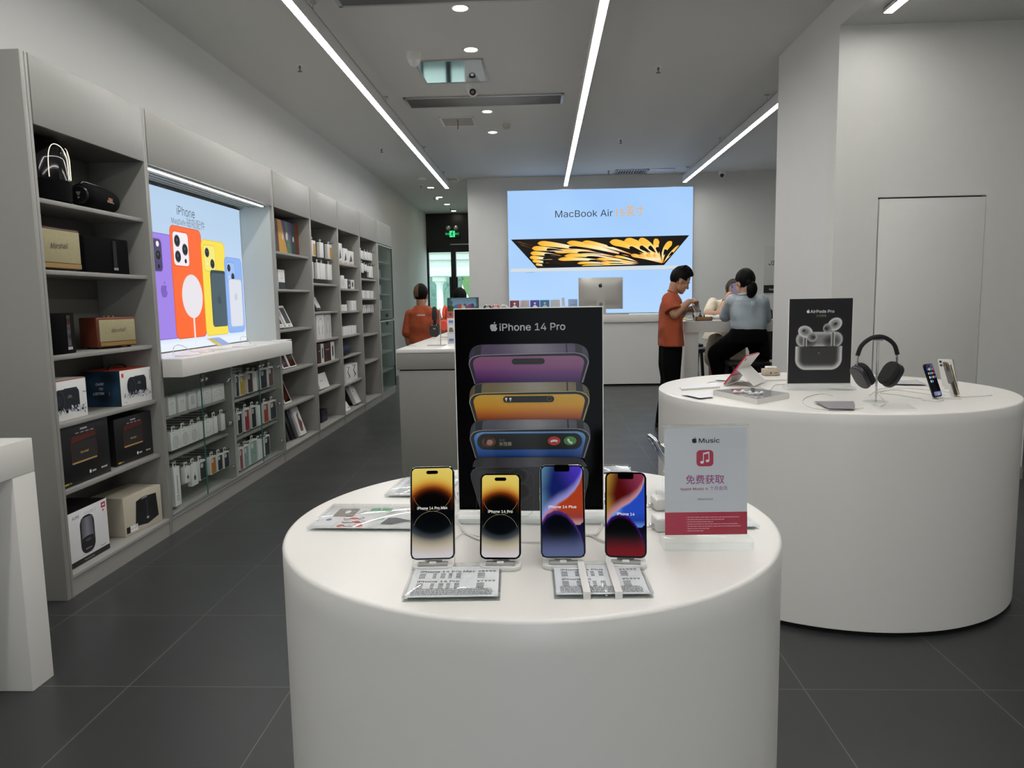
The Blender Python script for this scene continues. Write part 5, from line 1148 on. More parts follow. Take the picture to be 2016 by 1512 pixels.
# --- fourth bay: hanging boxes, headphones
def yel(q, w, h): q.rect(w*.45, w*.95, h*.04, h*.8, ink('#c89a2a'), 1)
for i, (x0, x1) in enumerate(((482, 535), (582, 625), (672, 722))):
    y0, y1 = onx(*pA(x0, 690), -2.29).y, onx(*pA(x1, 695), -2.29).y
    carton(['yellow windowed box first', 'plain white box', 'yellow windowed box last'][i]+' on the upper hook row of the headphone bay', (-2.29, y0, 1.835), y1-y0, .155, .035, m_box, yel if i != 1 else None, hang=True, group='hanging boxes of the headphone bay'); hook(u4, (y0+y1)/2-7.13, 2.0, .06)
for i, (x0, x1) in enumerate(((490, 513), (552, 580), (585, 645), (670, 720))):
    y0, y1 = onx(*pA(x0, 925), -2.29).y, onx(*pA(x1, 932), -2.29).y
    carton(['first slim', 'second slim', 'widest', 'last'][i]+' white box on the lower hook row of the headphone bay', (-2.29, y0, 1.61), y1-y0, .165, .03, m_box, None, hang=True, group='hanging boxes of the headphone bay'); hook(u4, (y0+y1)/2-7.13, 1.79, .06)
put('dark framed box leaning on the shelf below the hanging boxes', -2.30, pA(545, 1335), pA(605, 1330), 1.277, .17, .03, body=m_boxd, draw=lambda q, w, h: q.rect(w*.2, w*.9, h*.15, h*.85, ink('#c9c9c8'), 1), lean=.42)
def phones_(q, w, h):
    q.line(ellp(w*.5, h*.55, w*.28, h*.28, 20, 0, 180), .006, ink('#77787c'), 1); q.line([(w*.22, h*.55), (w*.3, h*.2)], .016, ink('#88898e'), 1); q.line([(w*.78, h*.55), (w*.7, h*.2)], .016, ink('#88898e'), 1)
put('tall white headphone box nearer the tablet bay', -2.28, pB(478, 240), pB(552, 222), .989, .255, .09, draw=phones_, group='tall headphone boxes'); put('tall white headphone box farther from the tablet bay', -2.29, pB(556, 222), pB(620, 206), .989, .255, .09, draw=phones_, body=m_boxs, group='tall headphone boxes')
def brown(q, w, h): q.pic(0, w, 0, h, 4, 8, lambda u, v: mixc(H('#1c1210'), H('#4a1c12'), .5+.5*sin(v*8+u*3)), m_paint, 1); q.rect(w*.3, w*.75, h*.62, h*.66, m_lgrey, 2)
def slot(q, w, h): q.poly(rrect(w*.4, h*.6, w*.2, 5, w*.5, h*.5), m_dark, 1)
b4 = [(484, 516, brown, m_boxd, 'dark brown picture box, slim one'), (520, 546, slot, None, 'white box edge with dark slot, first'), (546, 616, brown, m_boxd, 'dark brown picture box, wide one'), (618, 652, slot, None, 'white box edge with black oval, second')]
for x0, x1, f, bd, lb_ in b4: put(lb_+' below the tall headphone boxes', -2.285, pB(x0, 470), pB(x1, 455), .745, .195, .1, draw=f, body=bd, group='boxes below the headphone boxes')
t = put('white carton leaning in clear wrap on the fifth headphone bay shelf', -2.29, pB(510, 715), pB(600, 690), .462, .16, .04, lean=.3, draw=lambda q, w, h: q.rect(w*.2, w*.5, h*.5, h*.54, ink('#c08a88'), 1))
put('small black box with blue print alone on the bottom headphone shelf', -2.33, pB(518, 1015), pB(578, 990), PLZ, .125, .07, body=m_boxd, draw=lambda q, w, h: (q.rect(w*.3, w*.9, h*.2, h*.5, ink('#3a3a5c'), 1), q.rect(w*.6, w*.95, h*.5, h*.85, ink('#1c2440'), 1)))

# --- fifth bay
def dsh(q, w, h): q.poly([(w*.2, h*.2), (w*.5, h*.75), (w*.75, h*.3)], ink('#3a3a40'), 1); q.rect(w*.1, w*.9, h*.03, h*.14, ink('#c8a890'), 1)
for i, (x0, x1, hh) in enumerate(((795, 840, .23), (852, 902, .185), (905, 970, .17))): put(['first and tallest', 'second', 'third'][i]+' white gadget box on the top shelf of the navy speaker bay', -2.29, pA(x0, 790), pA(x1, 812), 1.805, hh, .09, draw=dsh, group='boxes of the navy speaker bay')
f5 = [(825, 862, .15, pad, None), (866, 898, .115, None, None), (900, 934, .10, lambda q, w, h: q.rect(w*.4, w*.7, h*.3, h*.5, m_inkw, 1), m_boxd), (936, 975, .11, slot, None)]
for i, (x0, x1, hh, f, bd) in enumerate(f5): put(['tall white box with ring picture', 'plain white small box', 'black small box', 'white box with dark eye spots'][i]+' on the second shelf of the navy speaker bay', -2.29, pA(x0, 1085), pA(x1, 1090), 1.523, hh, .07, draw=f, body=bd, group='boxes of the navy speaker bay')
for i, (x0, x1, hh) in enumerate(((832, 856, .075), (860, 890, .075), (944, 1000, .12))): put(['first small', 'second small', 'larger white'][i]+' box on the third shelf of the navy speaker bay', -2.29, pA(x0, 1335), pA(x1, 1330), 1.264, hh, .06, draw=airbox(0), group='boxes of the navy speaker bay')
for i, (x0, x1) in enumerate(((735, 778), (780, 836), (838, 868))): put(['first', 'second', 'third'][i]+' white box in the row above the navy speaker', -2.285, pB(x0, 195), pB(x1, 182), .983, .10, .08, draw=lambda q, w, h: q.rect(w*.62, w*.68, 0, h, m_lgrey, 1), group='boxes of the navy speaker bay')
t = thing('portable_speaker', 'navy blue cylinder speaker lying on a shelf of the fifth bay', 'speaker', (-2.33, 8.46, .748+.0015), rz=R90); q = B(); q.M = Matrix.Translation((0, 0, .0645)) @ Matrix.Rotation(R90, 4, 'Y'); q.lathe([(0, -.2), (.05, -.198), (.06, -.17), (.062, 0), (.06, .17), (.05, .198), (0, .2)], mat('navy_fabric', '#1a2240', .8, noise=.2, nscale=200), 32); q.build('body', t); q = B(); q.text('JBL', .08, .05, .03, m_ink, 1, -.063); q.build('logo', t)
def blackart(q, w, h): q.poly([(w*.3, h*.15), (w*.7, h*.3), (w*.35, h*.6), (w*.65, h*.9), (w*.5, h*.92), (w*.22, h*.6), (w*.5, h*.32)], m_dark, 1); q.rect(w*.1, w*.35, h*.86, h*.92, ink('#b06a60'), 1)
for i, (x0, x1) in enumerate(((768, 822), (826, 880))): put(['first', 'second'][i]+' white box with curling black picture below the navy speaker', -2.285, pB(x0, 682), pB(x1, 640), .431, .2, .08, draw=blackart, group='boxes of the navy speaker bay')
put('large white carton leaning on the bottom shelf below the navy speaker', -2.28, pB(870, 890), pB(938, 855), PLZ+.003, .26, .05, lean=.42, draw=lambda q, w, h: q.rect(w*.2, w*.4, h*.6, h*.64, ink('#c07a70'), 1))
put('small white card leaning on the bottom shelf below the navy speaker', -2.27, pB(768, 950), pB(810, 925), PLZ+.002, .11, .006, lean=.5)
t = thing('grip_handle', 'black handle shaped gadget lying on the bottom shelf below the navy speaker', 'gadget', (-2.3, 8.36, PLZ+.0015), rz=R90); q = B(); q.tube([(-.1, .05, .05), (-.02, .02, .03), (.09, 0, .022)], [.012, .018, .02, .022], m_black, 10, sub=4); q.build('grip', t)

# --- sixth bay
for i, (x0, x1) in enumerate(((1048, 1078), (1092, 1122), (1124, 1160), (1162, 1192))):
    y0, y1 = onx(*pA(x0, 720), -2.29).y, onx(*pA(x1, 735), -2.29).y; carton(['first', 'second', 'third', 'fourth'][i]+' small white box on the upper hook row of the sixth bay', (-2.29, y0, 1.915), y1-y0, .105, .04, m_box, None, hang=True, group='hanging boxes of the sixth bay'); hook(u6, (y0+y1)/2-9.06, 2.03, .06)
for i, (x0, x1, zb, hh) in enumerate(((1060, 1084, 1.74, .12), (1092, 1118, 1.77, .08), (1122, 1140, 1.76, .08), (1142, 1166, 1.69, .15), (1168, 1192, 1.69, .15))):
    y0, y1 = onx(*pA(x0, 900), -2.29).y, onx(*pA(x1, 900), -2.29).y; carton(['first long', 'second short', 'third short', 'fourth long', 'fifth long'][i]+' white box on the lower hook row of the sixth bay', (-2.29, y0, zb), y1-y0, hh, .03, m_box, None, hang=True, group='hanging boxes of the sixth bay'); hook(u6, (y0+y1)/2-9.06, zb+hh+.012, .06)
for i in range(5):
    y0, y1 = onx(*pA(1068+27*i, 1195), -2.29).y, onx(*pA(1093+27*i, 1195), -2.29).y; carton(['first', 'second', 'third', 'fourth', 'fifth'][i]+' white box in the close row on the middle shelf of the sixth bay', (-2.29, y0, 1.414), y1-y0, .1, .08, m_boxs if i % 2 else m_box, None, group='row of boxes of the sixth bay')
for i in range(6):
    y0 = onx(*pA(1072+22.5*i, 1375), -2.29).y; t = thing('hanging_pack', ['first', 'second', 'third', 'fourth', 'fifth', 'sixth'][i]+' rounded white pack hanging under the middle shelf of the sixth bay', 'pack', (-2.30, y0, 1.215), rz=R90, group='hanging packs of the sixth bay')
    q = B(); q.prism(rrect(.10, .11, .03, 5, .05, .06), 0, .03, m_box if i % 2 else m_boxs, 'y', bev=.004); q.build('blister', t); q = B(); q.rect(.02, .05, .015, .1, m_grey, 1); q.build('print', t); hook(u6, y0+.05-9.06, 1.345, .06)
# --- far glass bay
k7 = 0
for z in (1.93, 1.70, 1.48, 1.26):
    for i in range(4):
        if (z == 1.93 and i in (0, 3)): continue
        k7 += 1; carton('pale boxed accessory behind the far glass door, shelf %s, place %s' % (('top', 'second', 'third', 'fourth')[int(round((1.93-z)/.223))], ('one', 'two', 'three', 'four')[i]), (-2.36, 10.14+.18*i, z), .13, .13, .08, m_box, None, group='boxes behind the far glass door')
for i in range(4): carton('pale upright box behind the lower far glass door, place %s' % ('one', 'two', 'three', 'four')[i], (-2.36, 10.14+.15*i, .65), .12, .12, .08, m_box, None, group='boxes behind the far glass door')
# ================================================================ larger table: sign, headphones, phones, tablet
AB, AC = onz(1553, 769, .9), onz(1687, 768, .9)
asn = thing('poster_stand', 'dark poster stand showing white earbuds rising from their case', 'poster', (AB.x+.006, AB.y+.04, .9), rz=atan2((AC-AB).y, (AC-AB).x)); aw, ah = .296, .41
q = B(); q.bx(-.012, aw+.012, -.05, .05, 0, .014, m_acryl, .002); q.bx(-.012, aw+.012, -.0505, -.0498, .002, .013, m_acryle); q.bx(0, aw, -.012, .016, .014, .03, m_acryl); q.build('foot', asn)
q = B(); q.bx(-.003, aw+.003, 0, .006, .022, .03+ah, m_whitem, .001); q.build('board', asn)
def podpic(u, v):
    x, y = u*5.28, v*7.1                              # width / height in tenths
    c = (.018, .018, .020)
    def over(m, col): 
        nonlocal c
        m = min(max(m, 0), 1); c = mixc(c, col, m)
    def soft(d, s=.05): return sst(s, -s, d)
    def shell(cx, cy, rx, ry, rot, lo, hi, ex=2.2):
        a = cos(rot); b = sin(rot); px = ((x-cx)*a+(y-cy)*b)/rx; py = (-(x-cx)*b+(y-cy)*a)/ry; d = hypot(px, py)
        over(soft(d-1, .06), (lo+(hi-lo)*d**ex,)*3)
    def rr(cx, cy, w, h, r): 
        dx = abs(x-cx)-w+r; dy = abs(y-cy)-h+r; return hypot(max(dx, 0), max(dy, 0))+min(max(dx, dy), 0)-r
    d = rr(2.58, 3.70, 1.95, .62, .6); over(soft(d), (.20+.28*sst(-.35, 0, d),)*3)           # open lid
    for cx in (1.65, 3.55): shell(cx, 3.58, .78, .52, 0, .035, .20)
    for cx, top in ((1.38, 4.05), (3.72, 4.35)):                                            # stems
        d = rr(cx, top-.75, .16, .75, .1); over(soft(d, .03), (.10+.55*sst(-.12, 0, d),)*3)
    shell(1.40, 4.35, .62, .48, -.35, .14, .75); shell(1.98, 3.90, .42, .40, 0, .11, .42)
    shell(3.85, 4.95, .62, .50, .6, .14, .75); shell(3.25, 4.62, .38, .40, 0, .11, .42)
    for cx, cy in ((1.25, 4.45), (3.90, 4.98)): shell(cx, cy, .14, .09, .5, .01, .03)
    for cx, cy in ((2.08, 3.88), (3.14, 4.60)): shell(cx, cy, .17, .17, 0, .03, .09)
    if y < 3.12:                                                                             # case
        d = rr(2.55, 2.9, 1.95, 1.75, .9); k = sst(-.75, 0, d); over(soft(d, .04), ((.045+.58*k**3),)*3)
        if 3.0 < y < 3.18 and 1.75 < x < 3.2: c = (.02, .02, .02)
    if hypot(x-2.55, y-2.55) < .05: c = (.5, .5, .5)
    return c
q = B(); q.pic(0, aw, .03, .03+ah, 104, 142, podpic, painted('poster_matt', rough=.3), 1)
q.apple(.089, .371, .0185, m_inkw, 2); q.text('AirPods Pro', .099, .372, .0185, m_inkw, 2, align='L', bold=.01, width=.112); q.text('主动降噪', .15, .353, .0085, ink('#7f8a5a'), 2)
q.build('print', asn)

def headset(name, label, loc, rz, shell, cush, frame, w=.085, h=.115, group=None, ks=1.0, bw=1.0, cup=(.32, 0.)):
    t = thing(name, label, 'headphones', loc, rz=rz, group=group)
    q = B(); P = [(-w, 0, .0), (-w*1.0, 0, h*.35), (-w*.82, 0, h*.72), (-w*.42, 0, h*.97), (0, 0, h*1.05), (w*.42, 0, h*.97), (w*.82, 0, h*.72), (w, 0, h*.35), (w, 0, 0)]
    q.tube(P, .0045*bw, frame, 8, sub=4); q.build('headband_frame', t)
    q = B(); q.tube([(x*1.02, y, z+.004) for x, y, z in P[1:-1]], .009*bw, cush, 10, sub=4); q.build('headband_pad', t)
    for s in (-1, 1):
        R = Matrix.Rotation(s*cup[0], 3, 'Y')
        e = B(); e.M = Matrix.Translation((s*(w-cup[1]), 0, -.040)) @ R.to_4x4() @ Matrix.Rotation(R90, 4, 'Y')
        e.prism(rrect(.10*ks, .078*ks, .035*ks, 8), s*.004 if s > 0 else -.024, .024 if s > 0 else -.004, shell, bev=.006); e.build('ear_cup', t)
        e = B(); e.M = Matrix.Translation((s*(w-cup[1]), 0, -.040)) @ R.to_4x4() @ Matrix.Rotation(R90, 4, 'Y')
        e.prism(rrect(.098*ks, .076*ks, .034*ks, 8), -.022 if s > 0 else -.004, .004 if s > 0 else .022, cush, bev=.008); e.build('ear_cushion', t)
    return t
hb = onz(1724, 792, .9)
t = thing('headphone_stand', 'slim chrome stand holding the grey over-ear headphones', 'headphone stand', hb)
q = B(); q.lathe([(.05, 0), (.05, .004), (.006, .006), (.006, .004)], m_acryl, 28); q.build('base', t); q = B(); q.cyl((0, 0, .004), (0, 0, .268), .004, m_chrome); q.cyl((-.02, 0, .266), (.02, 0, .266), .005, m_chrome, n=10); q.build('pole', t)
headset('headphones', 'grey over-ear headphones with black cushions hanging on a chrome stand', (hb.x, hb.y, .9+.158), radians(14), mat('space_grey', '#3c3d41', .35, metal=.7), m_blackm, m_chrome, .094, .112, ks=1.1, cup=(.55, .028))
def dphone(lb_, px, rz, lean, art, fr_, bk, icons=False):
    p = onz(*px, .912); t = phone(lb_, .0715, .147, (p.x, p.y, .9185), lean, rz, art, fr_, bk, 'pill', icons=icons, nx=12, nz=26)
    dock('white dock under the '+lb_.split(' phone')[0]+' phone', (p.x, p.y, .9), rz, lean); return t
dphone('dark phone with lit app icons on the larger table', (1848, 784), radians(38), radians(20), home, m_gun, m_black, True)
dphone('white backed phone turned away on the larger table', (1872, 765), radians(120), radians(20), dusk, m_silver, m_whitem)
dphone('gold edged phone seen from the side on the larger table', (1883, 779), radians(82), radians(17), dusk, m_goldf, m_black)
# --- tablet propped by its folio
tb = onz(1423, 760, .9); lean = radians(36); rzt = radians(-121)
ip = thing('tablet', 'red edged tablet propped on a white folio stand', 'tablet', (tb.x, tb.y, .9085), rz=rzt, rx=0)
MT = Matrix.Rotation(-lean, 4, 'X'); m_red = mat('red_tablet_metal', '#c23a52', .3, metal=.6); wI, hI = .25, .19
q = B(MT); q.prism(rrect(wI, hI, .012, 5, -wI/2, hI/2), .001, .008, m_red, 'y', bev=.001); q.build('body', ip)
q = B(MT); q.prism(rrect(wI-.004, hI-.004, .011, 5, -wI/2, hI/2), .0, .0012, m_bez, 'y'); q.build('screen', ip)
q = B(MT); q.bx(-wI+.002, -.002, .0085, .0105, .10, hI-.002, m_whitem, .001); q.bx(-wI+.002, -.002, .0085, .0105, .0, .06, m_whitem, .001)
q.cyl((-.022, .0105, hI-.022), (-.022, .012, hI-.022), .009, m_lensm, n=16); q.build('folio_cover', ip)
a = MT @ Vector((0, .0105, .105)); q = B(); L_ = hypot(a.z, 0)
foot_y = a.y+.085; vs = [(-wI+.004, a.y, a.z), (-.004, a.y, a.z), (-.004, foot_y, -.002), (-wI+.004, foot_y, -.002)]
nrm = Vector((0, a.z, foot_y-a.y)).normalized()*.002
q.add([Vector(v) for v in vs]+[Vector(v)+nrm for v in vs], [(0, 1, 2, 3), (7, 6, 5, 4), (0, 4, 5, 1), (1, 5, 6, 2), (2, 6, 7, 3), (3, 7, 4, 0)], m_whitem); q.build('kickstand', ip)
# --- flat things
def flat4(name, label, cat, pts, z0, z1, m, mt=None, group=None, draw=None):
    P = [onz(*p, z1) for p in pts]; c = sum(P, Vector())/len(P); t = thing(name, label, cat, (c.x, c.y, z0), group=group)
    o = [(p.x-c.x, p.y-c.y) for p in P]; q = B(); q.prism(o, 0, z1-z0, m, m2=m); q.build('slab', t)
    if mt: q = B(); q.add([(x*.985, y*.985, z1-z0+.0006) for x, y in o], [tuple(range(len(o)))], mt); q.build('top_sheet', t)
    if draw: draw(t, o, z1-z0)
    return t
flat4('display_tray', 'white tray with grey glossy top and loose earbuds before the tablet', 'tray', [(1404, 768), (1491, 786), (1554, 774), (1478, 763)], .9, .924, m_white, mat('grey_gloss', '#7d7f82', .08, coat=.4))
for i, (p, lb_) in enumerate((((1447, 772), 'white earbud on the grey tray nearest the tablet'), ((1462, 771), 'white earbud pair lying second on the grey tray'), ((1476, 773), 'white earbud lying third on the grey tray'), ((1489, 775), 'round white earbud lying fourth on the grey tray'), ((1500, 774), 'white earbud lying last on the grey tray'))):
    P = onz(*p, .93); t = thing('earbud', lb_, 'earbud', (P.x, P.y, .925), rz=i*.9, group='earbuds on the tray'); q = B(); q.ell((0, 0, .007), (.010, .008, .007), m_whitem, n=14, k=8); q.tube([(.006, 0, .007), (.02, .004, .005), (.034, .006, .004)], .0032, m_whitem, 8); q.build('bud', t)
flat4('leaflet_holder', 'clear acrylic leaflet left of the grey tray', 'price card', [(1341, 776), (1378, 784), (1404, 781), (1398, 770)], .9, .907, m_acryl, m_sheet, group='acrylic leaflets')
flat4('tablet_keyboard', 'white folding tablet keyboard lying behind the acrylic leaflet', 'keyboard', [(1338, 762), (1342, 766), (1418, 761), (1412, 752)], .9, .909, m_white, m_sheet)
flat4('leaflet_holder', 'small acrylic card behind the propped tablet', 'price card', [(1408, 748), (1430, 749), (1434, 745), (1412, 744)], .9, .906, m_acryl, m_sheet, group='acrylic leaflets')
flat4('display_pad', 'flat white pad in front of the watch box', 'pad', [(1492, 744), (1500, 748), (1552, 747), (1552, 743)], .9, .908, m_white)
def dpic(t, o, h):
    q = B(FLAT); 
    for i in range(5): q.poly([(o[0][0]*.6+(o[1][0]-o[0][0])*(.15+.14*i), o[0][1]*.5+.01*i-.004), (o[0][0]*.6+(o[1][0]-o[0][0])*(.25+.14*i), o[0][1]*.5+.01*i), (o[0][0]*.6+(o[1][0]-o[0][0])*(.2+.14*i), o[0][1]*.5+.012+.01*i)], ink(['#a8443c', '#33333a', '#8a6a5c'][i % 3]), 3, -h)
    q.build('print', t)
flat4('leaflet_holder', 'acrylic leaflet with dark colour print in front of the earbud poster', 'price card', [(1602, 790), (1632, 805), (1683, 805), (1681, 790)], .9, .908, m_acryl, ink('#908c90'), group='acrylic leaflets', draw=dpic)
flat4('acrylic_block', 'empty clear acrylic plate beside the chrome stand', 'acrylic plate', [(1712, 795), (1738, 806), (1806, 805), (1786, 794)], .9, .909, m_acryl)
flat4('leaflet_holder', 'acrylic leaflet behind the grey headphones', 'price card', [(1740, 750), (1758, 756), (1826, 757), (1806, 748)], .9, .908, m_acryl, m_lgrey, group='acrylic leaflets')
p = onz(1517, 739, .9); t = thing('watch_box', 'small beige box with a white watch strap on top', 'box', (p.x, p.y, .9), rz=.1)
q = B(); q.bx(-.045, .045, -.03, .03, .002, .04, mat('beige_leather', '#b9ab98', .6), .004); q.build('box', t); q = B(); q.bx(-.03, .03, -.02, .02, .04, .054, m_whitem, .006); q.build('strap', t); q = B(); q.rect(-.015, -.008, .012, .022, m_dark, 1, -.03); q.rect(.008, .03, .015, .02, m_grey, 1, -.03); q.build('print', t)
for lb_, pts in (('white cable looping around the dark colour leaflet', [(1640, 779), (1618, 775), (1590, 781), (1580, 791), (1600, 803), (1650, 807), (1700, 803)]),
                 ('white cable hanging from the headphones to the empty acrylic plate', [(1726, 772), (1736, 783), (1743, 793), (1735, 800)]),
                 ('upper white cable between headphones and the docked phones', [(1712, 778), (1735, 765), (1775, 764), (1830, 768), (1860, 778)]),
                 ('middle white cable between headphones and the docked phones', [(1728, 772), (1760, 767), (1800, 772), (1835, 777)]),
                 ('lower white cable between headphones and the docked phones', [(1733, 774), (1765, 777), (1795, 782), (1828, 786)]),
                 ('thin white cable trailing behind the gold edged phone to the table rim', [(1884, 783), (1905, 781), (1930, 780), (1953, 778)]),
                 ('white cable running from the folio stand to the earbud poster', [(1437, 741), (1470, 753), (1500, 764), (1515, 768), (1525, 758), (1548, 756)]),
                 ('white cable beside the folding keyboard', [(1350, 765), (1385, 757), (1400, 752), (1425, 752)])):
    cable(lb_, pts, .9025, .0022)

# ================================================================ island counter goods
b1 = onz(860, 680, 1.0)
def hstand(label, p):
    t = thing('headphone_stand', label, 'headphone stand', (p.x, p.y, 1.0), group='headphone stands on the island')
    q = B(); q.bx(-.075, .075, -.04, .04, 0, .006, m_alu, .001); q.build('base', t); q = B(); q.bx(.03, .036, -.008, .008, .006, .30, m_alu); q.bx(-.03, .036, -.02, .02, .296, .302, m_acryl); q.build('pole', t)
hstand('metal headphone stand at the near corner of the island counter', b1)
t = headset('headphones', 'black headphones with rope cord on the island counter', (b1.x-.012, b1.y, 1.0+.165), R90+.1, m_black, m_blackm, m_gun, .08, .125, bw=2.0)
q = B(); q.tube([(-.1, -.02, .01), (-.115, 0, -.03), (-.1, .02, .01)], .0025, ink('#c8b0a0'), 6, sub=4); q.build('rope_cord', t)
b2 = onz(882, 664, 1.0); hstand('metal headphone stand behind the black headphones', b2)
m_or = mat('orange_plastic', '#e8492c', .35)
headset('headphones', 'bright orange headphones behind the black headphones', (b2.x-.02, b2.y, 1.0+.168), R90-.1, m_or, m_or, m_or, .08, .125, bw=1.7)
pi_ = onz(884, 678, 1.0); t = thing('info_stand', 'white information stand with orange header beside the poster edge', 'sign', (pi_.x, 6.02, 1.0))
q = B(); q.bx(0, .17, 0, .012, .01, .275, m_box, .001); q.bx(0, .17, -.04, .05, 0, .01, m_acryl); q.build('board', t)
q = B(); q.rect(0, .17, .22, .275, ink('#c85a3a'), 1); q.poly(ellp(.03, .25, .012, .014, 14), ink('#3c4c8a'), 2)
for i in range(3):
    z = .19-.075*i; q.rect(.012, .05, z-.01, z+.012, ink('#6c88c0'), 1); q.rect(.06, .15, z-.006, z, m_lgrey, 1); q.rect(.012, .12, z-.022, z-.017, m_lgrey, 1)
q.poly(rrect(.03, .035, .008, 4, .03, .125), ink('#8a6a4a'), 2); q.build('print', t)
ps_ = ony(881, 612, 6.9); t = thing('display_screen', 'landscape picture screen with meadow colours on the island counter', 'screen', (ps_.x, 6.9, 1.0))
q = B(); q.bx(0, .295, 0, .012, .235, .39, m_black, .003); q.build('panel', t); q = B(); q.bx(.10, .195, -.05, .07, 0, .008, m_alu); q.bx(.13, .165, .012, .02, .005, .3, m_alu); q.build('stand', t)
def meadow(u, v):
    s = mixc(H('#8fa6b8'), H('#5f7f92'), v); n = sin(u*23+v*9)*.5+sin(u*11-v*17)*.5
    g = mixc(H('#3c5a2c'), H('#6c7c34'), .5+.4*n); c = mixc(g, s, sst(.42, .55, v+.06*n))
    if hypot((u-.5)*1.2, (v-.05)*2.4) < .4: c = mixc(c, H('#a8963c'), .7)
    if u < .15+.06*n or u > .93: c = mixc(c, H('#20361f'), .7)
    return c
q = B(); q.pic(.006, .289, .241, .384, 40, 30, meadow, painted('tablet_picture', emit=.75, rough=.15), 1)
for x, z, r, cc in ((.09, .30, .024, '#4a78b0'), (.115, .308, .022, '#b8583c'), (.15, .295, .022, '#c8b8a0'), (.165, .318, .014, '#4a5a90'), (.212, .30, .024, '#a04a62'), (.235, .313, .018, '#3a4a8a'), (.14, .275, .012, '#d0a040')): q.poly(ellp(x, z, r, r*1.15, 16), em('dab'+cc, cc, .6), 2)
q.build('picture', t)
def watch(label, px, strap, y=7.4):
    p = ony(px, 612, y); t = thing('smart_watch', label, 'watch', (p.x, y, 1.225), group='watches on the island risers')
    r = thing('display_riser', 'clear riser block under the '+label.split(' on ')[0], 'riser', (p.x, y, 1.0), group='clear watch risers'); q = B(); q.bx(-.034, .034, -.05, .05, 0, .219, m_acryl, .002); q.build('block', r)
    q = B(); q.tube([(.038*cos(a), .0, .045+.04*sin(a)) for a in [radians(-60+i*20) for i in range(16)]], [.008]*16, strap, 6); q.build('strap', t)
    q = B(); q.box((0, -.0, .085), (.04, .034, .011), m_silver, .004); q.build('case', t)
    q = B(); q.lathe([(.03, -.005), (.03, .0), (.012, .002), (.012, .02), (0, .02)], m_acryl, 16); q.build('cradle', t)
watch('black strapped watch on a clear riser behind the poster', 960, m_gun); watch('orange strapped watch on a clear riser behind the poster', 976, m_or); watch('white strapped watch on a clear riser behind the poster', 992, m_whitem)
p = ony(947, 612, 7.4); t = thing('display_riser', 'clear block with teal card beside the picture screen', 'riser', (p.x, 7.4, 1.0)); q = B(); q.bx(-.03, .03, -.03, .03, 0, .265, m_acryl, .002); q.build('block', t); q = B(); q.bx(-.024, .018, -.002, .002, .15, .24, ink('#7fa8a4')); q.build('card', t)
for lb_, a in (('acrylic card lying at the near left corner of the island', (806, 683)), ('acrylic card lying before the orange headphones', (874, 671)), ('acrylic card lying farther along the island edge', (846, 668))):
    p = onz(*a, 1.0); tag(B().bx(-.05, .05, -.04, .04, 0, .008, m_acryl, .001).build('acrylic_card', loc=(p.x, p.y, 1.0)), lb_, 'card', 'acrylic cards on the island')

# ================================================================ back counter goods
broch = [('#7c2a34', 'maroon'), ('#b8aab0', 'pale rose'), ('#3c3c92', 'indigo'), ('#2c6c96', 'teal blue'), ('#b4b6bc', 'pale grey')]
for i, (c, n) in enumerate(broch):
    p = ony((1004, 1024, 1044, 1063.5, 1084)[i], 609, 11.72); w = .148
    t = thing('brochure', n+' brochure standing on the back counter', 'brochure', (p.x, 11.72, 1.106), rx=-.12, group='brochures on the back counter')
    q = B(); q.bx(0, w, 0, .012, 0, .245, ink(c), .001); q.build('cover', t); q = B()
    q.poly(ellp(w*.5, .195, .017, .017, 16), m_inkw if i in (0, 2) else m_lgrey, 1); q.poly([(w*.25, .14), (w*.5, .175), (w*.78, .14), (w*.7, .125), (w*.3, .125)], m_inkw if i in (0, 2) else m_lgrey, 1); q.rect(w*.2, w*.8, .095, .105, m_lgrey, 1); q.build('print', t)
    q = B(); q.bx(w*.3, w*.7, .012, .06, 0, .004, ink(c)); q.build('easel_foot', t)
p = ony(1119, 609, 11.75); t = thing('brochure', 'pale blue brochure standing nearest the computer', 'brochure', (p.x, 11.75, 1.106), rx=-.12, group='brochures on the back counter'); q = B(); q.bx(0, .145, 0, .012, 0, .25, ink('#9ab4dc'), .001); q.build('cover', t); q = B(); q.rect(.03, .11, .16, .17, ink('#7a94c0'), 1); q.build('print', t)
p = ony(1109, 609, 11.75); t = tag(B().cyl((0, 0, 0), (0, 0, .27), .025, m_white).build('white_roll', loc=(p.x, 11.72, 1.106)), 'white paper roll standing between grey and blue brochures', 'roll')
pc = ony(1183, 620, 11.62); t = thing('desktop_computer', 'silver desktop computer seen from behind on the back counter', 'computer', (pc.x, 11.66, 1.106), rz=-.02)
m_sil = mat('brushed_silver', '#b9b7b0', .4, metal=.55); wI, z0_, z1_ = .69, .085, .575
q = B(); vs = []; nx_, nz_ = 16, 10
for j in range(nz_+1):
    for i in range(nx_+1):
        u, v = i/nx_*2-1, j/nz_*2-1; vs.append((u*wI/2, -.006-.04*(1-u**4)*(1-v**4), (z0_+z1_)/2+v*(z1_-z0_)/2))
q.add(vs, [(j*(nx_+1)+i, j*(nx_+1)+i+1, (j+1)*(nx_+1)+i+1, (j+1)*(nx_+1)+i) for j in range(nz_) for i in range(nx_)], m_sil, True); q.bx(-wI/2, wI/2, -.006, .004, z0_, z1_, m_sil, .002); q.build('back_shell', t)
q = B(); q.bx(-wI/2+.004, wI/2-.004, .004, .006, z0_+.004, z1_-.004, m_bez); q.build('screen', t)
q = B(); q.apple(-.005, .42, .075, m_dark, 1, -.047)
for i in range(4): q.rect(-.23+.025*i, -.215+.025*i, .118, .135, m_dark, 1, -.026)
q.build('marks', t)
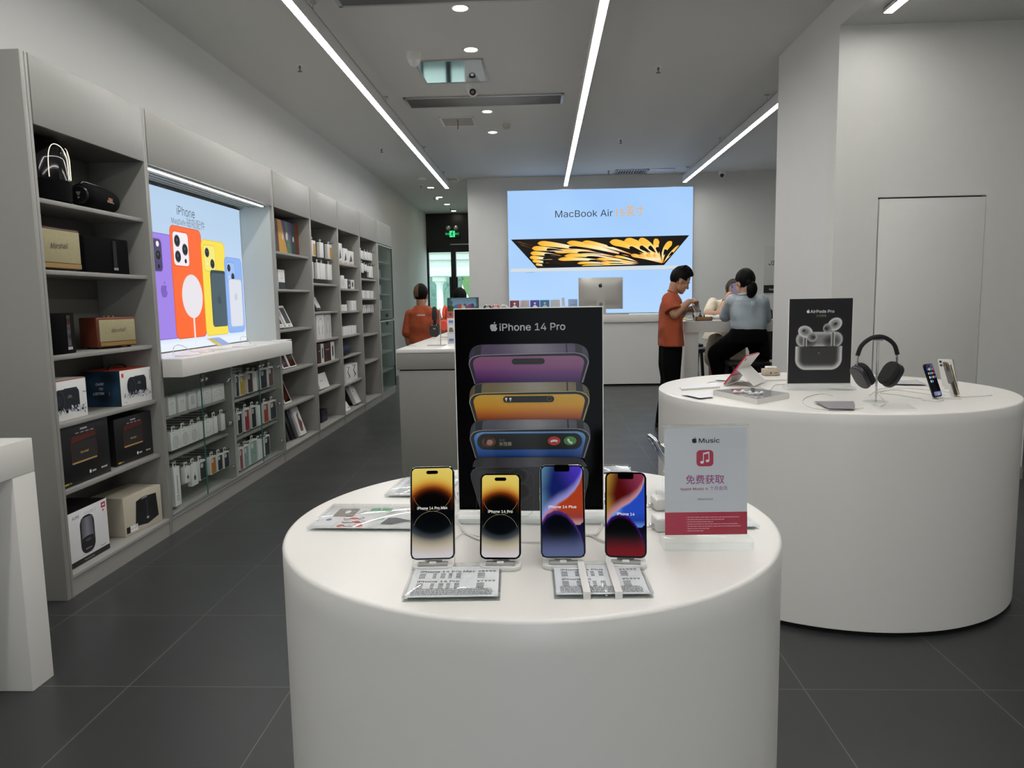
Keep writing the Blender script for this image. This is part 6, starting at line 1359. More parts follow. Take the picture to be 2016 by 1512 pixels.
q = B(); q.prism([(-.052, .33), (.052, .33), (.085, .0), (-.085, .0)], -.06, -.048, m_sil, 'y', bev=.002); q.bx(-.09, .09, -.12, .06, 0, .006, m_sil, .002); q.build('stand', t)
q = B(); q.poly(ellp(0, .16, .028, .028, 24), m_grey, 1, -.0602); q.build('cable_hole', t)
tag(B().bx(-.2, .2, -.05, .05, 0, .012, m_sil, .003).build('keyboard', loc=(pc.x+.22, 11.5, 1.106)), 'flat silver keyboard on the back counter beside the computer', 'keyboard')

# ================================================================ service table goods and stools
p = onz(1386, 629, SZ); TY = SY0+.14
def tx(px, y=TY): return ony(px, 620, y).x
t = thing('wooden_tray', 'brown wooden tool tray on the service table', 'tray', ((tx(1368)+tx(1400))/2, TY, SZ)); w = (tx(1400)-tx(1368))/2
m_wood = mat('tray_wood', '#8a6844', .55, noise=.15, nscale=30)
q = B(); q.bx(-w, w, -.06, .06, 0, .008, m_wood); q.bx(-w, w, -.06, -.052, 0, .042, m_wood); q.bx(-w, w, .052, .06, 0, .042, m_wood); q.bx(-w, -w+.008, -.06, .06, 0, .042, m_wood); q.bx(w-.008, w, -.06, .06, 0, .042, m_wood); q.build('box', t)
for i, (x, lb_) in enumerate(((-.02, 'thin screwdriver standing in the wooden tray, first'), (.012, 'thin screwdriver standing in the wooden tray, second'))):
    s = thing('screwdriver', lb_, 'screwdriver', ((tx(1368)+tx(1400))/2+x, TY, SZ+.009), rx=.15); q = B(); q.cyl((0, 0, 0), (0, 0, .05), .006, m_gun, n=10); q.build('handle', s); q = B(); q.cyl((0, 0, .05), (0, 0, .09), .002, m_chrome, n=6); q.build('shaft', s)
t = thing('spray_bottle', 'small clear spray bottle behind the wooden tray', 'bottle', (tx(1375), TY+.09, SZ)); q = B(); q.lathe([(.022, 0), (.022, .08), (.01, .095), (.01, .105)], mat('bottle_white', '#e2e4e4', .2), 20); q.build('bottle', t); q = B(); q.cyl((0, 0, .105), (0, 0, .125), .01, m_whitem, n=12); q.bx(-.022, .008, -.006, .006, .122, .134, m_whitem, .002); q.build('nozzle', t)
t = thing('tape_dispenser', 'white tape roll holder at the end of the service table', 'tape dispenser', (tx(1358), TY, SZ)); q = B(); q.bx(-.04, .04, -.03, .03, 0, .014, ink('#aab6b4'), .004); q.build('base', t); q = B(); q.tube([(-.03, 0, .014), (-.025, 0, .04), (0, 0, .05), (.025, 0, .04), (.03, 0, .014)], .006, m_whitem, 8, sub=3); q.build('arch', t)
t = tag(B().box((0, 0, .012), (.08, .06, .024), mat('sponge_yellow', '#d8d090', .8, noise=.1), .006).build('sponge', loc=(tx(1354), SY0+.42, SZ)), 'pale yellow sponge cloth at the end of the service table', 'sponge')
q = B(); rnd = random.Random(4)
for i in range(9): q.ell((rnd.uniform(-.08, .08), rnd.uniform(-.04, .04), .02+rnd.uniform(0, .02)), (rnd.uniform(.03, .05), .03, .025), m_paper, n=10, k=7)
tag(q.build('tissue_heap', loc=(tx(1407), TY+.05, SZ), remesh=.008, smooth=3), 'heap of white tissues beside the wooden tray', 'tissue')
t = thing('card_reader', 'black card reader with white letters by the orange shirted man', 'card reader', (ony(1372, 609, SY0+.6).x, SY0+.6, SZ)); q = B(); q.bx(-.045, .045, 0, .03, 0, .105, m_black, .005); q.build('body', t); q = B(); 
for i in range(4): q.rect(-.035+.018*i, -.024+.018*i, .05, .078, m_inkw, 1)
q.build('print', t)
t = thing('smartphone', 'phone with blue screen lying by the grey sleeve on the service table', 'phone', (tx(1440), TY+.05, SZ), rz=.3); q = B(); q.bx(-.04, .04, -.07, .07, 0, .009, m_black, .003); q.build('body', t); q = B(FLAT); q.rect(-.036, .036, -.066, .066, em('blue_screen', '#4a90e0', .9), 1, -.009); q.build('screen', t)
t = thing('hand_bag', 'black bag on the service table beside the column', 'bag', (tx(1517), TY+.25, SZ)); q = B(); q.prism([(-.09, 0), (.09, 0), (.085, .09), (.05, .13), (-.05, .125), (-.085, .08)], -.05, .05, m_blackm, 'y', bev=.012); q.build('body', t); q = B(); q.tube([(-.05, 0, .12), (-.02, 0, .17), (.03, 0, .17), (.05, 0, .12)], .006, m_black, 8, sub=4); q.build('handle', t)
SGX = ony(1472, 690, 7.38).x; CRX = ony(1398, 682, 8.72).x
stool(SGX, 7.38, .715, 'black bar stool under the person in the grey blue shirt')
stool(CRX, 8.78, .755, 'black bar stool under the person in the cream blouse')
stool(ony(1350, 690, 9.3).x, 9.3, .775, 'empty black bar stool behind the end of the service table')
# black office chair past the seated customers
cx = ony(1512, 680, 8.9).x; t = thing('office_chair', 'black wheeled chair half hidden by the white column', 'chair', (cx+.12, 8.9, 0), rz=.4)
q = B(); q.box((0, 0, .5), (.46, .46, .08), m_blackm, .03, 3); q.build('seat', t); q = B(); q.box((0, .24, .82), (.44, .06, .5), m_blackm, .03, 3); q.build('backrest', t); q = B(); q.cyl((0, 0, .1), (0, 0, .46), .025, m_black); q.build('column', t)
for i in range(5):
    a = i*2*pi/5; q = B(); q.tube([(0, 0, .12), (.26*cos(a), .26*sin(a), .075)], .02, m_black, 8); q.build('leg', t); q = B(); q.ell((.27*cos(a), .27*sin(a), .03), (.03, .03, .03), m_black, n=12, k=8); q.build('caster', t)
for s in (-1, 1): q = B(); q.tube([(s*.22, .1, .5), (s*.27, .08, .62), (s*.27, -.1, .7), (s*.27, .12, .71)], .016, m_black, 8, sub=3); q.build('armrest', t)
# ================================================================ people
m_skin = mat('skin', '#b08468', .55, noise=.05, nscale=30); m_skin2 = mat('skin_light', '#c39a80', .55, noise=.05, nscale=30)
m_hair = mat('black_hair', '#060505', .6, noise=.5, nscale=120, bump=.5, spec=.15); m_blond = mat('dyed_hair', '#5e4a2e', .55, noise=.4, nscale=120)
m_orange = mat('orange_cotton', '#a04828', .85, noise=.05, nscale=4.5, bump=1.0, bdist=.09, detail=1.2); m_trs = mat('black_trousers', '#060607', .85, noise=.3, nscale=40, bump=.3, spec=.1)
m_bluesh = mat('grey_blue_shirt', '#b4c0c8', .8, noise=.05, nscale=5, bump=1.0, bdist=.09, detail=1.2); m_cream = mat('cream_blouse', '#e4dac6', .85, noise=.06, nscale=9, bump=1.0, bdist=.05, detail=1.5); m_skirt = mat('cream_skirt', '#d6cdb8', .85, noise=.08, nscale=9, bump=1.0, bdist=.05, detail=1.5)
m_eye = mat('eye_dark', '#140f0d', .2); m_lip = mat('lip', '#8f5648', .5)
def limb(b, pts, rads, m, n=14):
    P = [Vector(p) for p in pts]
    for i in range(len(P)-1): b.cyl(P[i], P[i+1], rads[i], m, rads[i+1], n=n)
    for p, r in zip(P, rads): b.ell(p, r, m, n=n, k=9)
def ring(c, rx, ry, n=28, ex=2.4, fold=0., ph=0., k=7):
    out = []
    for i in range(n):
        a = 2*pi*i/n; ca, sa = cos(a), sin(a); f = 1+fold*sin(k*a+ph)
        out.append(Vector((c[0]+rx*f*math.copysign(abs(ca)**(2/ex), ca), c[1]+ry*f*math.copysign(abs(sa)**(2/ex), sa), c[2])))
    return out
def head_at(o, rot):                                  # head built looking along +x with the chin base at the origin
    return Matrix.Translation(Vector(o)) @ rot.to_4x4()
def add_head(b, m, ear=True):
    b.ell((0, 0, .135), (.098, .077, .102), m); b.ell((.035, 0, .06), (.062, .058, .072), m); b.ell((.066, 0, .012), (.03, .034, .026), m)
    b.ell((.03, .045, .045), (.04, .02, .045), m); b.ell((.03, -.045, .045), (.04, .02, .045), m); b.ell((.082, 0, .118), (.018, .052, .016), m)
    b.cyl((.092, 0, .112), (.112, 0, .072), .008, m, .014, n=12); b.ell((.111, 0, .07), (.014, .015, .011), m, n=12, k=8)
    b.ell((.070, .035, .078), (.026, .022, .022), m); b.ell((.070, -.035, .078), (.026, .022, .022), m); b.ell((.086, 0, .04), (.014, .024, .008), m, n=12, k=8); b.ell((.084, 0, .029), (.015, .02, .009), m, n=12, k=8)
    for s in (-1, 1): b.ell((-.008, s*.079, .085), (.022, .010, .034), m, rot=Matrix.Rotation(s*-.25, 3, 'Z'), n=14, k=10)
def face_parts(parent, M):
    q = B(M)
    for s in (-1, 1): q.ell((.089, s*.031, .098), (.008, .014, .006), m_eye, n=12, k=8)
    q.build('eye', parent); q = B(M)
    for s in (-1, 1): q.tube([(.093, s*.014, .120), (.094, s*.032, .125), (.082, s*.05, .119)], .0045, m_hair, 6, sub=3)
    q.build('eyebrow', parent); q = B(M); q.ell((.092, 0, .036), (.010, .020, .004), m_lip, n=12, k=8); q.build('mouth', parent)
def hair_cap(parent, M, keep, rad=(.106, .086, .112), c=(-.006, 0, .142), extra=None, m=None, name='hair'):
    q = B(M); n, k = 40, 26; vs = []; cc = Vector(c)
    for j in range(k+1):
        for i in range(n):
            t, p = pi*j/k, 2*pi*i/n; j_ = 1+.018*sin(9*p+3*t)+.012*sin(17*p-5*t); vs.append(cc+Vector((rad[0]*sin(t)*cos(p), rad[1]*sin(t)*sin(p), rad[2]*cos(t)))*j_)
    fs = [(j*n+i, (j+1)*n+i, (j+1)*n+(i+1) % n, j*n+(i+1) % n) for j in range(k) for i in range(n)]
    fs = [f for f in fs if keep(sum((vs[a] for a in f), Vector())/4)]
    q.add(vs, fs, m or m_hair, True)
    q.add([cc+(v-cc)*.93 for v in vs], [f[::-1] for f in fs], m or m_hair, True)
    if extra: extra(q)
    return q.build(name, parent)
def add_hand(b, w, d, up, m, curl=.9, s=1.0, side=1, spread=.0):
    # palm from wrist w along d; 'up' points out of the back of the hand; five unequal fingers curl towards the palm
    d = Vector(d).normalized(); up = Vector(up); up = (up-d*up.dot(d)).normalized(); x = d.cross(up)*side
    w = Vector(w)
    def P(a, l, u): return w+x*a*s+d*l*s+up*u*s
    for a in (-.026, -.009, .009, .026): b.cyl(P(a*.75, .005, 0), P(a, .085, .004), .014*s, m, .0115*s, n=10); b.ell(P(a, .085, .004), .0115*s, m, n=10, k=7)
    b.ell(P(0, .05, 0), .026*s, m, n=12, k=8)
    for a, l in ((-.027, .060), (-.009, .074), (.009, .080), (.027, .070)):
        p0 = P(a, .085, .004); t = curl*.55; p1 = p0+(d*cos(t)-up*sin(t))*l*.42*s+x*a*spread; t += curl*.75; p2 = p1+(d*cos(t)-up*sin(t))*l*.32*s; t += curl*.5; p3 = p2+(d*cos(t)-up*sin(t))*l*.26*s
        limb(b, [p0, p1, p2, p3], [.0098*s, .0088*s, .008*s, .0068*s], m, 10)
    q0 = P(.028, .025, -.006); q1 = q0+(x*.62+d*.6-up*.35).normalized()*.036*s; q2 = q1+(x*.05+d*.85-up*.55).normalized()*.032*s; q3 = q2+(d*.85-up*.5-x*.3).normalized()*.022*s
    limb(b, [q0, q1, q2, q3], [.014*s, .011*s, .0095*s, .0075*s], m, 10)
def shoe(parent, p, ang):
    q = B(Matrix.Translation(Vector(p)) @ Matrix.Rotation(ang, 4, 'Z')); prof = [(-.08, .03, .04, .05), (-.06, .045, .042, .09), (0, .048, .04, .085), (.08, .05, .036, .06), (.14, .047, .028, .045), (.175, .03, .02, .03)]
    q.loft([[(x, w*cos(2*pi*i/16), .002+h*max(.0, (1+sin(2*pi*i/16))/2)) for i in range(16)] for x, w, _, h in prof], mat('shoe_dark', '#18181a', .5)); q.build('shoe', parent)
def P3(px, y): return ony(px[0], px[1], y)

# ---- standing man in the orange T-shirt, seen from his right side, working with both hands
Y = 7.55
man = thing('person', 'man in orange T-shirt and black trousers standing at the service table end', 'person', (P3((1322, 700), Y).x, Y, 0))
O = Vector(man.location); L = lambda px, y: P3(px, y)-O
chin = L((1343, 578), Y); rot = Matrix.Rotation(radians(10), 3, 'Z') @ Matrix.Rotation(radians(27), 3, 'Y')
MH = head_at(chin-rot @ Vector((.085, 0, .0)), rot)
b = B(); b.M = MH; add_head(b, m_skin); b.M = Matrix()
nk0 = MH @ Vector((-.025, 0, .045)); nk1 = L((1322, 583), Y)
limb(b, [nk0, nk0.lerp(nk1, .5), nk1], [.052, .050, .056], m_skin)
hip = L((1320, 672), Y)
b.loft([ring(L((1320, 590), Y), .05, .13), ring(L((1320, 604), Y), .075, .15), ring(L((1320, 640), Y), .075, .14), ring(hip, .085, .14)], m_skin)
shR = L((1319, 594), Y-.175); elR = L((1328, 619), Y-.235); wrR = L((1356.5, 594), Y-.19)
shL = L((1322, 594), Y+.175); elL = L((1337, 623), Y+.20); wrL = L((1351, 609), Y-.02)
limb(b, [shR, elR], [.055, .046], m_skin); limb(b, [elR, elR.lerp(wrR, .4), wrR], [.047, .041, .029], m_skin)
limb(b, [shL, elL], [.055, .046], m_skin); limb(b, [elL, elL.lerp(wrL, .4), wrL], [.046, .040, .029], m_skin)
add_hand(b, wrR, (.75, .35, .12), (.35, -.25, .85), m_skin, 1.25, .95, side=-1)
add_hand(b, wrL, (.7, -.35, .12), (-.1, -.75, -.5), m_skin, .8, .95, side=1)
for s in (-1, 1): limb(b, [hip+Vector((0, s*.09, -.05)), hip+Vector((.015, s*.10, -.42)), hip+Vector((-.02, s*.10, -.80))], [.085, .058, .045], m_skin)
b.build('body', man, remesh=.0065, smooth=3); face_parts(man, MH)
def spikes(q):
    rnd = random.Random(2)
    for i in range(260):
        a, t = rnd.uniform(-2.2, 2.2), rnd.uniform(.02, 1.1); v = Vector((sin(t)*cos(a), sin(t)*sin(a)*.8, cos(t))); p = Vector((-.002, 0, .142))+Vector((v.x*.104, v.y*.1, v.z*.112))
        if p.x > .075 and p.z < .195: continue
        q.cyl(p-v*.01, p+(v+Vector((.30*max(0, v.x+.4), 0, .05)))*.017, .013, m_hair, .005, n=6)
hair_cap(man, MH, lambda p: p.z > ramp(p.x, [(-.07, (.02,)), (-.045, (.045,)), (-.03, (.112,)), (.032, (.112,)), (.045, (.155,)), (.085, (.192,))])[0], rad=(.106, .085, .112), extra=spikes)
sh = B()                                              # loose T-shirt
cx = lambda px0, px1, py: (L((px0, py), Y), L((px1, py), Y))
prof = [(1316.5, 1331, 574.5, .066), (1314, 1335, 580, .095), (1309, 1337, 584.5, .15), (1305, 1340, 590, .205), (1301, 1342, 600, .225), (1298.5, 1342.5, 612, .22), (1298, 1342, 626, .215), (1297.5, 1342, 645, .22), (1297, 1343.5, 664, .225), (1297, 1345, 681, .23)]
R_ = []
for i, (a, c_, y_, hw) in enumerate(prof):
    p, e = cx(a, c_, y_); R_.append(ring(((p.x+e.x)/2, 0, (p.z+e.z)/2), (e.x-p.x)/2, hw, 36, 2.3, .0+.006*max(0, i-3), i*.35, 6))
sh.loft(R_, m_orange)
for s_, e_, sg in ((shR, elR, -1), (shL, elL, 1)):
    d = (e_-s_); tip = s_+d*.74; base = s_-d*.05+Vector((0, -sg*.02, .01)); limb(sh, [base, s_+d*.3], [.078, .084], m_orange, 18); sh.cyl(s_+d*.3, tip, .084, m_orange, .090, n=22)
sh.build('t_shirt', man, remesh=.011, smooth=5)
q = B(); nb = [L((1323.8, 576), Y)+Vector((.042*cos(a), .066*sin(a), -.022*cos(a))) for a in [2*pi*i/20 for i in range(20)]]; q.tube(nb, .008, m_orange, 8, closed=True); q.build('collar', man)
tr = B(); hz = hip.z+.07
for s in (-1, 1):
    o = s*.095
    tr.loft([ring((hip.x-.0, o*.75, hz), .095, .105, 26), ring((hip.x-.0, o*.9, hz-.14), .104, .098, 26), ring((hip.x-.008, o, hz-.32), .098, .09, 26), ring((hip.x+.0, o, hz-.46), .082, .078, 26, 2.2, .03, 1), ring((hip.x-.02, o, hz-.64), .078, .074, 26, 2.2, .03, 2), ring((hip.x-.055, o, .14), .072, .07, 26, 2.2, .03, 0), ring((hip.x-.06, o, .05), .075, .072, 26)], m_trs)
tr.build('trousers', man, remesh=.012, smooth=4)
for s in (-1, 1): shoe(man, (hip.x-.055, s*.1, .0), 0)
tw = thing('tweezers', 'small tool held up by the man in the orange T-shirt', 'tool', O+wrR+Vector((.10, .03, -.03))); q = B(); q.tube([(0, 0, 0), (.012, .01, -.05), (.02, .015, -.075)], .003, m_chrome, 6); q.build('blade', tw)
hp = wrL+Vector((.085, -.07, .0)); dv = thing('repair_phone', 'small dark device held in the other hand of the man in orange', 'device', O+hp, rz=.6, rx=-.6); q = B(); q.bx(-.035, .035, -.004, .004, -.045, .05, m_box, .003); q.rect(-.03, .03, -.04, .045, m_grey, 1, -.004); q.build('body', dv)

# ---- seated person in grey blue shirt, back to us, with a low ponytail
Y = 7.34
gw = thing('person', 'person in grey blue shirt with low ponytail seated with back turned', 'person', (P3((1472, 690), Y).x, Y, 0)); O = Vector(gw.location)
rot = Matrix.Rotation(radians(112), 3, 'Z') @ Matrix.Rotation(radians(8), 3, 'Y'); hc = L((1466.5, 549), Y)
MH = head_at(hc-rot @ Vector((0, 0, .142)), rot)
b = B(); b.M = MH; add_head(b, m_skin2); b.M = Matrix()
n1 = L((1468, 584), Y-.02); limb(b, [MH @ Vector((-.03, 0, .05)), n1], [.05, .055], m_skin2)
pv = L((1473, 663), Y+.02); b.loft([ring(L((1470, 588), Y), .15, .075), ring(L((1471, 610), Y), .15, .10), ring(L((1473, 645), Y), .13, .10), ring(pv, .17, .13)], m_skin2)
sL = L((1442, 592), Y); eL = L((1428, 622), Y+.20); wL_ = L((1446, 617), Y+.42); sR = L((1500, 592), Y); eR = L((1507, 626), Y+.10); wR_ = L((1492, 619), Y+.42)
for s_, e_, w_ in ((sL, eL, wL_), (sR, eR, wR_)): limb(b, [s_, e_], [.05, .042], m_skin2); limb(b, [e_, w_], [.042, .028], m_skin2)
add_hand(b, wL_, (.4, .8, -.1), (0, 0, 1), m_skin2, .5, .9, side=1); add_hand(b, wR_, (-.4, .8, -.1), (0, 0, 1), m_skin2, .5, .9, side=-1)
kL = L((1413, 697), Y+.36); aL = L((1432, 762), Y+.46); kR = L((1496, 690), Y+.46); aR = L((1487, 765), Y+.46); aL.z = aR.z = .36
for k_, a_, s in ((kL, aL, -1), (kR, aR, 1)): limb(b, [pv+Vector((s*.09, .02, -.03)), k_, a_], [.085, .06, .04], m_skin2)
b.build('body', gw, remesh=.008, smooth=3); face_parts(gw, MH)
def tail(q):
    q.M = Matrix(); c0 = L((1479, 560), Y-.09); q.ell(L((1473, 556), Y-.085), (.035, .04, .035), m_hair); q.ell(L((1480.5, 569), Y-.105), (.052, .045, .075), m_hair); q.ell(L((1478, 577), Y-.10), (.038, .035, .05), m_hair)
hair_cap(gw, MH, lambda p: p.z > .155 or (p.x < .035 and p.z > .06 and not (p.x > -.02 and abs(p.y) > .07 and p.z < .115)) or (p.x < -.02 and p.z > .035), rad=(.107, .088, .108), c=(-.004, 0, .138), extra=tail)
sh = B(); prof = [(1460, 1480, 579.5, .07), (1448, 1493, 583, .09), (1440, 1502, 588, .105), (1437, 1506, 598, .12), (1438, 1506, 612, .125), (1439, 1507, 628, .125), (1440, 1508.5, 642, .13), (1444, 1506, 650, .125), (1450, 1500, 655, .11)]
sh.loft([ring(((L((a, y_), Y).x+L((c_, y_), Y).x)/2, -.0, L(((a+c_)/2, y_), Y).z), (L((c_, y_), Y).x-L((a, y_), Y).x)/2, hw, 36, 2.5, .004*max(0, i-2), i*.5, 8) for i, (a, c_, y_, hw) in enumerate(prof)], m_bluesh)
for s_, e_, w_ in ((sL, eL, wL_), (sR, eR, wR_)):
    limb(sh, [s_, s_.lerp(e_, .55), e_], [.068, .066, .062], m_bluesh, 18); limb(sh, [e_, e_.lerp(w_, .45)], [.060, .05], m_bluesh, 18)
sh.build('shirt', gw, remesh=.010, smooth=4)
q = B(); q.tube([L((1444+i*6.2, 592.5+(.8 if i in (0, 9) else 0)), Y-.118) for i in range(10)], .0022, m_bluesh, 6, sub=2); q.bx(L((1472.5, 600), Y).x, L((1479, 600), Y).x, -.135, -.12, L((1475, 614), Y).z, L((1475, 592), Y).z, m_bluesh, .003); q.build('yoke_pleat', gw)
q = B(); q.tube([n1+Vector((.066*cos(a), .062*sin(a)+.005, .016-.012*sin(a))) for a in [2*pi*i/18 for i in range(18)]], .013, m_bluesh, 8, closed=True); q.build('collar', gw)
tr = B(); tr.loft([ring(L((1473, 646), Y), .165, .13, 28), ring(pv+Vector((0, 0, .03)), .19, .17, 28), ring(pv+Vector((0, .02, -.06)), .20, .19, 28)], m_trs)
for k_, a_, s in ((kL, aL, -1), (kR, aR, 1)): limb(tr, [pv+Vector((s*.08, .0, -.01)), k_, a_.lerp(k_, .3), a_], [.115, .105, .11, .125], m_trs, 18)
tr.build('trousers', gw, remesh=.012, smooth=4)
for a_ in (aL, aR): shoe(gw, (a_.x, a_.y, a_.z-.07), R90)

# ---- seated person in cream blouse, facing us, phone held up before the face
Y = 8.72
cw = thing('person', 'person in cream blouse seated across the table holding up a phone', 'person', (P3((1426, 640), Y).x, Y, 0)); O = Vector(cw.location)
rot = Matrix.Rotation(radians(-95), 3, 'Z') @ Matrix.Rotation(radians(16), 3, 'Y'); hc = L((1444, 569), Y)
MH = head_at(hc-rot @ Vector((0, 0, .13)), rot)
b = B(); b.M = MH; add_head(b, m_skin2); b.M = Matrix()
n1 = L((1432, 592), Y); limb(b, [MH @ Vector((-.02, 0, .05)), n1], [.05, .055], m_skin2)
pv = L((1420, 662), Y+.02); b.loft([ring(L((1427, 597), Y), .15, .075), ring(L((1426, 615), Y), .14, .10), ring(L((1422, 645), Y), .12, .10), ring(pv, .16, .13)], m_skin2)
sR = L((1403, 596), Y); eR = L((1392.5, 621), Y-.22); wR_ = L((1420, 619), Y-.36); sL = L((1452, 596), Y); eL = L((1414, 622), Y-.44); wL_ = L((1428, 592), Y-.30)
eR.z = max(eR.z, SZ+.055); wR_.z = max(wR_.z, SZ+.06); eL.z = max(eL.z, SZ+.055)
for s_, e_, w_ in ((sR, eR, wR_), (sL, eL, wL_)): limb(b, [s_, e_], [.046, .040], m_skin2); limb(b, [e_, e_.lerp(w_, .4), w_], [.040, .036, .025], m_skin2)
add_hand(b, wR_, (1, -.1, -.02), (0, -.2, 1), m_skin2, .4, .9, side=1)
add_hand(b, wL_, (.45, -.1, 1), (-.8, -.3, .4), m_skin2, 1.0, .95, side=1)
for s in (-1, 1): limb(b, [pv+Vector((s*.08, -.02, -.03)), pv+Vector((s*.12-.04, -.30, -.06)), pv+Vector((s*.10-.08, -.34, -.42))], [.08, .055, .04], m_skin2)
b.build('body', cw, remesh=.0075, smooth=3); face_parts(cw, MH)
hair_cap(cw, MH, lambda p: p.z > .185 or (p.x < .03 and p.z > .03) or (abs(p.y) > .07 and p.x < .055 and p.z > .06), rad=(.108, .09, .112), c=(-.004, 0, .138), m=mat('brown_hair', '#2a1e18', .55, noise=.4, nscale=120))
sh = B(); prof = [(1422, 1442, 589, .07), (1408, 1452, 592, .09), (1403, 1456, 600, .11), (1404, 1454, 616, .12), (1403, 1452, 640, .12), (1400, 1450, 656, .13)]
sh.loft([ring(((L((a, y_), Y).x+L((c_, y_), Y).x)/2, 0, L(((a+c_)/2, y_), Y).z), (L((c_, y_), Y).x-L((a, y_), Y).x)/2, hw, 36, 2.4, .012, i*.6, 9) for i, (a, c_, y_, hw) in enumerate(prof)], m_cream)
for s_, e_ in ((sR, eR), (sL, eL)): limb(sh, [s_, s_.lerp(e_, .4), s_.lerp(e_, .78)], [.062, .060, .058], m_cream, 18)
sh.build('blouse', cw, remesh=.010, smooth=3)
sk = B(); sk.loft([ring(pv+Vector((0, .02, .12)), .15, .13, 32), ring(pv+Vector((0, 0, .04)), .19, .19, 32, 2.4, .02, 0, 11), ring(pv+Vector((-.0, -.06, -.03)), .23, .27, 32, 2.4, .03, 1, 11)], m_skirt)
limb(sk, [pv+Vector((-.07, 0, 0)), pv+Vector((-.13, -.30, -.05)), pv+Vector((-.16, -.36, -.22))], [.07, .10, .12], m_skirt); limb(sk, [pv+Vector((.07, 0, 0)), pv+Vector((.10, -.30, -.05)), pv+Vector((.08, -.36, -.40))], [.07, .10, .12], m_skirt)
sk.build('skirt', cw, remesh=.012, smooth=3)
q = B(); c_ = wL_; dd = (wL_-eL).normalized(); u_ = dd.orthogonal().normalized(); v_ = dd.cross(u_); q.tube([wL_-dd*.01+(u_*cos(a)+v_*sin(a))*.031 for a in [2*pi*i/16 for i in range(16)]], .005, mat('rose_gold', '#c8a088', .3, metal=.8), 6, closed=True); q.build('wrist_watch', cw)
hp = L((1447.5, 571), Y-.34); ph = thing('smartphone', 'lavender phone held up before the cream bloused person', 'phone', O+hp, rz=.15); MT = Matrix.Rotation(radians(-20), 4, 'Y')
q = B(MT); q.prism(rrect(.074, .15, .012, 6), -.004, .004, mat('lavender_back', '#b0a6cc', .25), 'y', bev=.001); q.build('body', ph)
q = B(MT); q.bx(-.033, -.015, -.0055, -.0038, .03, .068, mat('lavender_back', '#b0a6cc', .25), .002); q.poly(ellp(-.024, .058, .007, .007, 14), m_dark, 1, -.0055); q.poly(ellp(-.024, .04, .007, .007, 14), m_dark, 1, -.0055); q.build('camera_bump', ph)

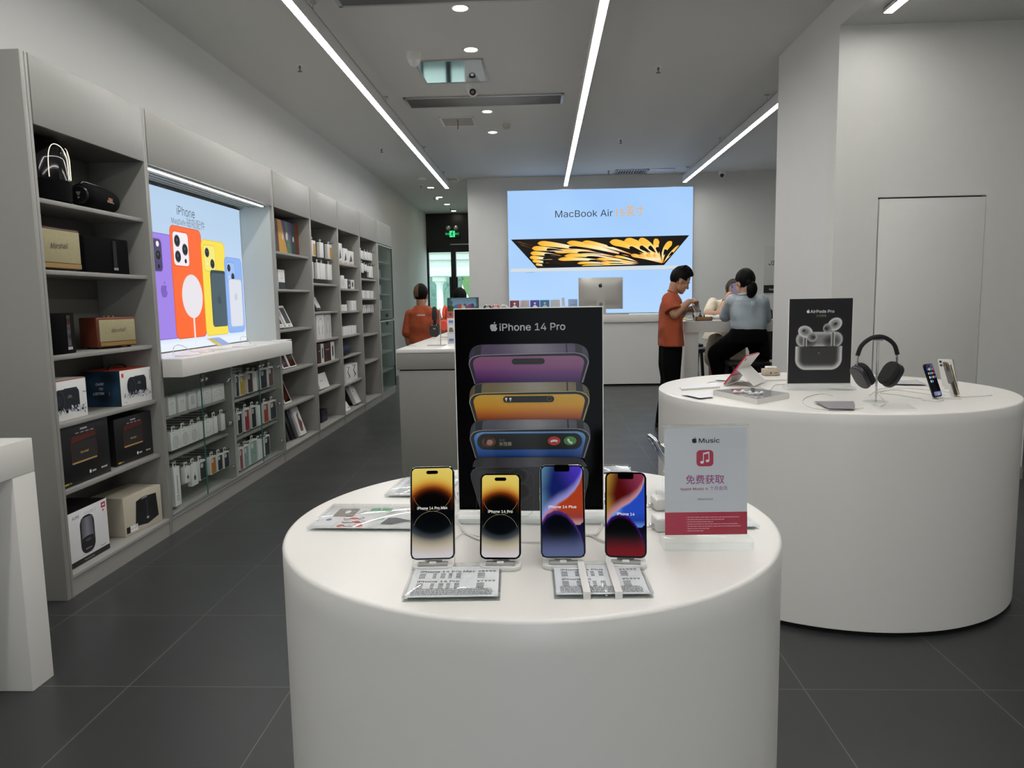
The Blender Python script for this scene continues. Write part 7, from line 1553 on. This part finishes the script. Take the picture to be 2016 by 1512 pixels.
# ---- staff in orange T-shirts standing beyond the island
def back_person(label, hx, hy, Y, px_l, px_r, ys, blond=False, turn=90):
    global O
    t = thing('person', label, 'person', (P3(((px_l+px_r)/2, 640), Y).x, Y, 0)); O = Vector(t.location)
    rot = Matrix.Rotation(radians(turn), 3, 'Z'); hc = L((hx, hy), Y); MH = head_at(hc-rot @ Vector((0, 0, .14)), rot)
    b = B(); b.M = MH; add_head(b, m_skin); b.M = Matrix(); z0 = L((hx, ys), Y).z; cx = L(((px_l+px_r)/2, ys), Y).x; hw = (L((px_r, ys), Y)-L((px_l, ys), Y)).x/2
    limb(b, [MH @ Vector((-.02, 0, .05)), Vector((MH.translation.x, 0, z0+.02))], [.055, .06], m_skin)
    hz = max(.86, z0*.58); b.loft([ring((cx, 0, z0-.03), hw*.7, .09), ring((cx, 0, z0-.2), hw*.66, .10), ring((cx, 0, hz), hw*.66, .11)], m_skin)
    arms = []
    for s in (-1, 1):
        a0 = Vector((cx+s*(hw-.06), 0, z0-.075)); a1 = Vector((cx+s*(hw-.015), .0, z0-.34)); a2 = Vector((cx+s*(hw-.03), .09, z0-.58)); limb(b, [a0, a1], [.05, .042], m_skin); limb(b, [a1, a1.lerp(a2, .4), a2], [.042, .038, .027], m_skin); add_hand(b, a2, (0, .2, -1), (s, 0, 0), m_skin, .5, .95, side=s); arms.append((a0, a1))
    for s in (-1, 1): limb(b, [(cx+s*.09, 0, hz), (cx+s*.09, 0, hz*.52), (cx+s*.09, 0, .08)], [.085, .058, .042], m_skin)
    b.build('body', t, remesh=.009, smooth=3); face_parts(t, MH)
    hair_cap(t, MH, lambda p: p.z > ramp(p.x, [(-.06, (.03,)), (-.03, (.06,)), (-.015, (.115,)), (.035, (.112,)), (.05, (.16,)), (.085, (.19,))])[0], rad=(.108, .088, .112))
    if blond: hair_cap(t, MH, lambda p: p.x < .02 and p.y > .015 and p.z > .085+.25*max(0, .05-p.y), rad=(.111, .091, .115), m=m_blond, name='dyed_hair_patch')
    sh = B(); sh.loft([ring((MH.translation.x, 0, z0+.035), .08, .075, 32), ring((cx, 0, z0+.005), hw*.55, .095, 32), ring((cx, 0, z0-.05), hw*.86, .115, 32), ring((cx, 0, z0-.16), hw*.86, .13, 32), ring((cx, 0, z0-.4), hw*.84, .13, 32, 2.4, .01), ring((cx, 0, hz-.02), hw*.86, .135, 32, 2.4, .02)], m_orange)
    for a0, a1 in arms: limb(sh, [a0, a0.lerp(a1, .4), a0.lerp(a1, .85)], [.07, .074, .078], m_orange, 18)
    sh.build('t_shirt', t, remesh=.011, smooth=4)
    q = B()
    for k in range(6): x_ = cx-.05+.017*k; q.poly([(x_, z0-.09), (x_+.011, z0-.09), (x_+.015, z0-.074), (x_+.004, z0-.074)], m_inkw, 1, -.138)
    q.build('shirt_print', t)
    tr = B()
    for s in (-1, 1): tr.loft([ring((cx+s*.06, 0, hz+.08), .08, .09, 24), ring((cx+s*.075, 0, hz-.1), .085, .1, 24), ring((cx+s*.09, 0, hz-.3), .08, .09, 24), ring((cx+s*.095, 0, .05), .07, .075, 24)], m_trs)
    tr.build('trousers', t, remesh=.013, smooth=3)
    for s in (-1, 1): shoe(t, (cx+s*.09, .02, 0), R90)
    return t
back_person('person in orange T-shirt with bleached hair patch standing past the island, back turned', 828.5, 576, 9.2, 798, 866, 607, True)
back_person('black haired person in orange mostly hidden behind the island picture screen', 905.5, 583, 9.75, 872, 936, 612, False, 100)
